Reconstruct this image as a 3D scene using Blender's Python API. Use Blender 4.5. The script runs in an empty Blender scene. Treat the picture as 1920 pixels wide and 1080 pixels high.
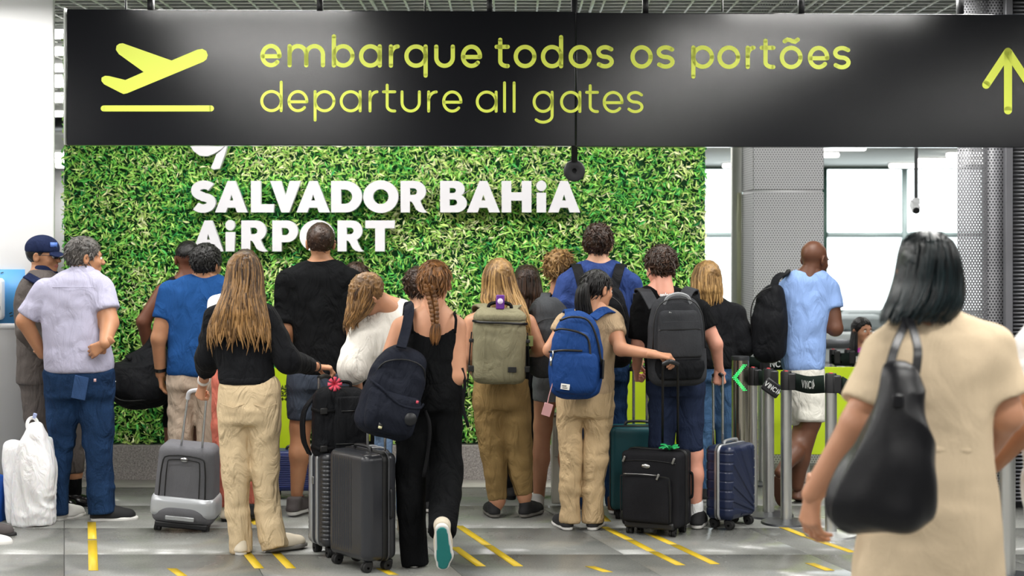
import bpy, math, random
import numpy as np
from mathutils import Vector, Matrix
# ---------------------------------------------------------------- camera, world, exposure
FPX, HZ, CX, CAMH = 3000.0, 445.0, 960.0, 1.70      # focal length in px, horizon row, centre column, eye height
S = bpy.context.scene
COL = S.collection
cam_d = bpy.data.cameras.new('camera'); cam = bpy.data.objects.new('camera', cam_d); COL.objects.link(cam)
cam_d.sensor_width = 36.0; cam_d.lens = 36.0*FPX/1920.0
cam_d.shift_y = -(540.0-HZ)/1920.0
cam.location = (0, 0, CAMH); cam.rotation_euler = (math.pi/2, 0, 0)
cam_d.dof.use_dof = True; cam_d.dof.focus_distance = 8.9; cam_d.dof.aperture_fstop = 2.6
cam_d.clip_end = 200
S.camera = cam
S.view_settings.view_transform = 'Standard'; S.view_settings.look = 'None'
S.view_settings.gamma = 1.0; S.view_settings.use_curve_mapping = False
S.view_settings.exposure = 0.0
wd = bpy.data.worlds.new('world'); S.world = wd; wd.use_nodes = True
wd.node_tree.nodes['Background'].inputs[0].default_value = (0.93, 0.97, 1.0, 1)
wd.node_tree.nodes['Background'].inputs[1].default_value = 3.2
LAMP_W = 50.0                                         # watts per ceiling luminaire

def Wp(px, py, Y):
    return np.array([(px-CX)*Y/FPX, Y, CAMH-(py-HZ)*Y/FPX])
def floorD(py): return CAMH*FPX/(py-HZ)
rng = np.random.default_rng(7)
random.seed(7)
# ---------------------------------------------------------------- materials
def lin(h):
    if isinstance(h, str):
        h = h.lstrip('#'); c = [int(h[i:i+2], 16)/255 for i in (0, 2, 4)]
    else: c = h
    return tuple((x/12.92 if x <= 0.04045 else ((x+0.055)/1.055)**2.4) for x in c)
_M = {}
def new_mat(name):
    m = bpy.data.materials.new(name); m.use_nodes = True
    nt = m.node_tree; b = nt.nodes['Principled BSDF']
    return m, nt, b
def N(nt, t, **kw):
    n = nt.nodes.new(t)
    for k, v in kw.items():
        if k.startswith('i_'): n.inputs[int(k[2:])].default_value = v
        else: setattr(n, k, v)
    return n
def ramp(nt, stops):
    r = nt.nodes.new('ShaderNodeValToRGB'); e = r.color_ramp.elements
    while len(e) < len(stops): e.new(0.5)
    for q, (p, c) in zip(e, stops): q.position = p; q.color = (*lin(c), 1)
    return r
def plain(name, col, rough=0.5, metal=0.0, spec=0.5, bump=0, bscale=200, emit=None, estr=1, coat=0):
    if name in _M: return _M[name]
    m, nt, b = new_mat(name)
    b.inputs['Base Color'].default_value = (*lin(col), 1); b.inputs['Roughness'].default_value = rough
    b.inputs['Metallic'].default_value = metal; b.inputs['Specular IOR Level'].default_value = spec
    if coat: b.inputs['Coat Weight'].default_value = coat
    if emit: b.inputs['Emission Color'].default_value = (*lin(emit), 1); b.inputs['Emission Strength'].default_value = estr
    if bump:
        tc = N(nt, 'ShaderNodeTexCoord'); no = N(nt, 'ShaderNodeTexNoise'); no.inputs['Scale'].default_value = bscale; no.inputs['Detail'].default_value = 3
        bp = N(nt, 'ShaderNodeBump'); bp.inputs['Strength'].default_value = bump; bp.inputs['Distance'].default_value = 0.003
        nt.links.new(tc.outputs['Object'], no.inputs['Vector']); nt.links.new(no.outputs[0], bp.inputs['Height']); nt.links.new(bp.outputs[0], b.inputs['Normal'])
    _M[name] = m; return m
def fabric(name, col, var=0.18, rough=0.85, fold=0.5, weave=0.25, stretch=(1, 1, .45), fscale=9, sheen=0.0, fade=None):
    """cloth: soft wrinkles + weave relief, slight mottled dye"""
    if name in _M: return _M[name]
    m, nt, b = new_mat(name); L = nt.links.new
    tc = N(nt, 'ShaderNodeTexCoord'); mp = N(nt, 'ShaderNodeMapping'); mp.inputs['Scale'].default_value = stretch
    L(tc.outputs['Object'], mp.inputs['Vector'])
    n1 = N(nt, 'ShaderNodeTexNoise'); n1.inputs['Scale'].default_value = fscale; n1.inputs['Detail'].default_value = 4; n1.inputs['Distortion'].default_value = 1.2
    n2 = N(nt, 'ShaderNodeTexNoise'); n2.inputs['Scale'].default_value = 420; n2.inputs['Detail'].default_value = 1
    n3 = N(nt, 'ShaderNodeTexNoise'); n3.inputs['Scale'].default_value = 5; n3.inputs['Detail'].default_value = 5
    L(mp.outputs[0], n1.inputs['Vector']); L(tc.outputs['Object'], n2.inputs['Vector']); L(tc.outputs['Object'], n3.inputs['Vector'])
    c = np.array(lin(col)); c2 = np.array(lin(fade)) if fade else np.minimum(c*(1+var)+0.004, 1)
    mx = N(nt, 'ShaderNodeMix', data_type='RGBA')
    mx.inputs[6].default_value = (*(c*(1-var)), 1); mx.inputs[7].default_value = (*c2, 1)
    ad = N(nt, 'ShaderNodeMath', operation='ADD'); ml = N(nt, 'ShaderNodeMath', operation='MULTIPLY_ADD')
    L(n3.outputs[0], ad.inputs[0]); L(n2.outputs[0], ad.inputs[1]); L(ad.outputs[0], ml.inputs[0]); ml.inputs[1].default_value = 1.6; ml.inputs[2].default_value = -1.1
    L(ml.outputs[0], mx.inputs[0]); L(mx.outputs[2], b.inputs['Base Color'])
    b1 = N(nt, 'ShaderNodeBump'); b1.inputs['Strength'].default_value = min(1, fold*1.5); b1.inputs['Distance'].default_value = 0.05
    b2 = N(nt, 'ShaderNodeBump'); b2.inputs['Strength'].default_value = weave; b2.inputs['Distance'].default_value = 0.002
    L(n1.outputs[0], b1.inputs['Height']); L(n2.outputs[0], b2.inputs['Height']); L(b1.outputs[0], b2.inputs['Normal']); L(b2.outputs[0], b.inputs['Normal'])
    b.inputs['Roughness'].default_value = rough; b.inputs['Specular IOR Level'].default_value = 0.08
    b.inputs['Sheen Weight'].default_value = sheen
    _M[name] = m; return m
def skin(name, col):
    if name in _M: return _M[name]
    m, nt, b = new_mat(name); L = nt.links.new
    tc = N(nt, 'ShaderNodeTexCoord'); n = N(nt, 'ShaderNodeTexNoise'); n.inputs['Scale'].default_value = 14; n.inputs['Detail'].default_value = 5
    L(tc.outputs['Object'], n.inputs['Vector']); c = np.array(lin(col))
    mx = N(nt, 'ShaderNodeMix', data_type='RGBA'); mx.inputs[6].default_value = (*(c*np.array([.86, .8, .78])), 1); mx.inputs[7].default_value = (*np.minimum(c*np.array([1.1, 1.12, 1.12]), 1), 1)
    L(n.outputs[0], mx.inputs[0]); L(mx.outputs[2], b.inputs['Base Color'])
    b.inputs['Roughness'].default_value = 0.48; b.inputs['Specular IOR Level'].default_value = 0.4
    b.inputs['Subsurface Weight'].default_value = 0.08; b.inputs['Subsurface Radius'].default_value = (.012, .005, .003); b.inputs['Subsurface Scale'].default_value = 0.5
    _M[name] = m; return m
def hairmat(name, dark, light, rough=0.38):
    if name in _M: return _M[name]
    m, nt, b = new_mat(name); L = nt.links.new
    at = N(nt, 'ShaderNodeAttribute', attribute_name='rnd'); r = ramp(nt, [(0, dark), (1, light)])
    tc = N(nt, 'ShaderNodeTexCoord'); mp = N(nt, 'ShaderNodeMapping'); mp.inputs['Scale'].default_value = (1, 1, .06)
    n = N(nt, 'ShaderNodeTexNoise'); n.inputs['Scale'].default_value = 260; n.inputs['Detail'].default_value = 2
    L(tc.outputs['Object'], mp.inputs['Vector']); L(mp.outputs[0], n.inputs['Vector'])
    a = N(nt, 'ShaderNodeMath', operation='MULTIPLY_ADD'); a.inputs[1].default_value = 0.9; a.inputs[2].default_value = -0.45
    s = N(nt, 'ShaderNodeMath', operation='ADD', use_clamp=True)
    L(n.outputs[0], a.inputs[0]); L(at.outputs['Fac'], s.inputs[0]); L(a.outputs[0], s.inputs[1]); L(s.outputs[0], r.inputs[0]); L(r.outputs[0], b.inputs['Base Color'])
    bp = N(nt, 'ShaderNodeBump'); bp.inputs['Strength'].default_value = 0.5; bp.inputs['Distance'].default_value = 0.003
    L(n.outputs[0], bp.inputs['Height']); L(bp.outputs[0], b.inputs['Normal'])
    b.inputs['Roughness'].default_value = rough; b.inputs['Specular IOR Level'].default_value = 0.35
    _M[name] = m; return m
# ---------------------------------------------------------------- object helpers
def mk(name, V, F, mat, parent=None, smooth=True, mi=None, off=None, attr=None):
    """one mesh object from arrays. F: array (n,3)/(n,4) or list of such arrays. off: world base of the parent."""
    V = np.asarray(V, float)
    if off is not None: V = V-np.asarray(off)
    if isinstance(F, np.ndarray): F = [F]
    F = [np.asarray(f, np.int32) for f in F if len(f)]
    me = bpy.data.meshes.new(name)
    me.vertices.add(len(V)); me.vertices.foreach_set('co', V.astype(np.float32).ravel())
    tot = np.concatenate([np.full(len(f), f.shape[1], np.int32) for f in F]); li = np.concatenate([f.ravel() for f in F])
    me.loops.add(len(li)); me.loops.foreach_set('vertex_index', li)
    me.polygons.add(len(tot)); st = np.zeros(len(tot), np.int32); st[1:] = np.cumsum(tot)[:-1]
    me.polygons.foreach_set('loop_start', st)
    if smooth: me.polygons.foreach_set('use_smooth', np.ones(len(tot), bool))
    for m in (mat if isinstance(mat, (list, tuple)) else [mat]): me.materials.append(m)
    if mi is not None: me.polygons.foreach_set('material_index', np.asarray(mi, np.int32))
    if attr is not None:
        a = me.attributes.new('rnd', 'FLOAT', 'POINT'); a.data.foreach_set('value', np.asarray(attr, np.float32))
    me.update(calc_edges=True); me.validate()
    o = bpy.data.objects.new(name, me); COL.objects.link(o)
    if parent is not None: o.parent = parent
    return o
def thing(name, label, cat, loc=(0, 0, 0), group=None, rz=0):
    o = bpy.data.objects.new(name, None); o.empty_display_size = .1; COL.objects.link(o)
    o.location = loc; o.rotation_euler = (0, 0, rz); o['label'] = label; o['category'] = cat
    if group: o['group'] = group
    return o
def struct(o): o['kind'] = 'structure'; return o
class MB:
    """mesh accumulator"""
    def __init__(s): s.V = []; s.F = {3: [], 4: []}; s.n = 0
    def add(s, V, F):
        V = np.asarray(V, float)
        for f in (F if isinstance(F, list) else [F]):
            f = np.asarray(f, np.int32)
            if len(f): s.F[f.shape[1]].append(f+s.n)
        s.V.append(V); s.n += len(V); return s
    def box(s, c, d, R=None):
        x, y, z = np.asarray(d)/2
        V = np.array([[i*x, j*y, k*z] for i in (-1, 1) for j in (-1, 1) for k in (-1, 1)], float)
        if R is not None: V = V@np.asarray(R).T
        return s.add(V+np.asarray(c), np.array([[0, 1, 3, 2], [4, 6, 7, 5], [0, 4, 5, 1], [2, 3, 7, 6], [0, 2, 6, 4], [1, 5, 7, 3]]))
    def tube(s, P, r, n=8, caps=True, closed=False):
        P = np.asarray(P, float); m = len(P); r = np.full(m, r) if np.isscalar(r) else np.asarray(r)
        T = np.gradient(P, axis=0); T /= np.linalg.norm(T, axis=1)[:, None]+1e-9
        u = np.cross(T[0], [0, 0, 1.]); u = u if np.linalg.norm(u) > .1 else np.cross(T[0], [1., 0, 0]); u /= np.linalg.norm(u)
        rings = []
        for i in range(m):
            u = u-T[i]*(u@T[i]); u /= np.linalg.norm(u); v = np.cross(T[i], u)
            a = np.arange(n)*2*math.pi/n
            rings.append(P[i]+r[i]*(np.cos(a)[:, None]*u+np.sin(a)[:, None]*v))
        V = np.concatenate(rings); F = []
        for i in range(m if closed else m-1):
            j = (i+1) % m
            for k in range(n): F.append([i*n+k, i*n+(k+1) % n, j*n+(k+1) % n, j*n+k])
        fl = [np.array(F)]
        if caps and not closed:
            V = np.vstack([V, P[0], P[-1]]); t = []
            for k in range(n):
                t.append([m*n, (k+1) % n, k]); t.append([m*n+1, (m-1)*n+k, (m-1)*n+(k+1) % n])
            fl.append(np.array(t))
        return s.add(V, fl)
    def cyl(s, a, b, r, n=16, r2=None):
        return s.tube([a, b], [r, r if r2 is None else r2], n)
    def lathe(s, prof, c=(0, 0, 0), n=24, R=None):
        """prof [(r,z)] around z"""
        prof = np.asarray(prof, float); a = np.arange(n)*2*math.pi/n; m = len(prof)
        V = np.array([[r*math.cos(t), r*math.sin(t), z] for r, z in prof for t in a])
        if R is not None: V = V@np.asarray(R).T
        F = [[i*n+k, i*n+(k+1) % n, (i+1)*n+(k+1) % n, (i+1)*n+k] for i in range(m-1) for k in range(n)]
        return s.add(V+np.asarray(c), np.array(F))
    def ribbon(s, P, w, t, up):
        """flat strap along P: width w along `side` = T x up, thickness t along up"""
        P = np.asarray(P, float); m = len(P); T = np.gradient(P, axis=0); T /= np.linalg.norm(T, axis=1)[:, None]
        up = np.asarray(up, float); up = np.tile(up, (m, 1)) if up.ndim == 1 else up
        sd = np.cross(T, up); sd /= np.linalg.norm(sd, axis=1)[:, None]; un = np.cross(sd, T)
        w = (np.full(m, w) if np.isscalar(w) else np.asarray(w))[:, None]
        V = np.stack([P-sd*w/2-un*t/2, P+sd*w/2-un*t/2, P+sd*w/2+un*t/2, P-sd*w/2+un*t/2], 1).reshape(-1, 3)
        F = [[i*4+k, i*4+(k+1) % 4, i*4+4+(k+1) % 4, i*4+4+k] for i in range(m-1) for k in range(4)]
        F += [[3, 2, 1, 0], [m*4-4, m*4-3, m*4-2, m*4-1]]
        return s.add(V, np.array(F))
    def xf(s, R=None, t=None):
        for i, v in enumerate(s.V):
            if R is not None: v = v@np.asarray(R).T
            s.V[i] = v if t is None else v+np.asarray(t)
        return s
    def build(s, name, mat, parent=None, smooth=False, off=None, bevel=0, seg=2):
        o = mk(name, np.concatenate(s.V), [np.concatenate(f) for f in s.F.values() if f], mat, parent, smooth, off=off)
        if bevel:
            b = o.modifiers.new('bevel', 'BEVEL'); b.width = bevel; b.segments = seg; b.limit_method = 'ANGLE'; b.angle_limit = .6
            me = o.data; me.polygons.foreach_set('use_smooth', np.ones(len(me.polygons), bool)); b.harden_normals = False
            try: me.set_sharp_from_angle(angle=.7)
            except Exception: pass
        elif smooth:
            try: o.data.set_sharp_from_angle(angle=.9)
            except Exception: pass
        return o
def rotz(a): c, s_ = math.cos(a), math.sin(a); return np.array([[c, -s_, 0], [s_, c, 0], [0, 0, 1]])
def rotx(a): c, s_ = math.cos(a), math.sin(a); return np.array([[1, 0, 0], [0, c, -s_], [0, s_, c]])
def roty(a): c, s_ = math.cos(a), math.sin(a); return np.array([[c, 0, s_], [0, 1, 0], [-s_, 0, c]])
def curve_pts(P, n=24):
    """Catmull-Rom through points"""
    P = np.asarray(P, float); Q = np.vstack([2*P[0]-P[1], P, 2*P[-1]-P[-2]]); out = []
    k = max(2, n//(len(P)-1))
    for i in range(1, len(Q)-2):
        for t in np.linspace(0, 1, k, endpoint=False):
            a, b, c, d = Q[i-1], Q[i], Q[i+1], Q[i+2]
            out.append(.5*((2*b)+(-a+c)*t+(2*a-5*b+4*c-d)*t*t+(-a+3*b-3*c+d)*t**3))
    out.append(P[-1]); return np.array(out)
# ---------------------------------------------------------------- implicit surfaces (organic shapes)
def vnoise(P):
    P = np.asarray(P); i = np.floor(P).astype(np.int64); f = P-i; f = f*f*(3-2*f)
    def h(a):
        n = (a[:, 0]*374761393+a[:, 1]*668265263+a[:, 2]*2147483647) & 0xffffffff
        n = ((n ^ (n >> 13))*1274126177) & 0xffffffff
        return ((n ^ (n >> 16)) & 0xffff)/32767.5-1
    r = 0
    for dx in (0, 1):
        for dy in (0, 1):
            for dz in (0, 1):
                w = (f[:, 0] if dx else 1-f[:, 0])*(f[:, 1] if dy else 1-f[:, 1])*(f[:, 2] if dz else 1-f[:, 2])
                r = r+w*h(i+np.array([dx, dy, dz]))
    return r
class Field:
    def __init__(s, lo, hi, h):
        s.lo = np.asarray(lo, float)-3*h; s.h = h
        n = np.ceil((np.asarray(hi, float)+3*h-s.lo)/h).astype(int)+1
        s.ax = [s.lo[i]+h*np.arange(n[i]) for i in range(3)]; s.f = np.full(n, 1.0, np.float32)
    def sub(s, lo, hi, m):
        sl = []
        for i in range(3):
            a = int(np.clip(np.floor((lo[i]-m-s.lo[i])/s.h), 0, s.f.shape[i])); b = int(np.clip(np.ceil((hi[i]+m-s.lo[i])/s.h)+1, 0, s.f.shape[i]))
            if b <= a: return None, None
            sl.append(slice(a, b))
        g = [s.ax[0][sl[0]][:, None, None], s.ax[1][sl[1]][None, :, None], s.ax[2][sl[2]][None, None, :]]
        return tuple(sl), g
    def op(s, sl, d, k, mode):
        a = s.f[sl]
        if mode == 's': d = -d
        if mode == 'u':
            if k > 0: e = np.maximum(k-np.abs(a-d), 0)/k; s.f[sl] = np.minimum(a, d)-e*e*k*.25
            else: s.f[sl] = np.minimum(a, d)
        else:
            if k > 0: e = np.maximum(k-np.abs(a-d), 0)/k; s.f[sl] = np.maximum(a, d)+e*e*k*.25
            else: s.f[sl] = np.maximum(a, d)
        return s
    def cone(s, a, b, ra, rb, k=0., flat=None, cut=False, cut0=False, mode='u'):
        a = np.asarray(a, float); b = np.asarray(b, float); R = max(ra, rb)*(max(1, flat[1]) if flat is not None else 1)
        sl, g = s.sub(np.minimum(a, b)-R, np.maximum(a, b)+R, k+2*s.h)
        if sl is None: return s
        p = [g[i]-a[i] for i in range(3)]; ba = b-a
        if flat is not None:
            n, q = np.asarray(flat[0], float), flat[1]; n = n/np.linalg.norm(n)
            dn = (p[0]*n[0]+p[1]*n[1]+p[2]*n[2])*(1/q-1); p2 = [p[i]+dn*n[i] for i in range(3)]; ba2 = ba+(ba@n)*(1/q-1)*n
        else: p2, ba2 = p, ba
        t = np.clip((p2[0]*ba2[0]+p2[1]*ba2[1]+p2[2]*ba2[2])/max(ba2@ba2, 1e-9), 0, 1)
        d = np.sqrt((p2[0]-t*ba2[0])**2+(p2[1]-t*ba2[1])**2+(p2[2]-t*ba2[2])**2)-(ra+t*(rb-ra))
        if flat is not None and flat[1] < 1: d = d*(.5+.5*flat[1])
        if cut or cut0:
            u = ba/np.linalg.norm(ba); al = p[0]*u[0]+p[1]*u[1]+p[2]*u[2]
            if cut: d = np.maximum(d, al-np.linalg.norm(ba))
            if cut0: d = np.maximum(d, -al)
        return s.op(sl, d, k, mode)
    def ell(s, c, r, k=0., R=None, mode='u'):
        c = np.asarray(c, float); r = np.asarray(r, float); m = r.max() if R is not None else r
        sl, g = s.sub(c-m, c+m, k+2*s.h)
        if sl is None: return s
        p = [g[i]-c[i] for i in range(3)]
        if R is not None: R = np.asarray(R); p = [p[0]*R[0, i]+p[1]*R[1, i]+p[2]*R[2, i] for i in range(3)]
        k0 = np.sqrt((p[0]/r[0])**2+(p[1]/r[1])**2+(p[2]/r[2])**2); k1 = np.sqrt((p[0]/r[0]**2)**2+(p[1]/r[1]**2)**2+(p[2]/r[2]**2)**2)+1e-6
        return s.op(sl, k0*(k0-1)/k1, k, mode)
    def loft(s, rows, k=0., p=2.2, grow=0., mode='u', rnd=0.):
        """rows: array (n,5) z,cx,cy,a,b ascending z"""
        rows = np.asarray(rows); z, cx, cy, a, b = rows.T; a = np.maximum(a+grow, .008); b = np.maximum(b+grow, .008)
        lo = np.array([(cx-a).min(), (cy-b).min(), z[0]]); hi = np.array([(cx+a).max(), (cy+b).max(), z[-1]])
        sl, g = s.sub(lo, hi, k+2*s.h)
        if sl is None: return s
        zz = g[2].ravel(); I = lambda q: np.interp(zz, z, q)[None, None, :]
        A, B = I(a), I(b); x = np.abs(g[0]-I(cx))/A; y = np.abs(g[1]-I(cy))/B
        r = (x**p+y**p)**(1/p)+1e-6
        gr = np.sqrt((x**(p-1)/A)**2+(y**(p-1)/B)**2)/r**(p-1)+1e-6
        d = (r-1)/gr; d = np.clip(d, -.2, 1); cap = np.maximum(z[0]-g[2], g[2]-z[-1])
        if rnd > 0:
            e = np.maximum(rnd-np.abs(d-cap), 0)/rnd; d = np.maximum(d, cap)+e*e*rnd*.25
        else: d = np.maximum(d, cap)
        return s.op(sl, d, k, mode)
    def cutf(s, fn, k=0.):
        d = fn(s.ax[0][:, None, None], s.ax[1][None, :, None], s.ax[2][None, None, :])
        return s.op((slice(None),)*3, np.broadcast_to(d, s.f.shape), k, 'i')
    def mesh(s):
        f = s.f; f[0] = f[-1] = 1; f[:, 0] = f[:, -1] = 1; f[:, :, 0] = f[:, :, -1] = 1
        sg = f < 0; n = np.array(f.shape)
        cnt = sum(sg[i:n[0]-1+i, j:n[1]-1+j, k:n[2]-1+k].astype(np.int8) for i in (0, 1) for j in (0, 1) for k in (0, 1))
        C = np.argwhere((cnt > 0) & (cnt < 8)); 
        if not len(C): return np.zeros((0, 3)), np.zeros((0, 4), int)
        idx = np.full(n-1, -1, np.int32); idx[C[:, 0], C[:, 1], C[:, 2]] = np.arange(len(C))
        acc = np.zeros((len(C), 3)); num = np.zeros(len(C))
        co = {}
        for o in [(i, j, k) for i in (0, 1) for j in (0, 1) for k in (0, 1)]: co[o] = f[C[:, 0]+o[0], C[:, 1]+o[1], C[:, 2]+o[2]]
        for axis in range(3):
            for o in co:
                if o[axis]: continue
                o2 = list(o); o2[axis] = 1; v0, v1 = co[o], co[tuple(o2)]; x = (v0 < 0) != (v1 < 0)
                t = np.where(x, v0/np.where(v0 == v1, 1, v0-v1), 0)
                P = np.tile(np.array(o, float), (len(C), 1)); P[:, axis] = t
                acc[x] += P[x]; num[x] += 1
        V = s.lo+s.h*(C+acc/num[:, None]); Fs = []
        for axis in range(3):
            a0 = [slice(1, -1)]*3; a1 = [slice(1, -1)]*3; a0[axis] = slice(0, -1); a1[axis] = slice(1, None)
            s0, s1 = sg[tuple(a0)], sg[tuple(a1)]; E = np.argwhere(s0 != s1); pos = s0[s0 != s1]
            E = E+1; E[:, axis] -= 1
            u, v = [(1, 2), (2, 0), (0, 1)][axis]; q = []
            for du, dv in ((-1, -1), (0, -1), (0, 0), (-1, 0)):
                c = E.copy(); c[:, u] += du; c[:, v] += dv; q.append(idx[c[:, 0], c[:, 1], c[:, 2]])
            q = np.stack(q, 1); q[~pos] = q[~pos][:, ::-1]; Fs.append(q)
        F = np.concatenate(Fs); return V, F[(F >= 0).all(1)]
def vnormals(V, F):
    n = np.cross(V[F[:, 2]]-V[F[:, 0]], V[F[:, 3]]-V[F[:, 1]]); N_ = np.zeros_like(V)
    for i in range(4): np.add.at(N_, F[:, i], n)
    return N_/(np.linalg.norm(N_, axis=1)[:, None]+1e-12)
def relax(V, F, it=2, lam=.5):
    for _ in range(it):
        A = np.zeros_like(V); c = np.zeros(len(V))
        for i in range(4):
            for j in (1, 3): np.add.at(A, F[:, i], V[F[:, (i+j) % 4]]); np.add.at(c, F[:, i], 1)
        V = V*(1-lam)+lam*A/c[:, None]
    return V
def rumple(V, F, amp, freq, seed=0., ridge=False):
    """cloth folds: displace along normals with stretched noise (freq per axis)"""
    n = vnormals(V, F); P = V*np.asarray(freq)+seed
    w = vnoise(P*.5+3.1)[:, None]*.9; d = vnoise(P+w)+.5*vnoise(P*2.1+w+7)
    if ridge: d = 1.1-2.6*np.abs(vnoise(P+w*1.6))+.35*d
    return V+n*(amp*d)[:, None]
def srows(rows, n=44, it=2):
    r = np.asarray(sorted(rows, key=lambda q: q[0]), float)
    z = np.linspace(r[0, 0], r[-1, 0], n); out = np.stack([z]+[np.interp(z, r[:, 0], r[:, i]) for i in range(1, 5)], 1)
    for _ in range(it):
        q = np.vstack([out[:1], out[:1], out, out[-1:], out[-1:]]); q = (q[:-4]+q[1:-3]+q[2:-2]+q[3:-1]+q[4:])/5; out[1:-1, 1:] = q[1:-1, 1:]
    return out
# ================================================================ the hall
CEIL = 3.30
m_white = plain('white_paint', '#eeeeef', .55)
m_slab = plain('ceiling_void', '#5d615e', .8)
m_grid = plain('white_metal_grid', '#e4e8e2', .45)
m_steel = plain('brushed_steel', '#dcdcda', .34, 1.0)
m_dsteel = plain('dark_steel', '#55575a', .4, .8)
m_black = plain('black_plastic', '#17171a', .45)
m_rubber = plain('black_rubber', '#131314', .75)
m_wplastic = plain('white_plastic', '#eceef0', .35)
m_dark_green = plain('window_frame_paint', '#2c4a40', .5)
m_gframe = plain('grey_window_frame', '#9fb0b0', .5)
m_glow = plain('lamp_diffuser', '#ffffff', .5, emit='#fffdf6', estr=7.0)

# floor: polished granite tiles, joints recessed
def floor_mat():
    m, nt, b = new_mat('polished_granite'); L = nt.links.new
    tc = N(nt, 'ShaderNodeTexCoord'); gm = N(nt, 'ShaderNodeNewGeometry'); oi = N(nt, 'ShaderNodeObjectInfo')
    n = N(nt, 'ShaderNodeTexNoise'); n.inputs['Scale'].default_value = 90; n.inputs['Detail'].default_value = 6; n.inputs['Roughness'].default_value = .75
    v = N(nt, 'ShaderNodeTexNoise'); v.inputs['Scale'].default_value = 2.3; v.inputs['Detail'].default_value = 4
    L(gm.outputs['Position'], n.inputs['Vector']); L(gm.outputs['Position'], v.inputs['Vector'])
    a = N(nt, 'ShaderNodeMath', operation='ADD'); L(n.outputs[0], a.inputs[0]); L(v.outputs[0], a.inputs[1])
    a2 = N(nt, 'ShaderNodeMath', operation='MULTIPLY_ADD'); L(oi.outputs['Random'], a2.inputs[0]); a2.inputs[1].default_value = .12; L(a.outputs[0], a2.inputs[2])
    r = ramp(nt, [(.55, '#737470'), (1.0, '#888985'), (1.0, '#999a95')]); r.color_ramp.elements[1].position = .8
    h = N(nt, 'ShaderNodeMath', operation='MULTIPLY'); L(a2.outputs[0], h.inputs[0]); h.inputs[1].default_value = .75
    L(h.outputs[0], r.inputs[0]); L(r.outputs[0], b.inputs['Base Color'])
    rr = N(nt, 'ShaderNodeMath', operation='MULTIPLY_ADD'); L(v.outputs[0], rr.inputs[0]); rr.inputs[1].default_value = .1; rr.inputs[2].default_value = .21
    L(rr.outputs[0], b.inputs['Roughness']); b.inputs['Specular IOR Level'].default_value = .55
    return m
m_floor = floor_mat()
floor = struct(MB().box((1.0, 14.0, -.08), (26, 42, .15)).build('floor', plain('floor_grout', '#4b4b49', .8)))
SK, TW, TD = -.28, 1.0, .78                                 # joints run obliquely towards the gates
def tile_mesh():
    g = .0025; V = []
    for z, e in ((-.004, g), (.0, g+.0006)):
        for x, y in ((e, e), (TW-e, e), (TW-e, TD-e), (e, TD-e)): V.append((x+SK*y, y, z))
    return np.array(V), np.array([[4, 5, 6, 7], [0, 1, 5, 4], [1, 2, 6, 5], [2, 3, 7, 6], [3, 0, 4, 7]])
t0 = None
for j in range(-3, 27):
    y = 9.36+TD*(j-7)
    for i in range(-6, 7 if j < 12 else 10):
        if j > 10 and i < -5: continue
        loc = (i*TW+SK*(y-9.36)-.62+(0.5 if False else 0), y, .0)
        if abs(loc[0]) > .36*max(y, 3)+2.2: continue
        if t0 is None: t0 = mk('tile', *tile_mesh(), m_floor, floor, False); o = t0
        else: o = t0.copy(); COL.objects.link(o)
        o.location = loc
# yellow tape marking the queue lanes (flat strips stuck on the floor)
m_tape = plain('yellow_tape', '#d2b222', .45, bump=.2, bscale=60)
def tape(x1, y1, x2, y2, w=.05):
    a = Wp(x1, y1, floorD(y1)); b = Wp(x2, y2, floorD(y2)); a[2] = b[2] = .0008
    d = b-a; u = d/np.linalg.norm(d); s = np.array([w/2*max(1, 1/abs(u[1])*.9), 0, 0]) if abs(u[1]) > .3 else np.array([0, w/2, 0])
    V = [a-s, a+s, b+s, b-s]; V = np.array(V+[v+np.array([0, 0, .0009]) for v in V])
    mk('tape_strip', V, np.array([[4, 5, 6, 7], [0, 1, 5, 4], [1, 2, 6, 5], [2, 3, 7, 6], [3, 0, 4, 7]]), m_tape, floor, False)
for t in ((172, 979, 173, 1011), (173, 1013, 175, 1070), (460, 1034, 486, 1066), (514, 1033, 546, 1066), (860, 986, 913, 1022), (915, 1023, 972, 1062),
          (852, 1026, 902, 1062), (1132, 988, 1180, 1012), (1182, 1013, 1222, 1034), (1225, 1035, 1276, 1060), (1214, 999, 1262, 1021), (1265, 1022, 1341, 1058),
          (1456, 984, 1512, 1006), (1515, 1007, 1600, 1036), (1518, 1056, 1556, 1070), (1106, 1062, 1140, 1073), (322, 1066, 342, 1080), (470, 966, 482, 984),
          (714, 1066, 738, 1078), (1126, 966, 1138, 978)):
    tape(*t)
# ceiling: white open-cell grid panels hung under a grey void
ceil_ = struct(MB().box((1, 14, CEIL+.50), (26, 42, .1)).build('ceiling', m_slab))
struct(MB().box((1, 25.6, 3.065), (26, 9.2, .05)).build('ceiling_far', plain('pale_ceiling', '#f2f7f4', .6)))
def grid_panel():
    b = MB(); n = 10; w = 1.5
    for k in range(n):
        c = (k+.5)*w/n-w/2
        b.box((c, 0, 0), (.014, w, .012)); b.box((0, c, 0), (w, .012, .011))
    b.box((-w/2, 0, .0), (.02, w, .02)); b.box((0, -w/2, .0), (w, .02, .012))
    return b
gp = None
for j in range(7):
    y = 11.0+1.5*j
    for i in range(-4, 9):
        x = i*1.5-.2
        if abs(x) > .36*y+1.6: continue
        if gp is None: gp = grid_panel().build('grid_panel', m_grid, ceil_); o = gp
        else: o = gp.copy(); COL.objects.link(o)
        o.location = (x, y, CEIL)
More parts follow.
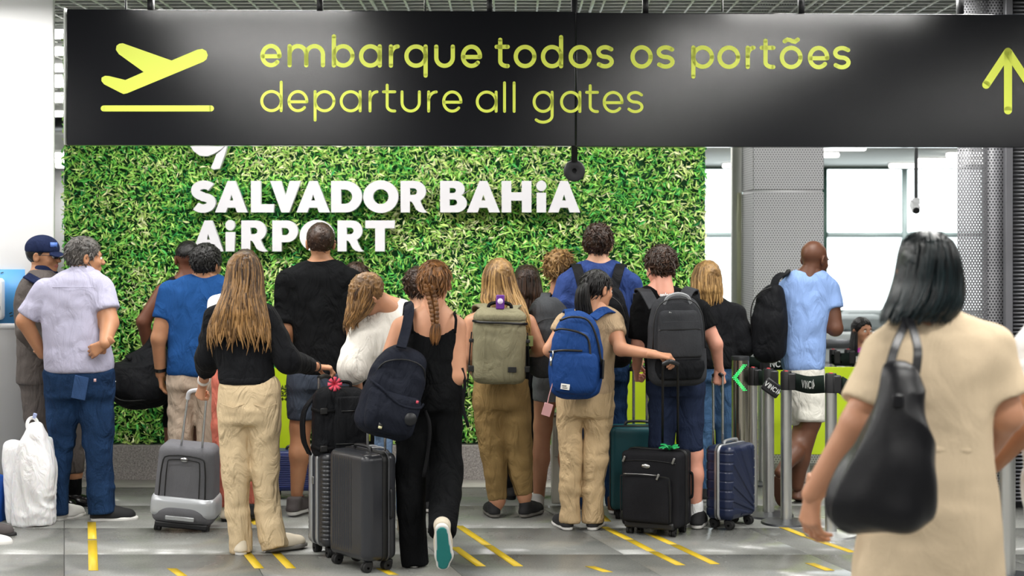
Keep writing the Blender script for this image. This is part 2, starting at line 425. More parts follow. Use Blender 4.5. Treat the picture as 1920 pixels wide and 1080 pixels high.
# linear luminaires
lampD = bpy.data.lights.new('luminaire_light', 'AREA'); lampD.shape = 'RECTANGLE'; lampD.size = 1.3; lampD.size_y = .16; lampD.energy = LAMP_W; lampD.color = (1, .985, .95)
lampFill = lampD.copy(); lampFill.energy = LAMP_W*.45  # weaker light for the added row that brightens the leafy wall
lh = ld = None
def luminaire(x, y, lab, light=True, L_=1.3):
    global lh, ld
    r = thing('ceiling_lamp', lab, 'ceiling lamp', (x, y, CEIL-.03 if y < 20.9 else 3.02), 'linear ceiling lamps')
    if lh is None:
        lh = MB().box((0, 0, .02), (1.34, .15, .05)).box((0, .0, .12), (.02, .02, .18)).build('housing', m_white, r)
        ld = MB().box((0, 0, -.035), (1.3, .12, .06)).build('diffuser', m_glow, r, bevel=.015)
    else:
        for q in (lh, ld): c = q.copy(); COL.objects.link(c); c.parent = r
    if light:
        l = bpy.data.objects.new('luminaire_light', lampD if not 9.5 < y < 12 else lampFill); COL.objects.link(l); l.parent = r; l.location = (0, 0, -.075)
ORD = 'first second third fourth fifth sixth seventh eighth ninth tenth'.split()
LROWS = (-2.6, 1.0, 3.65, 5.5, 7.35, 9.0, 9.85)  # last row is added out of view to wash the leafy wall with light
for j in range(7):
    for i in range(-2, 3):
        luminaire(-1.55+3.71*i if j < 6 else -2.9+1.85*i+1.3, LROWS[j], 'unseen white linear ceiling lamp before the leafy wall, %s row, %s from the left' % (ORD[j], ORD[i+2]))
for j in range(9):
    for i in range(-2, 4):
        x, y = -1.55+3.0*i, 13.6+1.9*j
        if abs(x) < .36*y+1: luminaire(x, y, 'white linear ceiling lamp beyond the leafy wall, %s row, %s from the left' % (ORD[j], ORD[i+2]), light=(j % 2 == 0 and i in (-1, 1, 2, 3)) or (j in (6, 8) and i == -2))
for j, y in enumerate((12.1, 13.2, 14.5, 16.0, 17.8, 19.9)): luminaire(-.287*y, y, 'short white ceiling lamp glimpsed between the white pier and the sign, %s away' % ORD[j], light=False)
# white pier at the left edge, far walls
def slab(name, x0, x1, y0, y1, z0, z1, m, **k): return struct(MB().box(((x0+x1)/2, (y0+y1)/2, (z0+z1)/2), (x1-x0, y1-y0, z1-z0)).build(name, m, **k))
xe = Wp(98, 0, 10.35)[0]
slab('wall_left', xe-2.6, xe, 10.35, 10.41, 0, CEIL+.4, m_white)
m_hall = plain('hall_wall', '#c4c4c2', .7)
slab('wall_back', -12, 14, -7.2, -7.0, 0, CEIL+.5, m_hall); slab('wall_side_left', -12.2, -12, -7, 30, 0, CEIL+.5, m_hall); slab('wall_side_right', 14, 14.2, -7, 30, 0, CEIL+.5, m_hall)
slab('wall_far_left', -13, -1.0, 30, 30.2, 0, CEIL+.4, m_white)
slab('baseboard_left', xe-2.6, xe+.006, 10.335, 10.349, 0, .16, m_dsteel)
# window wall beyond the gates
m_glass, nt, b = new_mat('window_glass'); b.inputs['Base Color'].default_value = (.95, 1, .98, 1); b.inputs['Roughness'].default_value = .02
b.inputs['Transmission Weight'].default_value = 1; b.inputs['IOR'].default_value = 1.02; b.inputs['Specular IOR Level'].default_value = .2
slab('wall_far_sill', -1, 14, 29.9, 30.1, 0, .28, plain('far_sill', '#c9d2d0', .6))
slab('wall_far_header', -1, 14, 29.9, 30.1, 3.02, CEIL+.4, plain('far_header', '#dfe8e2', .6))
for k, x in enumerate(np.arange(-.2, 13, 1.5)):
    w = thing('window_%d' % (k+1), '', 'window', (x, 30, 0)); del w['label']; del w['category']; w['kind'] = 'structure'
    fr = MB().box((.05, -.04, 1.66), (.09, .1, 2.74)); fr.box((.75, -.03, .31), (1.5, .1, .07)).box((.75, -.03, 3.0), (1.5, .1, .06))
    fr.build('frame', m_dark_green if k % 2 == 0 else m_gframe, w); MB().box((.8, -.04, 1.745), (1.4, .08, .1)).build('transom', m_gframe, w)
    for z0, z1 in ((.345, 1.695), (1.795, 2.97)): MB().box((.8, 0, (z0+z1)/2), (1.41, .012, z1-z0)).build('pane', m_glass, w)
# perforated sheet metal
def perf(name, base, hole, pitch=.017, r=.3, alpha=False):
    m, nt, b = new_mat(name); L = nt.links.new
    tc = N(nt, 'ShaderNodeNewGeometry'); sp = N(nt, 'ShaderNodeSeparateXYZ'); L(tc.outputs['Position'], sp.inputs[0])
    ad = N(nt, 'ShaderNodeMath', operation='ADD'); L(sp.outputs[0], ad.inputs[0]); L(sp.outputs[1], ad.inputs[1])
    cb = N(nt, 'ShaderNodeCombineXYZ'); L(ad.outputs[0], cb.inputs[0]); L(sp.outputs[2], cb.inputs[1])
    sc = N(nt, 'ShaderNodeVectorMath', operation='MULTIPLY'); sc.inputs[1].default_value = (1/pitch, 1/(pitch*1.732), 0); L(cb.outputs[0], sc.inputs[0])
    ds = []
    for o in (0, .5):
        a = N(nt, 'ShaderNodeVectorMath', operation='ADD'); a.inputs[1].default_value = (o, o, 0); L(sc.outputs[0], a.inputs[0])
        f = N(nt, 'ShaderNodeVectorMath', operation='FRACTION'); L(a.outputs[0], f.inputs[0])
        s_ = N(nt, 'ShaderNodeVectorMath', operation='SUBTRACT'); s_.inputs[1].default_value = (.5, .5, 0); L(f.outputs[0], s_.inputs[0])
        q = N(nt, 'ShaderNodeVectorMath', operation='MULTIPLY'); q.inputs[1].default_value = (1, 1.732, 0); L(s_.outputs[0], q.inputs[0])
        l = N(nt, 'ShaderNodeVectorMath', operation='LENGTH'); L(q.outputs[0], l.inputs[0]); ds.append(l)
    mn = N(nt, 'ShaderNodeMath', operation='MINIMUM'); L(ds[0].outputs['Value'], mn.inputs[0]); L(ds[1].outputs['Value'], mn.inputs[1])
    lt = N(nt, 'ShaderNodeMath', operation='GREATER_THAN'); L(mn.outputs[0], lt.inputs[0]); lt.inputs[1].default_value = r
    mx = N(nt, 'ShaderNodeMix', data_type='RGBA'); mx.inputs[6].default_value = (*lin(hole), 1); mx.inputs[7].default_value = (*lin(base), 1)
    L(lt.outputs[0], mx.inputs[0]); L(mx.outputs[2], b.inputs['Base Color']); b.inputs['Roughness'].default_value = .45; b.inputs['Metallic'].default_value = .15
    if alpha: L(lt.outputs[0], b.inputs['Alpha'])
    return m
m_perf = perf('perforated_panel', '#d6d6d9', '#7c7c81', .02, .27)
m_perfd = perf('perforated_dark', '#a0a0a4', '#3d3d42', .02, .3)
m_perfs = perf('perforated_screen', '#8a8a8e', '#222226', .0185, .28, True)
c = thing('perforated_column', 'grey perforated sheet metal column standing right of the leafy wall', 'column', (2.08, 12.3, 0))
def P_(name, mb, m, par, loc, **k): return mb.xf(t=-np.asarray(loc)).build(name, m, par, **k)
L0 = (2.08, 12.3, 0)
zj = CAMH-(358-HZ)*12/FPX; zk = CAMH-(610-HZ)*12/FPX
x0, x1 = 1.808, 2.34
for z0, z1 in ((0, zk-.008), (zk+.008, zj-.008), (zj+.008, CEIL+.3)):
    P_('panel', MB().box(((x0+x1)/2, 12.3, (z0+z1)/2), (x1-x0, .6, z1-z0)), m_perf, c, L0, bevel=.006)
P_('core', MB().box(((x0+x1)/2, 12.3, 1.75), (x1-x0-.02, .58, 3.5)), plain('pale_seam', '#e6e6e8', .5), c, L0)
P_('edge_profile', MB().box((x0-.03, 12.68, 1.75), (.07, .12, 3.5)), plain('pale_profile', '#cfd0c8', .5), c, L0)
P_('edge_strip', MB().box((x0-.02, 12.6, 1.6), (.03, .03, .9)), plain('cream_strip', '#e8e8c8', .5), c, L0)
c = thing('perforated_screen', 'tall perforated grey metal screen at the edge of the hall beside the woman in beige', 'screen', (3.1, 10, 0)); L0 = (3.1, 10, 0)
X = lambda px: Wp(px, 0, 10)[0]
for a, b_, m, y in ((1795, 1851, m_perfs, 10.0), (1852, 1884, m_perfd, 10.02)):
    P_('panel', MB().box(((X(a)+X(b_))/2, y, 1.8), (X(b_)-X(a), .004, 3.6)), m, c, L0)
P_('post', MB().box((X(1888), 9.98, 1.8), (.045, .06, 3.6)), plain('screen_post', '#77777c', .4, .6), c, L0, bevel=.004)
P_('backing_panel', MB().box((X(1868), 10.06, 1.8), (.13, .01, 3.6)), plain('screen_backing', '#5c5c60', .6), c, L0)
lv = MB()
for k in range(150): lv.box((X(1900)+.22, 10.03, .05+k*.024), (.5, .03, .012))
o = P_('louvre_blades', lv, plain('louvre_grey', '#808085', .45, .5), c, L0); o['kind'] = 'stuff'
P_('louvre_backing', MB().box((X(1900)+.22, 10.07, 1.8), (.5, .01, 3.6)), plain('louvre_back', '#4a4a4e', .7), c, L0)

# ---------------------------------------------------------------- stroke lettering
def arc(cx, cy, rx, ry, a0, a1, n=14):
    t = np.radians(np.linspace(a0, a1, n)); return [(cx+rx*math.cos(q), cy+ry*math.sin(q)) for q in t]
def lower(ch, x0, x1, st):
    """strokes of a round geometric lowercase letter; x-height 1, baseline 0, x in units of x-height; st = half stroke"""
    a, b = x0+st, x1-st; c = (a+b)/2; rx = (b-a)/2; ry = .5-st; up, dn = 1.42-st, -.42+st; lo, hi = st, 1-st
    full = arc(c, .5, rx, ry, 0, 360, 30)
    if ch == 'e': return [[(a+.02, .47), (b, .47)], arc(c, .5, rx, ry, -3, 318, 28)]
    if ch == 'o': return [full]
    if ch == 'õ': return [full, [(c-.28, 1.19), (c-.16, 1.26), (c-.05, 1.24), (c+.05, 1.19), (c+.16, 1.17), (c+.28, 1.26)]]
    if ch == 'a': return [full, [(b, hi), (b, lo)]]
    if ch == 'd': return [full, [(b, up), (b, lo)]]
    if ch == 'b': return [full, [(a, up), (a, lo)]]
    if ch == 'p': return [full, [(a, hi), (a, dn)]]
    if ch == 'q': return [full, [(b, hi), (b, dn)]]
    if ch == 'g': return [full, [(b, hi), (b, -.12)]+arc(c, -.12, rx, .3, 0, -140, 12)]
    if ch == 'l': return [[(c, up), (c, lo)]]
    if ch == 'r': return [[(a, hi), (a, lo)], [(a, .55)]+arc(b-.02, .55, b-.02-a, .45-st, 180, 92, 9)]
    if ch == 't': t = a+.3*(b-a); return [[(t, 1.3-st), (t, .3)]+arc(t+.28, .3, .28, .3-st, 180, 270, 8)+[(b, lo)], [(a-.02, hi), (b, hi)]]
    if ch == 'u': return [[(a, hi)]+arc(c, lo+rx, rx, rx, 180, 360, 16)+[(b, hi)]]
    if ch == 'm':
        q = rx/2; return [[(a, lo), (a, hi)], [(a, lo+.1)]+arc(a+q, hi-q, q, q, 180, 0, 12)+[(c, lo)], [(c, lo+.1)]+arc(c+q, hi-q, q, q, 180, 0, 12)+[(b, lo)]]
    if ch == 's':
        r = .25-st/2; w = rx
        return [arc(c, hi-r, w, r, 35, 90, 6)[:0]+[(b-.02, .82)]+arc(c, hi-r, w, r, 50, 270, 14)+arc(c, lo+r, w, r, 90, -130, 14)+[(a+.02, .18)]]
    return []
UP = {'V': [[(0, 1), (.35, 0), (.7, 1)]], 'I': [[(.1, 0), (.1, 1)]], 'N': [[(0, 0), (0, 1), (.6, 0), (.6, 1)]], 'C': [arc(.42, .5, .42, .5, 45, 315, 14)],
      'A': [[(0, 0), (.35, 1), (.7, 0)], [(.12, .3), (.58, .3)]], 'D': [[(0, 0), (0, 1), (.3, 1)]+arc(.3, .5, .35, .5, 90, -90, 10)+[(0, 0)]],
      '3': [arc(.25, .74, .27, .26, 150, -90, 9)+arc(.25, .26, .3, .26, 90, -150, 9)], '2': [arc(.28, .72, .27, .27, 160, -30, 9)+[(0, 0), (.58, 0)]],
      '+': [[(.05, .5), (.6, .5)], [(.32, .2), (.32, .8)]], '/': [[(0, -.1), (.35, 1.15)]], 'n': [[(0, 0), (0, .65)], [(0, .4)]+arc(.22, .43, .22, .22, 180, 0, 8)+[(.44, 0)]],
      'o': [arc(.3, .33, .28, .32, 0, 360, 16)], 'e': [[(.04, .33), (.56, .33)], arc(.3, .33, .27, .32, 0, 315, 14)],
      '>': [[(.1, .0), (.1, 1.2)], [(.1, .95), (.42, .4), (.1, .15)]]}
def strokes_mesh(mb, strokes, hw, to3, cap=True):
    """flat rounded strokes; strokes in 2D, to3 maps (x,y)->3D"""
    for si, s in enumerate(strokes):
        P = np.asarray(s, float); P = P[np.r_[True, np.linalg.norm(np.diff(P, axis=0), axis=1) > 1e-6*max(1, hw)]]; T = np.gradient(P, axis=0); T /= np.linalg.norm(T, axis=1)[:, None]+1e-9
        nn = np.stack([-T[:, 1], T[:, 0]], 1)
        # mitre for sharp corners
        for i in range(1, len(P)-1):
            d0 = P[i]-P[i-1]; d1 = P[i+1]-P[i]; d0 /= np.linalg.norm(d0)+1e-9; d1 /= np.linalg.norm(d1)+1e-9
            m_ = np.array([-d0[1]-d1[1], d0[0]+d1[0]]); l = np.linalg.norm(m_)
            if l > .3: m_ /= l; nn[i] = m_/max(.5, m_@np.array([-d0[1], d0[0]]))
        A, B = P+nn*hw, P-nn*hw; m = len(P); V = np.vstack([A, B]); F = np.array([[i, i+m, i+1+m, i+1] for i in range(m-1)])
        mb.add(np.array([to3(*v) for v in V]), F)
        if cap:
            for q in (0, m-1):
                t = np.linspace(0, 2*math.pi, 15)[:-1]; C = np.vstack([P[q], P[q]+hw*np.stack([np.cos(t), np.sin(t)], 1)])
                mb.add(np.array([to3(*v) for v in C]), np.array([[0, 1+k, 1+(k+1) % 14] for k in range(14)]))
    return mb
def word(txt, h, sp=.28):
    out = []; x = 0
    for ch in txt:
        if ch == ' ': x += .5*h; continue
        g = UP[ch]; w = max(p[0] for s in g for p in s)
        out += [[(x+p[0]*h, p[1]*h) for p in s] for s in g]; x += (w+sp)*h
    return out, x-sp*h
# ---------------------------------------------------------------- overhead sign
m_sign = plain('satin_charcoal_sign', '#141519', .15, .0, .5, bump=.04, bscale=500)
m_lime = plain('lime_vinyl', '#e0ec58', .5)
SY = lambda px: 8.70+.22*(px-125)/1795.
sg = thing('overhead_sign', 'long dark overhead sign pointing departing passengers to all gates', 'sign', (0, 8.8, 2.1)); sl = np.array((0, 8.8, 2.1))
def quadbox(c4, t):
    """c4 pixel corners (tl,tr,br,bl) on the sign plane -> slab of thickness t"""
    f = [Wp(x, y, SY(x)) for x, y in c4]; V = np.array(f+[p+np.array([0, t, 0]) for p in f])
    return MB().add(V, np.array([[0, 3, 2, 1], [4, 5, 6, 7], [0, 1, 5, 4], [1, 2, 6, 5], [2, 3, 7, 6], [3, 0, 4, 7]]))
for c4 in (((125, 17), (1079, 22), (1079, 273.5), (125, 272)), ((1080.5, 23.5), (2010, 27.5), (2010, 276.5), (1080.5, 275))):
    quadbox(c4, .09).xf(t=-sl).build('panel', m_sign, sg, bevel=.004)
sg3 = lambda x, y: Wp(x, y, SY(x)-.0035)-sl
L1 = [('e', 488, 528), ('m', 539, 609.5), ('b', 622, 665), ('a', 673, 716), ('r', 729, 751), ('q', 758, 802), ('u', 814, 853), ('e', 864, 904), ('t', 928, 956), ('o', 963, 1006), ('d', 1014, 1056),
      ('o', 1066, 1110), ('s', 1118, 1151), ('o', 1182, 1224), ('s', 1231, 1265), ('p', 1296, 1339), ('o', 1345, 1388), ('r', 1398, 1418), ('t', 1425, 1454), ('õ', 1462, 1505), ('e', 1514.6, 1555), ('s', 1562, 1595)]
L2 = [('d', 488, 530), ('e', 539, 578), ('p', 588, 629), ('a', 637, 678), ('r', 691, 711), ('t', 717, 743), ('u', 751, 789), ('r', 801, 822), ('e', 829, 867), ('a', 892, 933), ('l', 943, 949), ('l', 961, 967),
      ('g', 998.6, 1038), ('a', 1050, 1090), ('t', 1098, 1123), ('e', 1130, 1169), ('s', 1175.6, 1206.5)]
for Ls, base, xh, hw in ((L1, lambda x: 126.2+(x-488)*.0036, 44, 4.0), (L2, lambda x: 210.2+(x-488)*.0028, 41.5, 2.75)):
    mb = MB(); pe = None
    for ch, a, b_ in Ls:
        if pe is not None and a-pe > 19: mb.build('lettering', m_lime, sg); mb = MB()
        pe = b_; st = [[(x*xh, base(a)-y*xh) for x, y in s] for s in lower(ch, a/xh, b_/xh, hw/xh)]
        strokes_mesh(mb, st, hw, sg3)
    mb.build('lettering', m_lime, sg)
def outline(name, polys, mat, parent, to3, ext=0., off=None, bev=0.):
    """filled 2D outline(s) (holes allowed) -> mesh object in the plane given by to3 (affine), extruded by ext"""
    cu = bpy.data.curves.new(name, 'CURVE'); cu.dimensions = '2D'; cu.fill_mode = 'BOTH' if ext else 'FRONT'; cu.extrude = ext/2; cu.bevel_depth = bev
    for P in polys:
        s = cu.splines.new('POLY'); s.points.add(len(P)-1); s.use_cyclic_u = True
        for q, (x, y) in zip(s.points, P): q.co = (x, y, 0, 1)
    o = bpy.data.objects.new(name, cu); me = bpy.data.meshes.new_from_object(o); bpy.data.objects.remove(o)
    for v in me.vertices: v.co = to3(v.co.x, v.co.y, v.co.z)
    me.materials.clear(); me.materials.append(mat); me.update()
    o = bpy.data.objects.new(name, me); COL.objects.link(o); o.parent = parent
    return o
pl = [(570, 455), (571, 437), (590, 426), (615, 428), (705, 450), (808, 405), (668, 304), (652, 280), (655, 258), (670, 246), (690, 243), (965, 340), (1110, 279), (1138, 275), (1160, 286), (1169, 310), (1162, 333), (1145, 347), (715, 525), (695, 529), (675, 520), (585, 474)]
outline('airplane_icon', [[(x/3, -y/3) for x, y in pl]], m_lime, sg, lambda x, y, z: sg3(x, -y))
strokes_mesh(MB(), [[(194.5, 203.3), (395.5, 203.3)]], 5.7, sg3).build('runway_line', m_lime, sg)
strokes_mesh(MB(), [[(1890, 97), (1890, 207)], [(1890, 97), (1849, 159)], [(1890, 97), (1931, 159)]], 7.6, sg3).build('arrow_icon', m_lime, sg)
for px in (283, 600, 918, 1210, 1502, 1800):
    a = Wp(px, 20, SY(px)+.045); MB().box(a+np.array([0, 0, .03]), (.03, .05, .1)).xf(t=-sl).build('bracket', m_black, sg)
for px in (236, 797, 1354): 
    a = Wp(px, 22, SY(px)+.045); MB().cyl(a, a+np.array([0, 0, .6]), .007, 8).xf(t=-sl).build('hanger_rod', m_steel, sg)
MB().box((Wp(124, 0, 8.745)[0], 8.745, Wp(0, 144, 8.745)[2]), (.006, .085, .745)).xf(t=-sl).build('edge_trim', m_grid, sg)
p = Wp(1077, 320, 9.05); ps = thing('ceiling_sensor', 'round black disc sensor on a thin pole hanging behind the overhead sign', 'sensor', p)
MB().box((0, 0, .75), (.034, .03, 1.4)).build('pole', m_black, ps)
MB().lathe([(.014, -.02), (.014, .0), (.03, .004), (.055, .002), (.061, -.006), (.061, -.035), (0, -.035)], n=32, R=rotx(math.pi/2)).build('disc', plain('sensor_black', '#2a2a2e', .5), ps, smooth=True)
# ---------------------------------------------------------------- leafy wall
GY = 11.2; gw = thing('leafy_wall', 'tall panel of dense green leaves with white raised airport lettering', 'plant wall', (-.9, GY, 0)); gl = np.array((-.9, GY, 0))
gx0, gx1, gz0, gz1 = Wp(113, 0, GY)[0], Wp(1326, 0, GY)[0], .246, 3.14
MB().box(((gx0+gx1)/2, GY+.16, (gz0+gz1)/2), (gx1-gx0-.01, .16, gz1-gz0)).xf(t=-gl).build('backing', plain('hedge_backing', '#185028', .9), gw)
def leaf_material(info):
    m, nt, b = new_mat('leaf_green_'+info); L = nt.links.new
    n = N(nt, 'ShaderNodeAttribute', attribute_name='rnd') if info == 'a' else N(nt, 'ShaderNodeObjectInfo')
    r = ramp(nt, [(0, '#14683f'), (.18, '#27a04e'), (.4, '#66cc55'), (.62, '#a4e062'), (.82, '#d9f08c'), (1, '#f6f8c8')])
    L(n.outputs['Fac' if info == 'a' else 'Random'], r.inputs[0]); L(r.outputs[0], b.inputs['Base Color'])
    b.inputs['Roughness'].default_value = .45; b.inputs['Specular IOR Level'].default_value = .4
    return m
m_leafa, m_leafb = leaf_material('a'), leaf_material('b')
def leaves(n, depth0, depth1, lmin=.024, lmax=.062):
    base = np.array([[0, 0, 0], [.30, .5, .1], [0, .42, .0], [-.30, .5, .1], [.22, .8, .05], [0, .78, -.04], [-.22, .8, .05], [0, 1, -.14]]); base[:, 0] *= .55
    F = np.array([[0, 1, 2, 2], [0, 2, 3, 3], [1, 4, 5, 2], [2, 5, 6, 3], [4, 7, 5, 5], [5, 7, 6, 6]])
    Fq = np.array([[1, 4, 5, 2], [2, 5, 6, 3]]); Ft = np.array([[0, 1, 2], [0, 2, 3], [4, 7, 5], [5, 7, 6]])
    c = np.stack([rng.uniform(gx0+.01, gx1-.01, n), GY+rng.uniform(depth0, depth1, n), rng.uniform(gz0+.01, gz1, n)], 1)
    L = rng.uniform(lmin, lmax, n); wd_ = rng.uniform(.4, .95, n); ang = rng.uniform(0, 2*math.pi, n); tilt = rng.normal(0.0, .42, n); roll = rng.normal(0, .48, n)
    ca, sa, ct, st, cr, sr = np.cos(ang), np.sin(ang), np.cos(tilt), np.sin(tilt), np.cos(roll), np.sin(roll)
    V = base[None]*L[:, None, None]; V = V.copy(); V[:, :, 0] *= wd_[:, None]; V[:, :, 1] -= L[:, None]*.5
    # local: x width, y length, z out ; roll about length, tilt, spin in wall plane, then z -> -Y (towards the hall)
    x, y, z = V[..., 0]*cr[:, None]+V[..., 2]*sr[:, None], V[..., 1], -V[..., 0]*sr[:, None]+V[..., 2]*cr[:, None]
    y, z = y*ct[:, None]-z*st[:, None], y*st[:, None]+z*ct[:, None]
    x, y = x*ca[:, None]-y*sa[:, None], x*sa[:, None]+y*ca[:, None]
    P = np.stack([x, -z, y], -1)+c[:, None, :]
    P[..., 0] = np.clip(P[..., 0], gx0, gx1); P[..., 2] = np.clip(P[..., 2], gz0, gz1)
    o = (np.arange(n)*8)[:, None, None]
    return P, (Fq[None]+o).reshape(-1, 4), (Ft[None]+o).reshape(-1, 3), c
nl = 62000
P, fq, ft, c = leaves(nl, -.02, .07)
# patches of lighter and darker growth
sh = .62+.24*vnoise(np.c_[c[:, 0]*5, c[:, 2]*5, c[:, 1]*0])+.12*vnoise(np.c_[c[:, 0]*14+9, c[:, 2]*14, c[:, 1]*0])+rng.normal(0, .2, nl)
o = mk('foliage', P.reshape(-1, 3), [fq, ft], m_leafa, gw, False, off=gl, attr=np.repeat(np.clip(sh, 0, 1), 8)); o['kind'] = 'stuff'
lm = []
for k in range(300):
    P, fq, ft, c = leaves(1, -.04, -.025, .055, .085)
    if k < 12:
        o = mk('leaf', P[0]-c[0], [fq, ft], m_leafb, gw, False); lm.append(o)
    else: o = lm[k % 12].copy(); COL.objects.link(o)
    o.location = c[0]-gl
    o.rotation_euler = (0, rng.uniform(0, 6.28), 0)
m_granite, nt, b = new_mat('speckled_granite')
vn = N(nt, 'ShaderNodeTexNoise'); vn.inputs['Scale'].default_value = 95; vn.inputs['Detail'].default_value = 4; vn.inputs['Roughness'].default_value = .8; gm = N(nt, 'ShaderNodeNewGeometry'); nt.links.new(gm.outputs['Position'], vn.inputs['Vector'])
r = ramp(nt, [(.35, '#6b6664'), (.5, '#9b9592'), (.62, '#bdb6b2')]); nt.links.new(vn.outputs[0], r.inputs[0]); nt.links.new(r.outputs[0], b.inputs['Base Color']); b.inputs['Roughness'].default_value = .35
for k in range(4):
    w_ = (gx1-gx0)/4; x = gx0+w_*(k+.5)
    MB().box((x, GY+.12, .123), (w_-.004, .28, .244)).xf(t=-gl).build('granite_plinth', m_granite, gw, bevel=.003)
slab('trim_1', gx0-.05, gx1+.1, GY-.34, GY-.02, 0, .006, plain('pale_threshold', '#b3b0a8', .35))
# raised white letters
m_letter = plain('white_letter', '#e6e4e8', .5)
def arcP(cx, cy, rx, ry, a0, a1, n=12): return arc(cx, cy, rx, ry, a0, a1, n)
A_ = [[(0, 0), (.41, 1), (.65, 1), (1.06, 0), (.72, 0), (.665, .15), (.395, .15), (.34, 0)], [(.455, .37), (.605, .37), (.53, .60)]]
LET = {'A': A_, 'L': [[(0, 0), (0, 1), (.30, 1), (.30, .25), (.73, .25), (.73, 0)]], 'V': [[(0, 1), (.34, 1), (.485, .5), (.63, 1), (.97, 1), (.61, 0), (.36, 0)]],
       'D': [[(0, 0), (0, 1)]+arcP(.45, .5, .52, .5, 90, -90, 20), [(.30, .26), (.30, .74)]+arcP(.42, .5, .25, .24, 90, -90, 14)],
       'O': [arcP(.53, .5, .53, .52, 0, 350, 36), arcP(.53, .5, .245, .25, 0, 345, 24)],
       'R': [[(0, 0), (0, 1)]+arcP(.46, .67, .36, .33, 90, -60, 14)+[(.64, .35), (.70, .2), (.78, .06), (.86, 0), (.72, -.01), (.60, .02), (.50, .10), (.42, .26), (.36, .34), (.29, .36), (.29, 0)], [(.29, .55), (.29, .78)]+arcP(.42, .665, .12, .115, 90, -90, 10)],
       'P': [[(0, 0), (0, 1)]+arcP(.46, .65, .36, .35, 90, -90, 16)+[(.29, .30), (.29, 0)], [(.29, .52), (.29, .77)]+arcP(.42, .645, .125, .125, 90, -90, 10)],
       'B': [[(0, 0), (0, 1)]+arcP(.50, .745, .28, .255, 90, -62, 10)+arcP(.52, .29, .33, .29, 62, -90, 12), [(.29, .61), (.29, .79)]+arcP(.42, .7, .09, .09, 90, -90, 8), [(.29, .21), (.29, .42)]+arcP(.44, .315, .11, .105, 90, -90, 8)],
       'H': [[(0, 0), (0, 1), (.30, 1), (.30, .63), (.66, .63), (.66, 1), (.96, 1), (.96, 0), (.66, 0), (.66, .38), (.30, .38), (.30, 0)]],
       'i': [[(0, 0), (0, .62), (.31, .62), (.31, 0)], arcP(.155, .85, .165, .165, 0, 345, 20)],
       'T': [[(0, 1), (.97, 1), (.97, .76), (.64, .76), (.64, 0), (.33, 0), (.33, .76), (0, .76)]]}
sc_ = arc(.41, .70, .26, .185, 35, 268, 16)[:-1]+arc(.38, .30, .26, .185, 88, -145, 16)
Ps = np.array(sc_); T_ = np.gradient(Ps, axis=0); T_ /= np.linalg.norm(T_, axis=1)[:, None]; n_ = np.stack([-T_[:, 1], T_[:, 0]], 1)*.13
LET['S'] = [[tuple(v) for v in np.vstack([Ps+n_, (Ps-n_)[::-1]])]]
LY = GY-.068
def letter(ch, x0, x1, top, bot):
    P = LET[ch]; xs = [p[0] for q in P for p in q]; a, b_ = min(xs), max(xs)
    q = [[((x-a)/(b_-a)*(x1-x0)+x0, -(bot-(y)*(bot-top))) for x, y in poly] for poly in P]
    q = [[((x-CX)*LY/FPX, CAMH-(-y-HZ)*LY/FPX) for x, y in poly] for poly in q]
    outline('letter', q, m_letter, gw, lambda x, y, z: Vector((x-gl[0], LY-z-gl[1], y-gl[2])), ext=.05, bev=.002)
for ch, a, b_ in (('S', 360, 405), ('A', 405, 465), ('L', 472, 514), ('V', 508, 564), ('A', 557, 619), ('D', 622, 679), ('O', 682, 747), ('R', 752, 801), ('B', 826, 875), ('A', 876, 937), ('H', 941, 996), ('i', 1006, 1024), ('A', 1028, 1087)): letter(ch, a, b_, 340, 398)
for ch, a, b_ in (('A', 363, 420), ('i', 424, 441), ('R', 454, 502), ('P', 512, 559), ('O', 563, 627), ('R', 634, 682), ('T', 686, 740)): letter(ch, a, b_, 414, 471)
def emb(P):
    q = [((x-CX)*LY/FPX, CAMH-(y-HZ)*LY/FPX) for x, y in P]
    outline('emblem', [q], m_letter, gw, lambda x, y, z: Vector((x-gl[0], LY-z-gl[1], y-gl[2])), ext=.05, bev=.002)
emb([(350, 255), (356, 270), (364, 283), (376, 292), (390, 293), (403, 288), (414, 281), (424, 272), (427, 255), (412, 262), (402, 270), (390, 274), (378, 268), (370, 255)])
emb([(426, 273), (416, 283), (407, 290), (402, 304), (397, 315), (402, 318), (413, 316), (418, 302), (424, 285)])
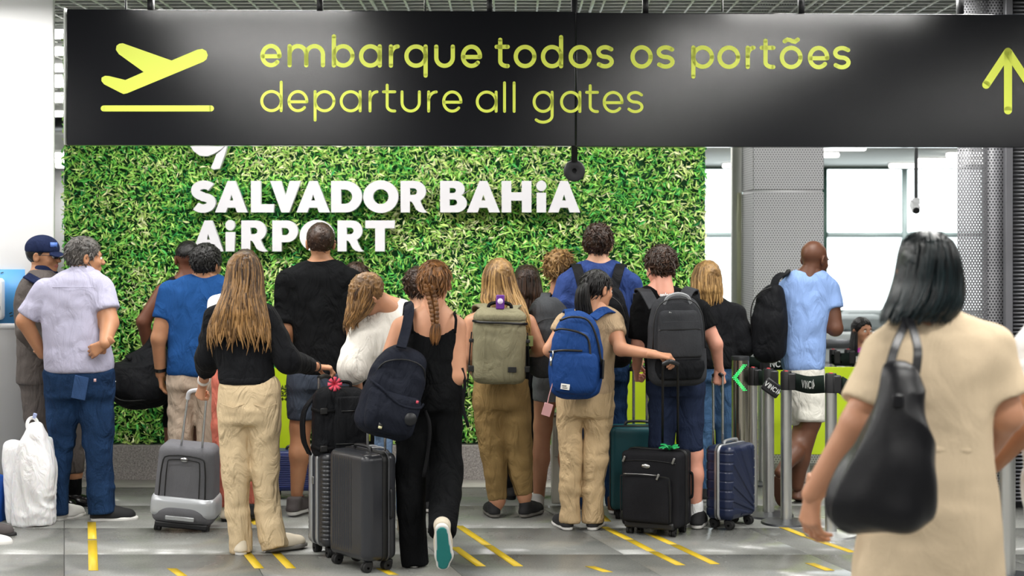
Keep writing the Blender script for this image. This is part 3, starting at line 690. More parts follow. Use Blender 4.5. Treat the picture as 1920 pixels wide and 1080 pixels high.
# ================================================================ figure kit
def head_template():
    h = .0042; G = Field((-.1, -.13, -.17), (.1, .14, .14), h)
    G.ell((0, -.014, .032), (.074, .094, .084)); G.ell((0, .03, -.03), (.060, .062, .075), .03)
    G.ell((0, .052, -.078), (.034, .038, .03), .025)
    G.cone((-.03, .072, .02), (.03, .072, .02), .016, .016, .02)            # brow
    for s in (-1, 1):
        G.ell((s*.036, .064, -.022), (.022, .022, .02), .02); G.ell((s*.0315, .094, .004), (.014, .014, .010), .014, mode='s')
    G.cone((0, .088, .008), (0, .108, -.022), .007, .0115, .012); G.ell((0, .104, -.026), (.016, .011, .008), .008)
    G.ell((0, .087, -.052), (.022, .012, .006), .006); G.ell((0, .085, -.062), (.018, .012, .006), .006)
    G.cone((0, -.022, -.06), (0, -.03, -.16), .052, .056, .03)
    for s in (-1, 1):
        R = rotz(s*.35)@roty(s*.12)
        G.ell((s*.079, -.012, -.006), (.010, .020, .032), .008, R=R); G.ell((s*.088, -.010, -.002), (.006, .011, .018), .006, R=R, mode='s')
    V, F = G.mesh(); V = relax(V, F, 1, .4)
    c = V[F].mean(1); mi = np.zeros(len(F), int)
    lip = (np.abs(c[:, 0]) < .024*(1-((c[:, 2]+.057)/.016)**2).clip(0)) & (np.abs(c[:, 2]+.057) < .0125) & (c[:, 1] > .085)
    mi[lip] = 1
    Vs, Fs, Ms = [V], [F], [mi]; n = len(V)
    def addell(ctr, r, m, R=None, k=10):
        nonlocal n
        u = np.linspace(0, math.pi, k+1); w = np.linspace(0, 2*math.pi, 2*k, endpoint=False)
        P = np.array([[math.sin(a)*math.cos(b), math.sin(a)*math.sin(b), math.cos(a)] for a in u for b in w])*np.array(r)
        if R is not None: P = P@np.asarray(R).T
        q = np.array([[i*2*k+j, (i+1)*2*k+j, (i+1)*2*k+(j+1) % (2*k), i*2*k+(j+1) % (2*k)] for i in range(k) for j in range(2*k)])
        Vs.append(P+np.array(ctr)); Fs.append(q+n); Ms.append(np.full(len(q), m)); n += len(P)
    for s in (-1, 1):
        addell((s*.0315, .079, .003), (.0125, .0125, .0115), 2); addell((s*.0315, .0878, .003), (.0055, .0042, .0055), 3, k=6)
        addell((s*.033, .089, .024), (.017, .006, .0035), 4, roty(s*.12), 6)
    return np.concatenate(Vs), np.concatenate(Fs), np.concatenate(Ms)
HEAD = head_template()
def hand_template(kind):
    """left hand: wrist at origin, fingers +z, palm +y, thumb +x"""
    h = .0036; G = Field((-.06, -.05, -.05), (.08, .1, .2), h)
    kx = [.031, .0105, -.010, -.029]; kz = [.086, .09, .086, .078]
    G.cone((0, 0, -.045), (0, 0, .005), .0265, .026, flat=((0, 1, 0), .78))
    for x, z in zip(kx, kz): G.cone((x*.5, 0, .0), (x, -.001, z), .0125, .0115, .016)
    cu = {'relax': (.42, .55, .3), 'grip': (1.15, 1.35, .8), 'half': (.75, .9, .5), 'flat': (.12, .15, .1)}[kind]
    Ls = [(.043, .026, .022), (.047, .030, .023), (.043, .028, .022), (.034, .021, .019)]; sp = [.08, .02, -.05, -.13]
    for x, z, L, s, e in zip(kx, kz, Ls, sp, (0, .03, .07, .12)):
        p = np.array([x, 0, z]); a = 0; r = .0098
        for i, l in enumerate(L):
            a += cu[i]*(1+e); d = np.array([math.sin(s)*math.cos(a), math.sin(a), math.cos(a)*math.cos(s)]); q = p+d*l
            G.cone(p, q, r, r-.0009, .004 if i else .008); p = q; r -= .0009
    th = {'relax': [(.014, .004, .012), (.04, .018, .044), (.048, .03, .072), (.047, .042, .096)], 'flat': [(.014, .004, .012), (.046, .012, .04), (.062, .02, .068), (.07, .024, .092)]}.get(
        kind, [(.014, .006, .012), (.042, .028, .04), (.034, .05, .062), (.014, .058, .078)])
    for i, (rr, r2) in enumerate(((.015, .0125), (.0115, .0105), (.0105, .0085))): G.cone(th[i], th[i+1], rr, r2, .010 if i == 0 else .004)
    V, F = G.mesh(); return relax(V, F, 1, .35), F
HANDS = {k: hand_template(k) for k in ('relax', 'grip', 'half', 'flat')}
def shoe_template():
    h = .0062; G = Field((-.06, -.03, 0), (.06, .3, .12), h)
    def foot(z, g=0.): 
        G.cone((0, .038, z), (.003, .19, z), .034+g, .046+g, .01); G.cone((.003, .19, z), (-.004, .24, z), .046+g, .034+g, .01)
    foot(.014); G.cutf(lambda x, y, z: np.maximum(z-.028+.012*np.clip(y-.2, 0, 1)*0, .001-z)+0*x+0*y, .006)
    V, F = G.mesh(); sole = (relax(V, F, 1, .4), F)
    G = Field((-.06, -.03, 0), (.06, .3, .13), h)
    G.cone((0, .04, .03), (0, .055, .082), .035, .036, .02); G.cone((0, .06, .078), (.002, .15, .05), .035, .037, .03); G.cone((.002, .12, .035), (-.002, .225, .032), .043, .034, .03)
    G.cone((0, .035, .03), (0, .2, .03), .033, .04, .02)
    G.cutf(lambda x, y, z: np.maximum(.022-z, z-.1)+0*x+0*y, .004)
    V, F = G.mesh(); return sole, (relax(V, F, 1, .4), F)
SOLE, UPPER = shoe_template()
def head_R(yaw, pitch, roll): return rotz(-math.radians(yaw))@rotx(math.radians(pitch))@roty(math.radians(roll))
m_lip = plain('lips', '#a8615a', .45); m_eye = plain('eye_white', '#e6e2dc', .25); m_iris = plain('iris', '#2a1a12', .2); m_brow = plain('brow', '#2a1d16', .7)
SKIN = {k: skin('skin_'+k, c) for k, c in dict(fair='#dba98c', tan='#c48f70', olive='#ae7d5c', brown='#5f3c2a', dark='#6b4230', pink='#d79a84').items()}
def hair_mesh(name, par, off, mat, pieces):
    """pieces: list of (V, F, rnd)"""
    n = 0; Vs, Q, A = [], [], []
    for V, F, a in pieces:
        if not len(V): continue
        Vs.append(V); Q.append(np.asarray(F)+n); A.append(np.full(len(V), a) if np.isscalar(a) else a); n += len(V)
    return mk(name, np.concatenate(Vs), Q, mat, par, off=off, attr=np.concatenate(A))
ZL = (([-.2, -.10, -.06, -.02, .012, .035, .06, .09, .2]), ([-.085, -.08, -.075, -.045, -.012, .012, .045, .085, .1]))
def cap(Hd, t=.010, noise=.004, freq=90, nape=0., zl=None, h=.0052, bulge=None, seed=0):
    c, R, sc = Hd; G = Field((-.14, -.17, -.15), (.14, .15, .18), h)
    G.ell((0, -.016, .034), (.076+t, .097+t, .087+t))
    if bulge:
        for q, r in bulge: G.ell(q, r, .03)
    zl = zl or ZL
    G.cutf(lambda x, y, z: (np.interp(y, zl[0], zl[1])+nape-z)*.8+.006*np.sin(x*140)*np.cos(y*90)+0*x, .012)
    V, F = G.mesh()
    if noise:
        nn = vnormals(V, F); d = vnoise(V*freq+seed)+.6*vnoise(V*freq*2.1+5+seed); V = V+nn*(noise*d)[:, None]
    a = np.clip(.42+.3*vnoise(V*np.array([60, 60, 25])+2), 0, 1)
    return V*sc@R.T+c, F, a
def tubes(paths, w, flat=.5, tip=.12, out=None):
    """paths (n,S,3) -> tapered 4-sided locks"""
    P = np.asarray(paths); n, m, _ = P.shape
    T = np.gradient(P, axis=1); T /= np.linalg.norm(T, axis=2, keepdims=True)+1e-9
    O = out if out is not None else np.tile(np.array([0, -1., 0]), (n, m, 1))
    sd = np.cross(T, O); sd /= np.linalg.norm(sd, axis=2, keepdims=True)+1e-6; ou = np.cross(sd, T)
    t = np.linspace(0, 1, m); pr = (np.minimum(1, .35+3*t)*(1-(1-tip)*np.clip((t-.55)/.45, 0, 1)**1.6))[None, :, None]
    w = np.asarray(w).reshape(-1, 1, 1)*pr
    V = np.stack([P+sd*w, P+ou*w*flat, P-sd*w, P-ou*w*flat], 2).reshape(-1, 3)
    b = (np.arange(n)*m*4)[:, None, None, None]; i = (np.arange(m-1)*4)[None, :, None, None]; k = np.arange(4)[None, None, :]
    q = np.stack([k, (k+1) % 4, (k+1) % 4+4, k+4], -1)[0, 0]
    return V, (b+i+q[None, None]).reshape(-1, 4)
def short_locks(Hd, n, L, w, t=.012, zl=None, curl=.5, nape=0., seed=1):
    c, R, sc = Hd; g = np.random.default_rng(seed); zl = zl or ZL
    u = g.normal(size=(n*4, 3)); u /= np.linalg.norm(u, axis=1)[:, None]
    r = np.array([.076+t, .097+t, .087+t]); p = u*r+np.array([0, -.016, .034])
    p = p[p[:, 2] > np.interp(p[:, 1], zl[0], zl[1])+nape+.004][:n]; n = len(p)
    nrm = (p-np.array([0, -.016, .034]))/r**2; nrm /= np.linalg.norm(nrm, axis=1)[:, None]
    dn = np.array([0, -.35, -1.])+g.normal(0, curl, (n, 3)); dn = dn-nrm*(dn*nrm).sum(1)[:, None]*.85; dn /= np.linalg.norm(dn, axis=1)[:, None]
    l = (L*g.uniform(.6, 1.3, n))[:, None]; b = g.normal(0, curl*.5, (n, 3))
    ts = np.linspace(0, 1, 5); P = np.stack([p-nrm*.004+dn*l*s+nrm*(l*.28*s*(1-.4*s))+b*l*s*s*.6 for s in ts], 1)
    V, F = tubes(P, w*g.uniform(.7, 1.3, n), .6, .1, np.repeat(nrm[:, None], 5, 1)); a = np.repeat(g.uniform(.1, .95, n), 20)
    return V*sc@R.T+c, F, a
def mass(rows, h=.0085, rnd=.03, noise=.004, seed=0, p=2.1):
    G = Field((rows[:, 1]-rows[:, 3]).min()*np.array([1, 0, 0])+np.array([0, (rows[:, 2]-rows[:, 4]).min(), rows[0, 0]]),
              np.array([(rows[:, 1]+rows[:, 3]).max(), (rows[:, 2]+rows[:, 4]).max(), rows[-1, 0]]), h)
    G.loft(rows, p=p, rnd=rnd); V, F = G.mesh()
    if not len(V): return V, F, np.zeros(0)
    n = vnormals(V, F); d = vnoise(V*np.array([70, 70, 7])+seed)+.5*vnoise(V*np.array([150, 150, 12])+seed); V = V+n*(noise*d)[:, None]
    return V, F, np.clip(.32+.3*vnoise(V*np.array([55, 55, 5])+seed)+.35*((rows[-1, 0]-V[:, 2])/(rows[-1, 0]-rows[0, 0])-.35), 0, 1)
def mass_locks(rows, n, w=.007, over=.05, start=(.0, .6), wave=.004, wf=30, seed=2, a0=0, a1=360, S=14, lift=.002, endvar=.12):
    """locks that run down over the hair mass"""
    g = np.random.default_rng(seed); ph = np.radians(g.uniform(a0, a1, n)); z0, z1 = rows[0, 0], rows[-1, 0]; H = z1-z0
    zs = z1-H*(.02+g.uniform(*start, n)**1.5); ze = z0+g.normal(0, 1, n)*endvar*H*.5-over*g.uniform(-.3, 1, n)
    t = np.linspace(0, 1, S)[None]; z = zs[:, None]*(1-t)+ze[:, None]*t
    I = lambda k: np.interp(np.maximum(z, z0), rows[:, 0], rows[:, k]); f = g.uniform(0, 6.28, n)[:, None]; ph2 = ph[:, None]+.10*np.sin(z*wf*.35+f)
    A, B = I(3)+lift, I(4)+lift
    x = I(1)+A*np.cos(ph2)+wave*np.sin(z*wf+f)*t; y = I(2)+B*np.sin(ph2)+wave*np.cos(z*wf*1.1+f*2)*t
    P = np.stack([x, y, z], -1); O = np.stack([np.cos(ph2)/A, np.sin(ph2)/B, 0*z], -1); O /= np.linalg.norm(O, axis=2)[..., None]
    V, F = tubes(P, w*g.uniform(.6, 1.4, n), .45, .1, O)
    return V, F, np.clip(np.repeat(g.uniform(0, .8, n), S*4)+.42*((z1-V[:, 2])/H-.35), 0, 1)
class Fig:
    """a person: Empty at the feet, children body, clothing, hair"""
    def __init__(s, label, D, x, fy=None, h=.0115):
        s.D = D; s.h = h; fz = 0.0; b = Wp(x, HZ, D); b[2] = 0; s.base = b
        s.o = thing('person', label, 'person', b); s.extra = []; s.Hd = None
    def W(s, q):
        return Wp(q[0], q[1], s.D+(q[2] if len(q) > 2 else 0))
    def rows(s, rows):
        out = []
        for r in rows:
            py, xl, xr = r[:3]; b = r[3] if len(r) > 3 else .11; dy = r[4] if len(r) > 4 else 0
            c = Wp((xl+xr)/2, py, s.D+dy); out.append((c[2], c[0], c[1], (xr-xl)/2*(s.D+dy)/FPX, b))
        return srows(out)
    def pxr(s, w, dy=0): return w*(s.D+dy)/FPX
    def head(s, px, py, dy=0, yaw=0, pitch=0, roll=0, sc=1.0):
        s.Hd = (s.W((px, py, dy)), head_R(yaw, pitch, roll), sc)
    def headv(s, px, py, dy, up, fw, sc=1.0):
        u = np.array(up, float); u /= np.linalg.norm(u); f_ = np.array(fw, float); f_ -= u*(u@f_); f_ /= np.linalg.norm(f_)
        s.Hd = (s.W((px, py, dy)), np.stack([np.cross(f_, u), f_, u], 1), sc)
    def body(s, sk, torso=None, arms=(), legs=(), feet=(), neck=True, brow=None, shrink=.012):
        """arms/legs: dict p=[3D px points], r=[radii]; hand=(kind, side, dir, palm, scale)"""
        pts = []
        R_ = s.rows(torso) if torso else None
        lim = [s.base]
        if R_ is not None: lim += [np.array([(R_[:, 1]-R_[:, 3]).min(), (R_[:, 2]-R_[:, 4]).min(), R_[0, 0]]), np.array([(R_[:, 1]+R_[:, 3]).max(), (R_[:, 2]+R_[:, 4]).max(), R_[-1, 0]])]
        for a in list(arms)+list(legs):
            a['w'] = [s.W(q) for q in a['p']]
            for q in a['w']: lim += [q-.09, q+.09]
        c, R, sc = s.Hd; lim += [c-.12, c+.12]; lim = np.array(lim)
        G = Field(lim.min(0), lim.max(0), s.h)
        if R_ is not None: G.loft(R_, grow=-shrink, rnd=.04)
        nk = [c+R@np.array([0, -.024, -.05])*sc]
        if R_ is not None:
            top = np.array([R_[-1, 1], R_[-1, 2], R_[-1, 0]-.06]); G.cone(nk[0], top, .05*sc, .062*sc, .05)
        for a in legs:
            w, r = a['w'], a['r']
            for i in range(len(w)-1): G.cone(w[i], w[i+1], r[i], r[i+1], .03)
        for a in arms:
            w, r = a['w'], a['r']
            for i in range(len(w)-1): G.cone(w[i], w[i+1], r[i], r[i+1], .035 if i == 0 else .018)
        V, F = G.mesh(); V = relax(V, F, 2, .5)
        Vs, Fs, Ms = [V], [F], [np.zeros(len(F), int)]; n = len(V)
        hv, hf, hm = HEAD; Vs.append(hv*sc@R.T+c); Fs.append(hf+n); Ms.append(hm); n += len(hv)
        for a in arms:
            if not a.get('hand'): continue
            kind, side = a['hand'][:2]; w = a['w']; d = a['hand'][2] if len(a['hand']) > 2 and a['hand'][2] is not None else w[-1]-w[-2]
            pn = a['hand'][3] if len(a['hand']) > 3 and a['hand'][3] is not None else ((1, 0, 0) if side == 'L' else (-1, 0, 0)); k = a['hand'][4] if len(a['hand']) > 4 else .95
            Z = np.array(d, float); Z /= np.linalg.norm(Z); Y = np.array(pn, float); Y -= Z*(Y@Z); Y /= np.linalg.norm(Y); X = np.cross(Y, Z)
            hv, hf = HANDS[kind]; hv = hv*k
            if side == 'R': hv = hv*np.array([-1, 1, 1]); hf = hf[:, ::-1]
            Vs.append(hv@np.stack([X, Y, Z], 0)+w[-1]); Fs.append(hf+n); Ms.append(np.zeros(len(hf), int)); n += len(hv)
        for (px, py, dy, yaw, pitch, k) in feet:
            hv, hf = UPPER; M = rotz(-math.radians(yaw))@rotx(math.radians(pitch)); v = (hv*np.array([.92, .9, .8])-np.array([0, .02, .018]))*k
            Vs.append(v@M.T+s.W((px, py, dy))); Fs.append(hf+n); Ms.append(np.zeros(len(hf), int)); n += len(hv)
        s.bodyo = mk('body', np.concatenate(Vs), np.concatenate(Fs), [sk, m_lip, m_eye, m_iris, brow or m_brow], s.o, mi=np.concatenate(Ms), off=s.base)
        s.arms = arms; s.legs = legs; s.R_ = R_
    def garment(s, name, mat, torso=None, grow=0., arms=(), chains=(), fold=.004, freq=(7, 7, 15), cut=None, k=.03, rnd=.03, seed=0., p=2.25, h=None, hollow=False):
        """arms: list of (arm dict, end fraction, ease); chains: lists of (px, py, dy, r)"""
        lim = []; R_ = s.rows(torso) if isinstance(torso, list) else torso
        if R_ is not None: lim += [np.array([(R_[:, 1]-R_[:, 3]).min(), (R_[:, 2]-R_[:, 4]).min(), R_[0, 0]])-grow, np.array([(R_[:, 1]+R_[:, 3]).max(), (R_[:, 2]+R_[:, 4]).max(), R_[-1, 0]])+grow]
        segs = []
        for a, e, ease in arms:
            w, r = a['w'], a['r']; m = len(w)-1; ez = ease if isinstance(ease, (tuple, list)) else (ease,)*(m+1)
            for i in range(m):
                if e <= i: break
                f = min(1, e-i); last = (e <= i+1)
                b = w[i]+(w[i+1]-w[i])*f; rb = r[i]+(r[i+1]-r[i])*f; eb = ez[i]+(ez[i+1]-ez[i])*f
                segs.append((w[i], b, r[i]+ez[i], rb+eb, last, k if i == 0 else .02))
        for ch in chains:
            w = [s.W(q[:3]) for q in ch]; r = [q[3] for q in ch]
            for i in range(len(w)-1): segs.append((w[i], w[i+1], r[i], r[i+1], i == len(w)-2, k if i == 0 else .012))
        for a, b, ra, rb, _, _ in segs: R = max(ra, rb); lim += [np.minimum(a, b)-R, np.maximum(a, b)+R]
        lim = np.array(lim); G = Field(lim.min(0), lim.max(0), h or s.h)
        if R_ is not None: G.loft(R_, grow=grow, rnd=rnd, p=p)
        for a, b, ra, rb, last, kk in segs: G.cone(a, b, ra, rb, kk, cut=last)
        if cut is not None: G.cutf(cut, .004)
        V, F = G.mesh(); V = relax(V, F, 2, .5)
        if fold: V = rumple(V, F, fold, freq, seed)
        return mk(name, V, F, mat, s.o, off=s.base)
    def legchain(s, rows, ease=0.):
        """rows (py, xl, xr[, dy]) -> chain of (px,py,dy,r)"""
        return [((r[1]+r[2])/2, r[0], r[3] if len(r) > 3 else 0, s.pxr((r[2]-r[1])/2, r[3] if len(r) > 3 else 0)+ease) for r in rows]
    def inner(s, rows, cap_=(.082, .06, .056, .04)):
        """body leg hidden inside trousers"""
        ch = s.legchain(rows); n = len(ch); lim = np.interp(np.linspace(0, 1, n), np.linspace(0, 1, len(cap_)), cap_)
        P_ = [c[:3] for c in ch]; P_[-1] = (P_[-1][0], P_[-1][1]-.05*FPX/s.D, P_[-1][2]); return dict(p=P_, r=[min(l, max(.025, c[3]-.014)) for c, l in zip(ch, lim)])
    def shoe(s, px, py, dy=0, yaw=0, pitch=0, k=1.0, upper=None, sole=None, roll=0, piv=.1, name='shoe', extra=None):
        """px,py,dy: ground point under the middle of the shoe"""
        M = rotz(-math.radians(yaw))@rotx(math.radians(pitch))@roty(math.radians(roll)); t = s.W((px, py, dy))
        f = lambda v: ((v-np.array([0, .058, 0]))*k)@M.T+t
        a = mk(name, f(UPPER[0]), UPPER[1], upper, s.o, off=s.base); b = mk('sole', f(SOLE[0]*np.array([1, 1, 1.0])), SOLE[1], sole, a, off=s.base)
        if extra is not None:
            l = MB()
            for i in range(4): l.box((0, .115+.022*i, .098-.012*i), (.05-.002*i, .007, .006), rotx(-.35))
            l.V = [f(v) for v in l.V]; l.build('laces', extra, a, off=s.base)
        return a
    def hair(s, mat, pieces): return hair_mesh('hair', s.o, s.base, mat, pieces)
H_BLACK = hairmat('hair_black', '#060607', '#1d1a18', .45); H_DBROWN = hairmat('hair_dark_brown', '#120c09', '#4a3325'); H_BROWN = hairmat('hair_brown', '#2b1b11', '#a57d4e')
H_BLOND = hairmat('hair_dark_blond', '#4a3118', '#c29a62'); H_GREY = hairmat('hair_greying', '#0e0c0b', '#6f6a66'); H_TEAL = hairmat('hair_teal_black', '#07090b', '#1d2a2d', .3)
H_AUB = hairmat('hair_auburn', '#2e1a0e', '#9a6a3e')
# ================================================================ the people, left to right
J_DENIM = fabric('dark_denim', '#14243c', .3, fold=.8, weave=.5, fade='#29446a')
J_LIGHT = fabric('light_denim', '#7f9bbf', .25, fold=.6, weave=.5)
J_MID = fabric('mid_denim', '#2c4f7c', .3, fold=.6, weave=.5, fade='#5f83ab')
F_BLACK = fabric('black_cotton', '#0b0c0e', .25, fold=.6); F_BLACK2 = fabric('black_fleece', '#121316', .3, fold=.6, sheen=.03)
F_BEIGE = fabric('beige_twill', '#cdb794', .1, fold=.6); F_KHAKI = fabric('khaki_linen', '#8e754c', .12, fold=.8); F_SAND = fabric('sand_twill', '#b9a07c', .1, fold=.7)
F_STONE = fabric('stone_chino', '#b7a593', .1, fold=.7); F_BLUE = fabric('royal_blue_tee', '#1c467c', .15, fold=.45); F_LAV = fabric('lavender_shirt', '#acaabf', .07, fold=.35)
F_GUARD = fabric('guard_grey', '#57514e', .12, fold=.5); F_NAVY = fabric('navy_cotton', '#1a2340', .2, fold=.5); F_WHITE = fabric('white_cotton', '#dcd7ce', .06, fold=.6)
F_PURE = fabric('bright_white_cotton', '#eeeeee', .04, fold=.5)
F_CORAL = fabric('coral_cotton', '#c8705f', .1, fold=.6); F_SLATE = fabric('slate_shorts', '#3c434f', .2, fold=.6); F_INDIGO = fabric('indigo_tee', '#33477f', .18, fold=.7)
F_LTBLUE = fabric('pale_blue_tee', '#86a2d4', .08, fold=.4); F_OFFW = fabric('off_white_shorts', '#d9d6cc', .05, fold=.5); F_NAVYSH = fabric('navy_shorts', '#20293f', .2, fold=.6)
F_CREAM = fabric('cream_knit', '#d9c4a6', .06, fold=.25, weave=.6, fscale=5); F_PINK = fabric('magenta_top', '#b53fa6', .15); F_GREYD = fabric('grey_denim', '#8d9196', .15, fold=.6)
F_TANTEE = fabric('tan_tee', '#b29a7c', .1, fold=.6); F_GREYT = fabric('dark_grey_top', '#3b3e42', .2)
m_shoeblk = plain('black_knit_shoe', '#19191b', .8, bump=.4, bscale=300); m_solew = plain('white_rubber_sole', '#dcdad6', .6); m_soleg = plain('grey_rubber_sole', '#77746f', .7)
m_shoebr = plain('brown_leather_shoe', '#5a3a26', .5); m_shoecream = plain('cream_canvas_shoe', '#cfc4b0', .8); m_shoegrey = plain('grey_mesh_shoe', '#4a4444', .8, bump=.4, bscale=300); m_patent = plain('polished_black_shoe', '#0d0d0e', .18)
m_teal = plain('teal_sole', '#1f7d7a', .7, bump=.3, bscale=120); m_watch = plain('watch_black', '#101012', .3); m_band = plain('pale_watch_band', '#e6e2de', .5); m_strap = fabric('nylon_black', '#141416', .2, fold=.15, rough=.7)
m_red = plain('red_accent', '#b02a3a', .6)
def band(f, name, p, q, r, w, mat, t=.5, face=False):
    """a bracelet/watch around the wrist between body points p->q"""
    a, b = np.asarray(p), np.asarray(q); d = (b-a)/np.linalg.norm(b-a); c = a+(b-a)*t
    u = np.cross(d, [0, 1., .2]); u /= np.linalg.norm(u); v = np.cross(d, u); R = np.stack([u, v, d], 1)
    mb = MB().lathe([(r+.0005, -w/2), (r+.004, -w/2), (r+.004, w/2), (r+.0005, w/2)], c, 18, R); o = mb.build(name, mat, f.o, smooth=True, off=f.base)
    if face: MB().box(c-v*(r+.006)*face, (.03, .03, .03), R).build('watch_face', m_watch, o, off=f.base, bevel=.006)
    return o
def long_hair(f, rows, mat, n=230, seed=1, capk=dict(t=.010, noise=.003), **k):
    R = f.rows(rows); q_ = R[:, 4] > .085; R[q_, 4] += .010; pcs = [mass(R, seed=seed, noise=k.pop('noise', .004)), mass_locks(R, n, seed=seed, **k)]
    if capk is not None: pcs.append(cap(f.Hd, **capk))
    return f.hair(mat, pcs)

# 1 guard in grey uniform and navy cap (faces right)
f = Fig('guard in grey uniform and navy cap standing behind the man in the lavender shirt', 10.05, 85)
f.head(82, 481, 0, 100, -2, 0, .99)
T = [(502, 62, 102, .07), (512, 50, 108, .12), (530, 38, 116, .19), (560, 30, 122, .20), (600, 30, 124, .18), (640, 36, 120, .17), (690, 34, 118, .18), (720, 32, 122, .18)]
A1 = dict(p=[(58, 545, -.17), (50, 622, -.20), (92, 672, -.16)], r=[.062, .05, .034], hand=('half', 'R', (1, .1, -.5), (0, 1, 0)))
A2 = dict(p=[(75, 545, .17), (70, 622, .2), (110, 672, .16)], r=[.06, .048, .034], hand=('half', 'L', (1, -.1, -.5), (0, -1, 0)))
L1r = [(712, 38, 116, -.03), (780, 46, 106, -.03), (850, 58, 106, -.03), (930, 66, 106, -.03)]; L2r = [(712, 56, 124, .12), (790, 92, 150, .12), (860, 112, 158, .12), (888, 118, 158, .12)]
f.body(SKIN['olive'], T, [A1, A2], [f.inner(L1r), f.inner(L2r+[(940, 125, 150, .12)])])
f.garment('shirt', F_GUARD, T, arms=[(A1, 1.95, (.012, .014, .012)), (A2, 1.95, (.012, .014, .012))], fold=.005)
f.garment('collar', F_NAVY, [(497, 66, 101, .068), (506, 62, 104, .076), (514, 58, 110, .09)], rnd=.01, fold=0, h=.007)
MB().box(f.W((62, 523, -.20)), (.10, .09, .012), roty(.5)@rotx(.3)).build('epaulette', F_NAVY, f.o, off=f.base, bevel=.004)
f.garment('trousers', F_GUARD, [(690, 36, 116, .165), (720, 36, 122, .165)], chains=[f.legchain(L1r), f.legchain(L2r)], fold=.004)
f.garment('boot_shaft', F_BLACK, chains=[[(138, 884, .12, .055), (137, 945, .12, .05)]], fold=.002)
f.shoe(82, 957, -.03, 95, 0, 1.05, m_patent, m_rubber); f.shoe(136, 957, .1, 95, 0, 1.05, m_patent, m_rubber)
c, R, sc = f.Hd
f.hair(H_BLACK, [cap(f.Hd, .006, .002, nape=.02)])
G = Field((-.12, -.16, -.02), (.12, .25, .16), .0062); G.ell((0, -.012, .05), (.089, .112, .088)); G.cutf(lambda x, y, z: .028-z+0*x+0*y, .006)
V, F = G.mesh(); cp = mk('cap', V*sc@R.T+c, F, F_NAVY, f.o, off=f.base)
G = Field((-.12, .0, -.02), (.12, .25, .1), .0055); G.ell((0, .10, .028), (.078, .085, .085)); G.cutf(lambda x, y, z: np.maximum(np.abs(z-.042+.9*(y-.06)*.35+4*x*x)-.006, .07-y)+0*x, .004)
V, F = G.mesh(); mk('peak', V*sc@R.T+c, F, F_NAVY, cp, off=f.base)
MB().box((.038, .084, .078), (.05, .006, .03), rotz(-.45)).xf(R*sc, c-f.base).build('badge', plain('cap_badge', '#5b7fd0', .5), cp)
mb = MB().box((.033, .10, .004), (.045, .004, .03)).box((-.033, .10, .004), (.045, .004, .03)).box((0, .104, .012), (.024, .003, .004))
gl_ = mb.xf(R*sc, c-f.base).build('glasses', m_black, f.o)
for s_ in (-1, 1): MB().tube([(s_*.082, -.01, .012), (s_*.078, .05, .010), (s_*.056, .10, .008)], .0022, 6).xf(R*sc, c-f.base).build('temple', m_black, gl_)

# 2 man in lavender shirt, hand on his back
f = Fig('man in lavender short-sleeved shirt and dark jeans with a hand on his back', 9.62, 150)
f.head(160, 484, 0, 62, -3, 0, 1.02)
T = [(503, 128, 180, .06), (512, 112, 186, .09), (524, 92, 194, .12), (548, 80, 198, .135), (590, 78, 194, .14), (640, 82, 204, .15), (670, 84, 213, .165), (698, 84, 214, .17)]
A1 = dict(p=[(86, 545, 0), (46, 602, -.02), (80, 664, .06)], r=[.062, .05, .034], hand=('half', 'L', (.7, .5, -.6), (.5, .8, .3)))
A2 = dict(p=[(190, 540, 0), (205, 606, -.07), (197, 644, -.20)], r=[.064, .056, .036], hand=('half', 'R', (-.75, -.02, -.45), (.1, 1, .1), .95))
L1r = [(705, 84, 152), (780, 87, 148), (860, 96, 134), (920, 99, 130), (966, 99, 130)]; L2r = [(705, 144, 214), (780, 150, 213), (860, 161, 212), (920, 163, 214), (962, 165, 219)]
f.body(SKIN['olive'], T, [A1, A2], [f.inner(L1r), f.inner(L2r)])
f.garment('shirt', F_LAV, T, arms=[(A1, .86, (.014, .02)), (A2, .66, (.016, .03))], fold=.0065, freq=(7, 7, 13), seed=4)
f.garment('collar', F_LAV, [(497, 134, 178, .068), (506, 128, 182, .08), (514, 122, 184, .092)], rnd=.01, fold=0, h=.007)
yk = [f.W((x, 538+abs(x-135)*.02, -.142+.0011*abs(x-135)*.6)) for x in range(98, 180, 8)]
MB().tube(yk, .0022, 5).build('yoke_seam', F_LAV, f.o, off=f.base)
j = f.garment('jeans', J_DENIM, [(694, 84, 214, .155), (716, 84, 214, .16), (745, 86, 213, .155)], chains=[f.legchain(L1r), f.legchain(L2r)], fold=.008, freq=(7, 7, 14), seed=2)
MB().box(f.W((150, 727, -.158)), (.085, .01, .14), roty(.2)@rotx(.1)).build('back_pocket', fabric('pocket_denim', '#36507a', .2), f.o, off=f.base, bevel=.004)
MB().box(f.W((178, 713, -.150)), (.014, .006, .018)).build('label_tab', plain('red_white_tab', '#d8b0b0', .6), f.o, off=f.base)
f.shoe(188, 978, -.0, 80, 0, 1.04, m_shoeblk, m_solew, extra=m_shoeblk); f.shoe(114, 977, .03, 25, 0, 1.0, m_solew, m_solew)
f.hair(H_GREY, [cap(f.Hd, .010, .003, nape=-.01), short_locks(f.Hd, 420, .03, .0042, .010, curl=.45, seed=5)])

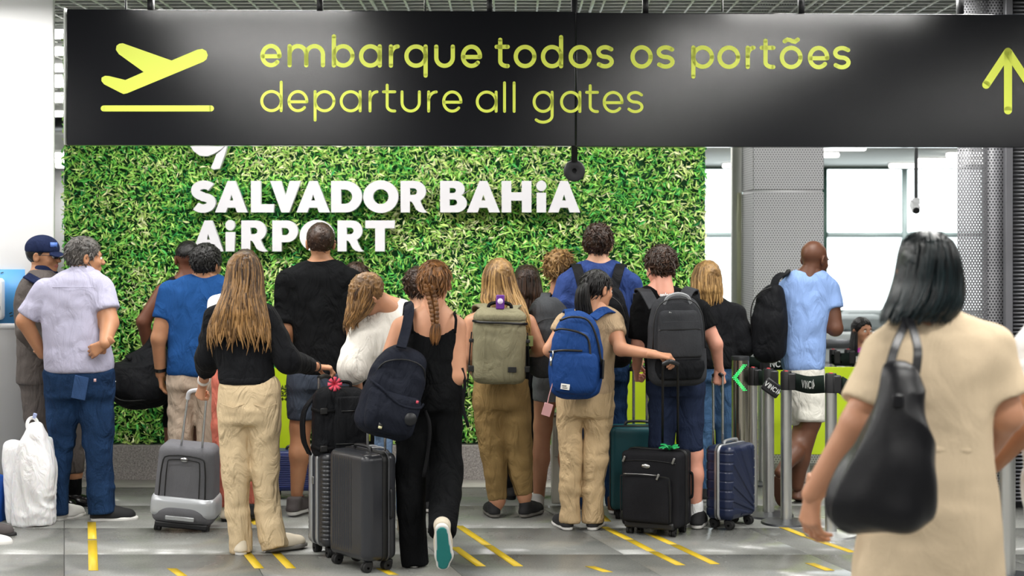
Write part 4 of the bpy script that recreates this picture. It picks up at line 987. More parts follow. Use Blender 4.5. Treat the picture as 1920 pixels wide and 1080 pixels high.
# 3 man in black tank top holding the duffle
f = Fig('man in black sleeveless top with a black duffle hanging behind the man in blue', 10.5, 345)
f.head(352, 487, 0, -18, 0, 0, 1.0)
T = [(512, 330, 372, .06), (524, 316, 386, .1), (545, 306, 394, .12), (600, 308, 392, .12), (660, 312, 388, .11), (720, 308, 392, .12)]
A1 = dict(p=[(306, 547, 0), (269, 603, -.03), (280, 664, .02)], r=[.056, .046, .032], hand=('grip', 'L', (.2, .1, -1), (.4, .9, 0)))
A2 = dict(p=[(394, 547, 0), (404, 620, 0), (402, 680, 0)], r=[.055, .045, .032], hand=('relax', 'R'))
L1r = [(715, 306, 352), (790, 306, 345), (800, 306, 345)]; L2r = [(715, 348, 394), (800, 352, 392)]
f.body(SKIN['dark'], T, [A1, A2], [dict(p=[(330, 720), (324, 800), (322, 860), (320, 925)], r=[.08, .052, .055, .036]), dict(p=[(372, 720), (374, 800), (374, 860), (372, 925)], r=[.08, .052, .055, .036])])
f.garment('tank_top', F_BLACK, T, grow=-.004, fold=.003, cut=lambda x, y, z: z-f.W((0, 552))[2]-np.where(np.abs(x-f.W((345, 0))[0]) > .06, .085, .0)-10*np.clip(np.abs(x-f.W((351, 0))[0])-.135, 0, 1)+0*y)
f.garment('shorts', F_BLACK, [(705, 306, 394, .125), (740, 306, 394, .125)], chains=[f.legchain(L1r), f.legchain(L2r)])
f.shoe(320, 939, 0, -8, 0, 1.02, m_shoeblk, m_rubber); f.shoe(372, 939, 0, 8, 0, 1.02, m_shoeblk, m_rubber)
f.hair(H_BLACK, [cap(f.Hd, .006, .002, nape=.02, zl=([-.2, -.1, .0, .04, .09], [0.0, .005, .01, .03, .08])), short_locks(f.Hd, 260, .012, .0035, .006, curl=.6, seed=8, zl=([-.2, -.1, .0, .04, .09], [0.01, .01, .02, .04, .09]))])

# 4 man in royal blue tee
f = Fig('man in royal blue tee and stone trousers behind the grey carry-on', 9.95, 362)
f.head(388, 497, 0, 22, -4, 0, 1.02)
T = [(513, 352, 414, .07), (520, 336, 424, .09), (534, 318, 436, .115), (560, 312, 440, .125), (610, 314, 436, .13), (660, 316, 432, .14), (704, 314, 430, .145)]
A1 = dict(p=[(318, 548, 0), (297, 635, -.03), (301, 702, .02)], r=[.06, .047, .033], hand=('relax', 'L', (.1, .25, -1), (1, 0, 0)))
A2 = dict(p=[(432, 548, 0), (448, 635, .02), (446, 700, .08)], r=[.06, .047, .033], hand=('relax', 'R'))
L1r = [(715, 314, 372), (790, 315, 364), (860, 318, 360), (948, 320, 358)]; L2r = [(715, 366, 426), (790, 368, 422), (860, 370, 414), (948, 372, 412)]
f.body(SKIN['olive'], T, [A1, A2], [f.inner(L1r), f.inner(L2r)])
f.garment('tee_shirt', F_BLUE, T, arms=[(A1, .58, (.014, .022)), (A2, .58, (.014, .022))], fold=.006, freq=(8, 8, 9), seed=6)
f.garment('trousers', F_STONE, [(694, 314, 428, .13), (730, 314, 428, .135)], chains=[f.legchain(L1r), f.legchain(L2r)], fold=.007, seed=3)
band(f, 'wristband', A1['w'][1], A1['w'][2], .036, .02, m_watch, .86)
f.shoe(338, 957, 0, -8, 0, 1.04, m_shoebr, m_rubber); f.shoe(394, 957, 0, 8, 0, 1.04, m_shoebr, m_rubber)
f.hair(H_BLACK, [cap(f.Hd, .014, .004, nape=-.012), short_locks(f.Hd, 420, .03, .0045, .014, curl=.6, seed=3)])

# 5 woman with coral trousers mostly hidden
f = Fig('woman in white top and coral wide trousers hidden behind the woman in black sweatshirt', 9.6, 445)
f.head(462, 505, 0, 10, 0, 0, .94)
T = [(535, 436, 476, .06), (548, 416, 480, .09), (565, 400, 486, .105), (620, 406, 492, .1), (690, 404, 500, .11)]
A1 = dict(p=[(408, 572), (400, 640), (412, 700, .05)], r=[.045, .038, .028], hand=('relax', 'L')); A2 = dict(p=[(478, 578), (512, 655, -.02), (500, 690, .12)], r=[.045, .038, .028], hand=('half', 'R'))
L1r = [(700, 398, 456), (800, 396, 446), (880, 402, 440), (950, 410, 440)]; L2r = [(700, 450, 508), (800, 456, 502), (880, 458, 492), (946, 461, 482)]
f.body(SKIN['tan'], T, [A1, A2], [f.inner(L1r), f.inner(L2r)])
f.garment('blouse', F_PURE, T, arms=[(A1, .9, .02), (A2, .7, .016)]); f.garment('trousers', F_CORAL, [(680, 402, 508, .115), (720, 400, 510, .12)], chains=[f.legchain(L1r), f.legchain(L2r)])
f.shoe(426, 977, 0, 0, 0, .95, m_shoecream, m_rubber); f.shoe(470, 972, 0, 10, 0, .95, m_shoeblk, m_rubber)
f.hair(H_DBROWN, [cap(f.Hd, .010, .003), mass(f.rows([(478, 440, 484, .1), (520, 436, 488, .09), (580, 440, 486, .06, -.06), (620, 446, 480, .04, -.09)]))])

# 6 young woman, long hair, black sweatshirt, beige trousers
f = Fig('young woman with long light brown hair, black sweatshirt and beige trousers pulling the grey carry-on', 8.62, 472, h=.0108)
f.head(460, 516, 0, 28, -4, 0, .97)
T = [(556, 428, 486, .07), (566, 410, 497, .095), (580, 398, 505, .11), (610, 396, 506, .112), (650, 402, 506, .11), (690, 408, 512, .115), (718, 409, 516, .12)]
A1 = dict(p=[(404, 594, 0), (390, 672, .05), (380, 722, .30)], r=[.05, .04, .027], hand=('grip', 'L', (-.25, .35, -.9), (.6, .7, 0), .92))
A2 = dict(p=[(498, 594, 0), (540, 676, -.02), (594, 688, .22)], r=[.052, .041, .027], hand=('half', 'R', (.85, .45, -.1), (.1, .2, -1), .9))
L1r = [(730, 410, 474), (800, 410, 467), (880, 414, 470), (960, 423, 468), (1036, 432, 474)]; L2r = [(730, 460, 525), (800, 467, 527), (880, 470, 523, .02), (960, 478, 526, .03), (1029, 490, 541, .0)]
f.body(SKIN['tan'], T, [A1, A2], [f.inner(L1r), f.inner(L2r)])
f.garment('sweatshirt', F_BLACK2, T, arms=[(A1, 1.45, (.018, .03, .02)), (A2, 1.82, (.018, .026, .016))], fold=.007, freq=(8, 8, 12), seed=9)
f.garment('hem_band', F_BLACK2, [(704, 411, 513, .118), (720, 410, 516, .121)], fold=.001, rnd=.006)
tr = f.garment('trousers', F_BEIGE, [(712, 414, 521, .105), (740, 411, 524, .125), (770, 410, 526, .13), (795, 412, 526, .12)], chains=[f.legchain(L1r), f.legchain(L2r)], fold=.006, freq=(8, 8, 14), seed=12)
for x in (437, 496): MB().ribbon([f.W((x-24, 757, -.118)), f.W((x, 765, -.136)), f.W((x+24, 757, -.12))], .004, .004, (0, -1, 0)).build('pocket_seam', F_BEIGE, f.o, off=f.base)
band(f, 'wristwatch', A1['w'][1], A1['w'][2], .030, .024, m_band, .80, 1)
band(f, 'bracelet', A2['w'][1], A2['w'][2], .029, .007, m_rubber, .97)
f.shoe(452, 1040, -.02, -5, 0, .97, m_shoecream, m_solew); f.shoe(514, 1033, .01, 50, 0, .97, m_shoecream, m_soleg)
long_hair(f, [(470, 448, 468, .03), (478, 434, 482, .08), (495, 427, 490, .108), (525, 424, 494, .112), (555, 416, 494, .11, -.03), (585, 402, 500, .09, -.06), (610, 392, 506, .075, -.08), (632, 390, 506, .055, -.10)], H_BROWN, 330, 3, wave=.006, wf=34, over=.02, start=(0, .95), endvar=.18)

# 7 tall man in black tee
f = Fig('tall man in black tee and slate shorts with short dark hair', 9.8, 592)
f.head(601, 457, 0, -8, 2, 0, 1.03)
T = [(486, 574, 632, .07), (495, 552, 650, .09), (508, 536, 662, .115), (530, 530, 667, .13), (580, 546, 660, .13), (640, 550, 656, .125), (706, 546, 658, .13)]
A1 = dict(p=[(540, 528, 0), (535, 620, -.02), (555, 680, .12)], r=[.062, .05, .034], hand=('relax', 'L')); A2 = dict(p=[(658, 528, 0), (662, 620, -.02), (650, 680, .14)], r=[.062, .05, .034], hand=('relax', 'R'))
L1r = [(712, 538, 602), (760, 538, 600), (786, 538, 598)]; L2r = [(712, 596, 658), (788, 600, 656)]
f.body(SKIN['olive'], T, [A1, A2], [dict(p=[(570, 720), (563, 800), (562, 850, -.01), (556, 930)], r=[.088, .062, .062, .036]), dict(p=[(626, 720), (624, 800), (622, 860), (618, 930)], r=[.088, .06, .062, .04])])
f.garment('tee_shirt', F_BLACK, T, arms=[(A1, .85, (.016, .026)), (A2, .85, (.016, .026))], fold=.006, seed=21)
f.garment('shorts', F_SLATE, [(694, 542, 658, .13), (730, 540, 660, .135)], chains=[f.legchain(L1r), f.legchain(L2r)], seed=4)
f.shoe(552, 965, -.04, 18, 0, 1.1, m_shoegrey, m_solew, extra=m_red); f.shoe(618, 960, 0, 10, 0, 1.08, m_shoegrey, m_solew)
f.hair(H_DBROWN, [cap(f.Hd, .007, .002, nape=-.006), short_locks(f.Hd, 380, .018, .0038, .007, curl=.4, seed=14)])

# 8 and 10, heads behind
f = Fig('person with wavy brown hair almost hidden behind the bending woman', 10.3, 668)
f.head(668, 528, 0, 0, 0, 0, .95)
T = [(555, 648, 690, .06), (570, 630, 706, .1), (600, 624, 712, .11), (700, 630, 708, .11)]
A = [dict(p=[(630, 590), (626, 660), (640, 710, .1)], r=[.045, .038, .028], hand=('relax', 'L')), dict(p=[(706, 590), (710, 660), (700, 710, .1)], r=[.045, .038, .028], hand=('relax', 'R'))]
Ls = [[(700, 628, 672), (820, 634, 664), (925, 638, 662)], [(700, 664, 708), (820, 672, 704), (925, 676, 700)]]
f.body(SKIN['tan'], T, A, [f.inner(l) for l in Ls]); f.garment('top', F_GREYT, T, arms=[(q, 1.9, .012) for q in A]); f.garment('trousers', F_BLACK, [(690, 628, 708, .12), (720, 628, 708, .12)], chains=[f.legchain(l) for l in Ls])
f.shoe(650, 940, 0, -5, 0, .95, m_shoeblk, m_solew); f.shoe(688, 940, 0, 5, 0, .95, m_shoeblk, m_solew)
f.hair(H_DBROWN, [cap(f.Hd, .014, .005), short_locks(f.Hd, 260, .06, .006, .012, seed=22, nape=-.02), mass(f.rows([(500, 655, 682, .06), (530, 642, 696, .1), (570, 640, 698, .08)]))])
f = Fig('person with dark curly hair almost hidden behind the woman with the braid', 9.9, 790)
f.head(784, 540, 0, -10, 0, 0, .96)
T = [(572, 764, 806, .06), (586, 748, 820, .1), (615, 740, 828, .11), (700, 744, 826, .11)]
A = [dict(p=[(748, 606), (744, 676), (756, 726, .1)], r=[.045, .038, .028], hand=('relax', 'L')), dict(p=[(820, 606), (824, 676), (816, 726, .1)], r=[.045, .038, .028], hand=('relax', 'R'))]
Ls = [[(712, 744, 788), (840, 750, 782), (945, 754, 778)], [(712, 780, 826), (840, 788, 822), (945, 790, 816)]]
f.body(SKIN['fair'], T, A, [f.inner(l) for l in Ls]); f.garment('top', F_NAVY, T, arms=[(q, 1.9, .012) for q in A]); f.garment('trousers', F_BLACK, [(700, 744, 826, .12), (735, 744, 826, .12)], chains=[f.legchain(l) for l in Ls])
f.shoe(766, 958, 0, -5, 0, .95, m_shoeblk, m_solew); f.shoe(804, 958, 0, 5, 0, .95, m_shoeblk, m_solew)
f.hair(H_DBROWN, [cap(f.Hd, .02, .009, 55, nape=-.03), short_locks(f.Hd, 320, .035, .006, .018, curl=.9, seed=31, nape=-.03)])

# 9 woman in white bending over the luggage
f = Fig('woman in loose white blouse and light jeans bending over the luggage', 8.95, 735)
f.headv(690, 553, -.12, (-.62, -.42, .62), (-.35, .25, -.9), .96)
A1 = dict(p=[(684, 625, -.06), (664, 690, -.2), (672, 735, -.12)], r=[.048, .04, .028], hand=('half', 'L', (.1, .1, -1), (.3, .9, 0), .9)); A2 = dict(p=[(748, 600, .02), (756, 680, .05), (720, 730, .04)], r=[.048, .04, .028], hand=('half', 'R'))
T = [(562, 716, 762, .06, .0), (572, 706, 772, .09, .0), (590, 686, 780, .12), (620, 672, 782, .13), (660, 676, 784, .13), (720, 690, 784, .125, .04)]
L1r = [(740, 695, 742, .04), (810, 702, 738, .04), (880, 702, 734, .04), (968, 704, 732, .04)]; L2r = [(740, 734, 782, .04), (810, 742, 778, .04), (880, 742, 774, .04), (968, 742, 770, .04)]
f.body(SKIN['tan'], T, [A1, A2], [f.inner(L1r), f.inner(L2r)], shrink=.02)
f.garment('blouse', F_WHITE, T, arms=[(A1, 1.25, (.045, .052, .045)), (A2, 1.2, (.03, .04, .03))], fold=.010, freq=(6, 6, 9), seed=5, k=.06)
f.garment('jeans', J_LIGHT, [(710, 692, 784, .115, .04), (745, 692, 784, .12, .04)], chains=[f.legchain(L1r), f.legchain(L2r)])
f.shoe(716, 1000, .04, -5, 0, .95, m_shoecream, m_solew); f.shoe(758, 1000, .04, 8, 0, .95, m_shoecream, m_solew)
R = f.rows([(512, 678, 706, .04, -.12), (524, 664, 716, .09, -.12), (545, 656, 716, .10, -.12), (570, 653, 704, .09, -.13), (590, 650, 688, .06, -.15), (606, 647, 668, .03, -.16)])
f.hair(H_BROWN, [mass(R, noise=.007), mass_locks(R, 220, .007, over=.03, wave=.010, wf=40, start=(0, .8), seed=7), cap(f.Hd, .010, .005)])

# 11 woman with braid
f = Fig('woman with a braid, black camisole and wide black trousers walking with the navy backpack', 8.27, 800, h=.0105)
f.head(815, 533, 0, 6, -2, 0, .99)
T = [(572, 790, 836, .055), (584, 768, 850, .075), (594, 750, 862, .09), (612, 746, 862, .10), (650, 758, 860, .105), (690, 770, 860, .098), (720, 766, 864, .10)]
A1 = dict(p=[(750, 612, 0), (716, 705, -.04), (735, 770, .12)], r=[.046, .038, .027], hand=('half', 'L')); A2 = dict(p=[(858, 612, 0), (860, 706, -.04), (846, 660, .17)], r=[.047, .040, .027], hand=('half', 'R', (-.2, .3, 1), (-1, 0, 0), .9))
L1r = [(735, 760, 830), (800, 742, 808), (880, 740, 798), (960, 744, 798), (1060, 752, 804)]; L2r = [(735, 796, 866), (800, 802, 868), (870, 806, 868, -.02), (925, 808, 866, -.10), (1000, 802, 854, -.33)]
f.body(SKIN['tan'], T, [A1, A2], [f.inner(L1r), f.inner(L2r[:-1])], shrink=.0)
nx, nz = f.W((812, 0))[0], f.W((0, 628))[2]; axL, axR = f.W((776, 0))[0], f.W((857, 0))[0]
def neckline(x, y, z): return z-nz-.042*(np.clip(np.abs(x-nx)/.1, 0, 1))**2.5-12*np.clip(np.maximum(axL-.028-x, x-axR)+.004, 0, .02)*np.clip((z-nz+.1)*20, 0, 1)*0+0*y
cm = f.garment('camisole', F_BLACK, T, grow=.006, fold=.0025, freq=(6, 6, 18), cut=neckline, rnd=.01)
for x0 in (772, 855): MB().ribbon(curve_pts([f.W((x0+(2 if x0 < 800 else -2), 625, -.105)), f.W((x0, 600, -.098)), f.W((x0-(0 if x0 < 800 else 3), 588, -.06)), f.W((x0, 590, .02)), f.W((x0, 625, .09))], 14), .014, .004, (0, -1, .3)).build('shoulder_strap', F_BLACK, cm, off=f.base)
f.garment('trousers', F_BLACK, [(696, 772, 858, .10), (712, 768, 861, .105), (740, 760, 866, .125), (770, 752, 868, .13)], chains=[f.legchain(L1r), f.legchain(L2r)], fold=.008, freq=(10, 10, 5), seed=8)
f.shoe(776, 1062, 0, -4, 0, .95, m_shoecream, m_solew)
a = f.shoe(829, 1002, -.43, 4, -66, 1.0, m_shoecream, m_solew, roll=-6)
G = Field((-.05, 0, -.02), (.05, .29, .02), .006); G.cone((0, .042, 0), (.003, .19, 0), .027, .037, .01); G.cone((.003, .19, 0), (-.004, .236, 0), .037, .027, .01); G.cutf(lambda x, y, z: np.abs(z+.001)-.0035+0*x+0*y)
V, F = G.mesh(); M = rotz(-math.radians(4))@rotx(math.radians(-66))@roty(math.radians(-6))
mk('outsole', ((V-np.array([0, .058, 0]))*1.0)@M.T+f.W((829, 1002, -.43)), F, m_teal, a, off=f.base)
# braid: three strands
c, R, sc = f.Hd; z0, z1 = f.W((0, 540))[2], f.W((0, 606))[2]; xs0 = f.W((812, 0))[0]
pcs = [cap(f.Hd, .008, .003, 70, nape=.0), short_locks(f.Hd, 300, .05, .005, .008, curl=.25, seed=40)]
st = np.linspace(0, 1, 46); zz = f.W((0, 532))[2]*(1-st)+f.W((0, 608))[2]*st; yb = np.interp(st, [0, .25, .5, 1], [8.27-.118, 8.27-.09, 8.27-.105, 8.27-.118]); xb = np.interp(st, [0, .6, 1], [f.W((806, 0))[0], f.W((816, 0))[0], f.W((818, 0))[0]])
am = .018*(1-.35*st); PB = []
for k in range(3):
    ph = st*2*math.pi*3.2+k*2*math.pi/3; PB.append(np.stack([xb+am*np.sin(ph), yb+.010*np.cos(2*ph), zz], 1))
for k, Pb in enumerate(PB):
    mb = MB().tube(Pb, np.interp(st, [0, .1, .85, 1], [.008, .0145, .0115, .008]), 8); V = np.concatenate(mb.V); fq = np.concatenate(mb.F[4])
    V = V; pcs.append((V, fq, np.clip(.45+.4*vnoise(V*np.array([120, 120, 40])), 0, 1)))
tail = f.rows([(606, 812, 824, .012, -.12), (614, 808, 826, .016, -.12), (630, 806, 826, .016, -.122), (642, 810, 822, .008, -.122)])
pcs += [mass(tail, h=.005, rnd=.005, noise=.002), mass_locks(tail, 50, .003, over=.01, wave=.003)]
f.hair(H_AUB, pcs)

# 12 woman with olive pack
f = Fig('woman with loose blond-brown hair and khaki trousers carrying the olive backpack', 9.72, 945)
f.head(936, 522, 0, -14, -2, 0, .96)
T = [(566, 912, 962, .06), (578, 894, 980, .09), (592, 880, 996, .105), (630, 886, 992, .11), (680, 890, 990, .105), (720, 888, 992, .115)]
A1 = dict(p=[(884, 604, 0), (876, 670, -.02), (890, 700, .18)], r=[.05, .042, .028], hand=('half', 'L')); A2 = dict(p=[(990, 604, 0), (1012, 655, -.02), (985, 672, .2)], r=[.05, .042, .028], hand=('half', 'R'))
L1r = [(735, 889, 946), (780, 888, 947), (830, 897, 950), (890, 908, 950), (938, 914, 951)]; L2r = [(735, 934, 992), (780, 942, 996), (830, 946, 999), (890, 956, 1000), (928, 966, 1000)]
f.body(SKIN['tan'], T, [A1, A2], [f.inner(L1r+[(975, 920, 940)]), f.inner(L2r+[(975, 976, 996)])])
f.garment('top', F_BLACK, T, fold=.003, cut=lambda x, y, z: z-f.W((0, 590))[2]+0*x+0*y)
f.garment('trousers', F_KHAKI, [(705, 890, 990, .115), (735, 888, 992, .13), (765, 888, 994, .125)], chains=[f.legchain(L1r), f.legchain(L2r)], fold=.009, freq=(8, 8, 10), seed=15)
f.shoe(926, 969, 0, -12, 0, .95, m_shoeblk, m_soleg); f.shoe(986, 969, -.0, 30, 0, .95, m_shoeblk, m_soleg)
long_hair(f, [(484, 926, 944, .03), (492, 914, 956, .085), (515, 905, 964, .108), (545, 904, 972, .10), (570, 900, 985, .08, -.04), (595, 940, 992, .05, -.09), (618, 976, 994, .02, -.08)], H_BLOND, 260, 5, wave=.004, over=.02, start=(0, .8))

# 13 dark-haired woman beyond
f = Fig('woman with straight dark brown hair and black dress beyond the olive backpack', 10.4, 982)
f.head(990, 532, 0, 12, 0, 0, .94)
T = [(560, 970, 1010, .06), (572, 954, 1026, .1), (600, 948, 1032, .11), (700, 952, 1028, .11)]
A = [dict(p=[(954, 590), (948, 660), (960, 706, .1)], r=[.045, .038, .028], hand=('relax', 'L')), dict(p=[(1026, 590), (1032, 660), (1022, 706, .1)], r=[.045, .038, .028], hand=('relax', 'R'))]
Ls = [[(700, 944, 990), (820, 942, 976), (930, 946, 968)], [(700, 982, 1032), (820, 984, 1016), (930, 986, 1010)]]
f.body(SKIN['tan'], T, A, [f.inner(l) for l in Ls]); f.garment('top', F_NAVY, T, arms=[(q, 1.9, .012) for q in A]); f.garment('trousers', F_BLACK, [(690, 946, 1032, .12), (725, 944, 1032, .12)], chains=[f.legchain(l) for l in Ls])
f.shoe(958, 936, 0, -5, 0, .95, m_shoeblk, m_rubber); f.shoe(998, 936, 0, 5, 0, .95, m_shoeblk, m_rubber)
long_hair(f, [(496, 978, 1000, .03), (504, 968, 1008, .09), (530, 962, 1014, .105), (562, 960, 1018, .08, -.04), (590, 964, 1016, .05, -.08)], H_DBROWN, 170, 8, start=(0, .7))

# 14 blond updo, denim shorts
f = Fig('woman with wavy blond updo, grey pack and grey denim shorts', 10.05, 1035)
f.head(1048, 507, 0, 10, 2, 0, .96)
T = [(546, 1030, 1070, .06), (560, 1012, 1086, .1), (580, 1000, 1092, .11), (640, 1004, 1088, .1), (715, 1002, 1090, .115)]
A = [dict(p=[(1008, 590), (1000, 660), (1012, 700, .1)], r=[.045, .038, .028], hand=('relax', 'L')), dict(p=[(1084, 590), (1092, 660), (1082, 700, .1)], r=[.045, .038, .028], hand=('relax', 'R'))]
Ls = [[(710, 1000, 1046), (752, 998, 1046)], [(710, 1044, 1090), (752, 1048, 1090)]]
f.body(SKIN['tan'], T, A, [dict(p=[(1024, 720), (1018, 800), (1014, 860), (1010, 940)], r=[.082, .056, .054, .034]), dict(p=[(1068, 720), (1066, 800), (1064, 860), (1062, 940)], r=[.08, .054, .054, .034])])
f.garment('top', F_GREYT, T, arms=[(q, .6, .012) for q in A]); f.garment('shorts', F_GREYD, [(694, 1002, 1090, .12), (725, 999, 1092, .125)], chains=[f.legchain(l) for l in Ls])
f.shoe(1008, 953, 0, -10, 0, .97, m_solew, m_rubber); f.shoe(1062, 953, 0, 8, 0, .97, m_solew, m_rubber)
f.hair(H_BLOND, [cap(f.Hd, .016, .010, 45, nape=-.005, bulge=[((0, -.08, .06), (.06, .05, .06))]), short_locks(f.Hd, 360, .05, .0055, .018, curl=.9, seed=17)])

# 15 tall man in indigo tee, black pack
f = Fig('tall man in indigo blue tee and jeans wearing a black backpack', 9.9, 1130)
f.head(1122, 460, 0, 12, 0, 0, 1.04)
T = [(487, 1094, 1152, .07), (496, 1074, 1172, .095), (510, 1060, 1186, .12), (535, 1054, 1192, .13), (600, 1066, 1182, .13), (690, 1070, 1180, .13)]
A1 = dict(p=[(1066, 534, 0), (1042, 612, -.03), (1064, 640, .16)], r=[.06, .052, .034], hand=('half', 'L')); A2 = dict(p=[(1180, 534, 0), (1206, 590, 0), (1198, 670, .05)], r=[.06, .046, .032], hand=('grip', 'R', (-.1, .2, -1), (-.3, .9, 0)))
L1r = [(700, 1072, 1128), (790, 1076, 1124), (870, 1082, 1120), (955, 1084, 1118)]; L2r = [(700, 1122, 1178), (790, 1128, 1176), (870, 1132, 1172), (950, 1134, 1168)]
f.body(SKIN['fair'], T, [A1, A2], [f.inner(L1r), f.inner(L2r)])
f.garment('tee_shirt', F_INDIGO, T, arms=[(A1, .62, (.016, .026)), (A2, .55, (.016, .026))], fold=.006, seed=31)
f.garment('jeans', J_DENIM, [(680, 1070, 1180, .13), (715, 1070, 1180, .135)], chains=[f.legchain(L1r), f.legchain(L2r)], fold=.007, seed=41)
f.shoe(1102, 962, 0, -6, 0, 1.05, m_shoebr, m_solew); f.shoe(1152, 962, -.04, 6, 0, 1.05, m_shoebr, m_solew)
f.hair(H_DBROWN, [cap(f.Hd, .014, .006, 60, nape=-.012), short_locks(f.Hd, 420, .028, .0046, .014, curl=.8, seed=51)])

# 16 woman with ponytail, blue pack
f = Fig('woman with black ponytail, tan tee and sand trousers wearing the blue backpack', 9.32, 1096)
f.head(1120, 544, 0, 50, -8, 0, .95)
T = [(573, 1092, 1142, .06), (582, 1068, 1156, .085), (594, 1054, 1164, .105), (640, 1058, 1158, .11), (690, 1056, 1152, .11), (742, 1046, 1150, .12)]
A1 = dict(p=[(1062, 604, 0), (1030, 656, -.04), (1058, 690, .18)], r=[.047, .038, .026], hand=('half', 'L')); A2 = dict(p=[(1150, 604, 0), (1164, 655, -.14), (1230, 665, -.36)], r=[.048, .040, .026], hand=('half', 'R', (.97, -.02, -.16), (.1, .3, -1), .9))
L1r = [(740, 1044, 1098), (790, 1044, 1092), (860, 1048, 1091), (920, 1048, 1089), (980, 1049, 1089)]; L2r = [(740, 1094, 1150), (790, 1096, 1147), (860, 1094, 1140), (920, 1092, 1134), (980, 1092, 1131)]
f.body(SKIN['tan'], T, [A1, A2], [f.inner(L1r), f.inner(L2r)])
f.garment('tee_shirt', F_TANTEE, T, arms=[(A1, .42, (.014, .022)), (A2, .5, (.014, .022))], fold=.005)
f.garment('trousers', F_SAND, [(725, 1048, 1150, .115), (755, 1044, 1150, .13), (780, 1044, 1150, .12)], chains=[f.legchain(L1r), f.legchain(L2r)], fold=.0075, freq=(8, 8, 15), seed=19)
f.shoe(1062, 993, 0, -16, 0, .95, m_shoeblk, m_solew); f.shoe(1112, 993, 0, 14, 0, .95, m_shoeblk, m_solew)
R = f.rows([(528, 1092, 1106, .02, -.10), (540, 1082, 1104, .035, -.12), (565, 1078, 1106, .035, -.12), (600, 1084, 1112, .03, -.11), (612, 1096, 1108, .012, -.11)])
f.hair(H_BLACK, [cap(f.Hd, .007, .002, 90), mass(R, noise=.002), mass_locks(R, 90, .005, over=.02, wave=.004, start=(0, .4)), short_locks(f.Hd, 200, .05, .004, .007, curl=.15, seed=60)])

# 17 boy with black pack
f = Fig('teenage boy in black tee and navy shorts wearing a charcoal backpack', 9.36, 1268)
f.head(1238, 503, 0, -22, -12, 0, .98)
T = [(535, 1208, 1262, .06), (545, 1194, 1284, .085), (560, 1188, 1312, .11), (590, 1190, 1322, .115), (650, 1206, 1318, .115), (722, 1212, 1318, .12)]
A1 = dict(p=[(1200, 585, 0), (1196, 650, 0), (1194, 690, .12)], r=[.048, .04, .028], hand=('grip', 'L')); A2 = dict(p=[(1312, 582, 0), (1342, 645, -.02), (1348, 692, .06)], r=[.05, .041, .028], hand=('grip', 'R', (.05, .15, -1), (-.2, 1, 0)))
L1r = [(725, 1214, 1268), (790, 1216, 1266), (842, 1216, 1264)]; L2r = [(725, 1264, 1320), (790, 1268, 1320), (846, 1270, 1318)]
f.body(SKIN['pink'], T, [A1, A2], [dict(p=[(1242, 740), (1240, 840), (1240, 890), (1240, 965)], r=[.078, .052, .052, .034]), dict(p=[(1294, 740), (1300, 850), (1302, 890, -.01), (1305, 965)], r=[.078, .054, .052, .034])])
f.garment('tee_shirt', F_BLACK, T, arms=[(A1, .78, (.016, .026)), (A2, .55, (.016, .026))], fold=.005, seed=71)
f.garment('shorts', F_NAVYSH, [(705, 1214, 1318, .12), (740, 1213, 1320, .125)], chains=[f.legchain(L1r), f.legchain(L2r)], fold=.006, seed=4)
for x in (1241, 1305): f.garment('sock', F_PURE, chains=[[(x, 945, 0, .043), (x, 972, 0, .042)]], fold=.001, h=.007)
f.shoe(1307, 990, -.0, 14, 0, 1.04, m_shoeblk, m_solew, extra=m_solew); f.shoe(1242, 988, 0, -8, 0, 1.04, m_shoeblk, m_solew)
f.hair(H_DBROWN, [cap(f.Hd, .016, .007, 50, nape=.0), short_locks(f.Hd, 460, .036, .005, .016, curl=.7, seed=75)])
pr, _ = word('noVo+NAe'.replace('V', '/').replace('N', 'n').replace('A', 'o'), 1)
for ln, (x0, x1, y) in enumerate(((1238, 1270, 555), (1245, 1265, 562))):
    wmax = max(p[0] for q in pr for p in q); mb = MB()
    strokes_mesh(mb, [[(p[0]/wmax*(x1-x0)+x0, y-p[1]*5) for p in q] for q in pr], .8, lambda x, y: f.W((x, y, -.118+.0006*(560-y)))); mb.build('print', m_white, f.o, off=f.base)

# 18 blond woman in black jacket
f = Fig('blond woman in black jacket and jeans at the end of the queue', 10.3, 1345)
f.head(1326, 524, 0, -8, 0, 0, .96)
T = [(556, 1300, 1352, .06), (566, 1288, 1370, .1), (582, 1284, 1386, .13), (640, 1290, 1388, .14), (690, 1298, 1384, .14)]
A1 = dict(p=[(1294, 592), (1290, 660), (1310, 690, .15)], r=[.05, .042, .03], hand=('half', 'L')); A2 = dict(p=[(1376, 592), (1394, 648, -.03), (1358, 668, .18)], r=[.055, .046, .03], hand=('half', 'R'))
L1r = [(700, 1300, 1342), (790, 1304, 1338), (870, 1306, 1334), (930, 1308, 1332)]; L2r = [(700, 1332, 1378), (790, 1340, 1378), (870, 1344, 1376), (930, 1346, 1374)]
f.body(SKIN['fair'], T, [A1, A2], [f.inner(L1r), f.inner(L2r)])
f.garment('jacket', F_BLACK2, T, arms=[(A1, 1.9, .025), (A2, 1.9, (.03, .036, .03))], fold=.008, seed=81); f.garment('jeans', J_MID, [(680, 1302, 1378, .115), (715, 1300, 1378, .12)], chains=[f.legchain(L1r), f.legchain(L2r)], seed=6)
f.shoe(1320, 940, 0, -5, 0, .97, m_shoeblk, m_solew); f.shoe(1360, 940, 0, 5, 0, .97, m_shoeblk, m_solew)
long_hair(f, [(490, 1316, 1336, .03), (497, 1304, 1346, .09), (520, 1297, 1352, .108), (545, 1296, 1354, .09, -.03), (566, 1302, 1354, .05, -.06)], H_BLOND, 190, 9, over=.015, start=(0, .8))

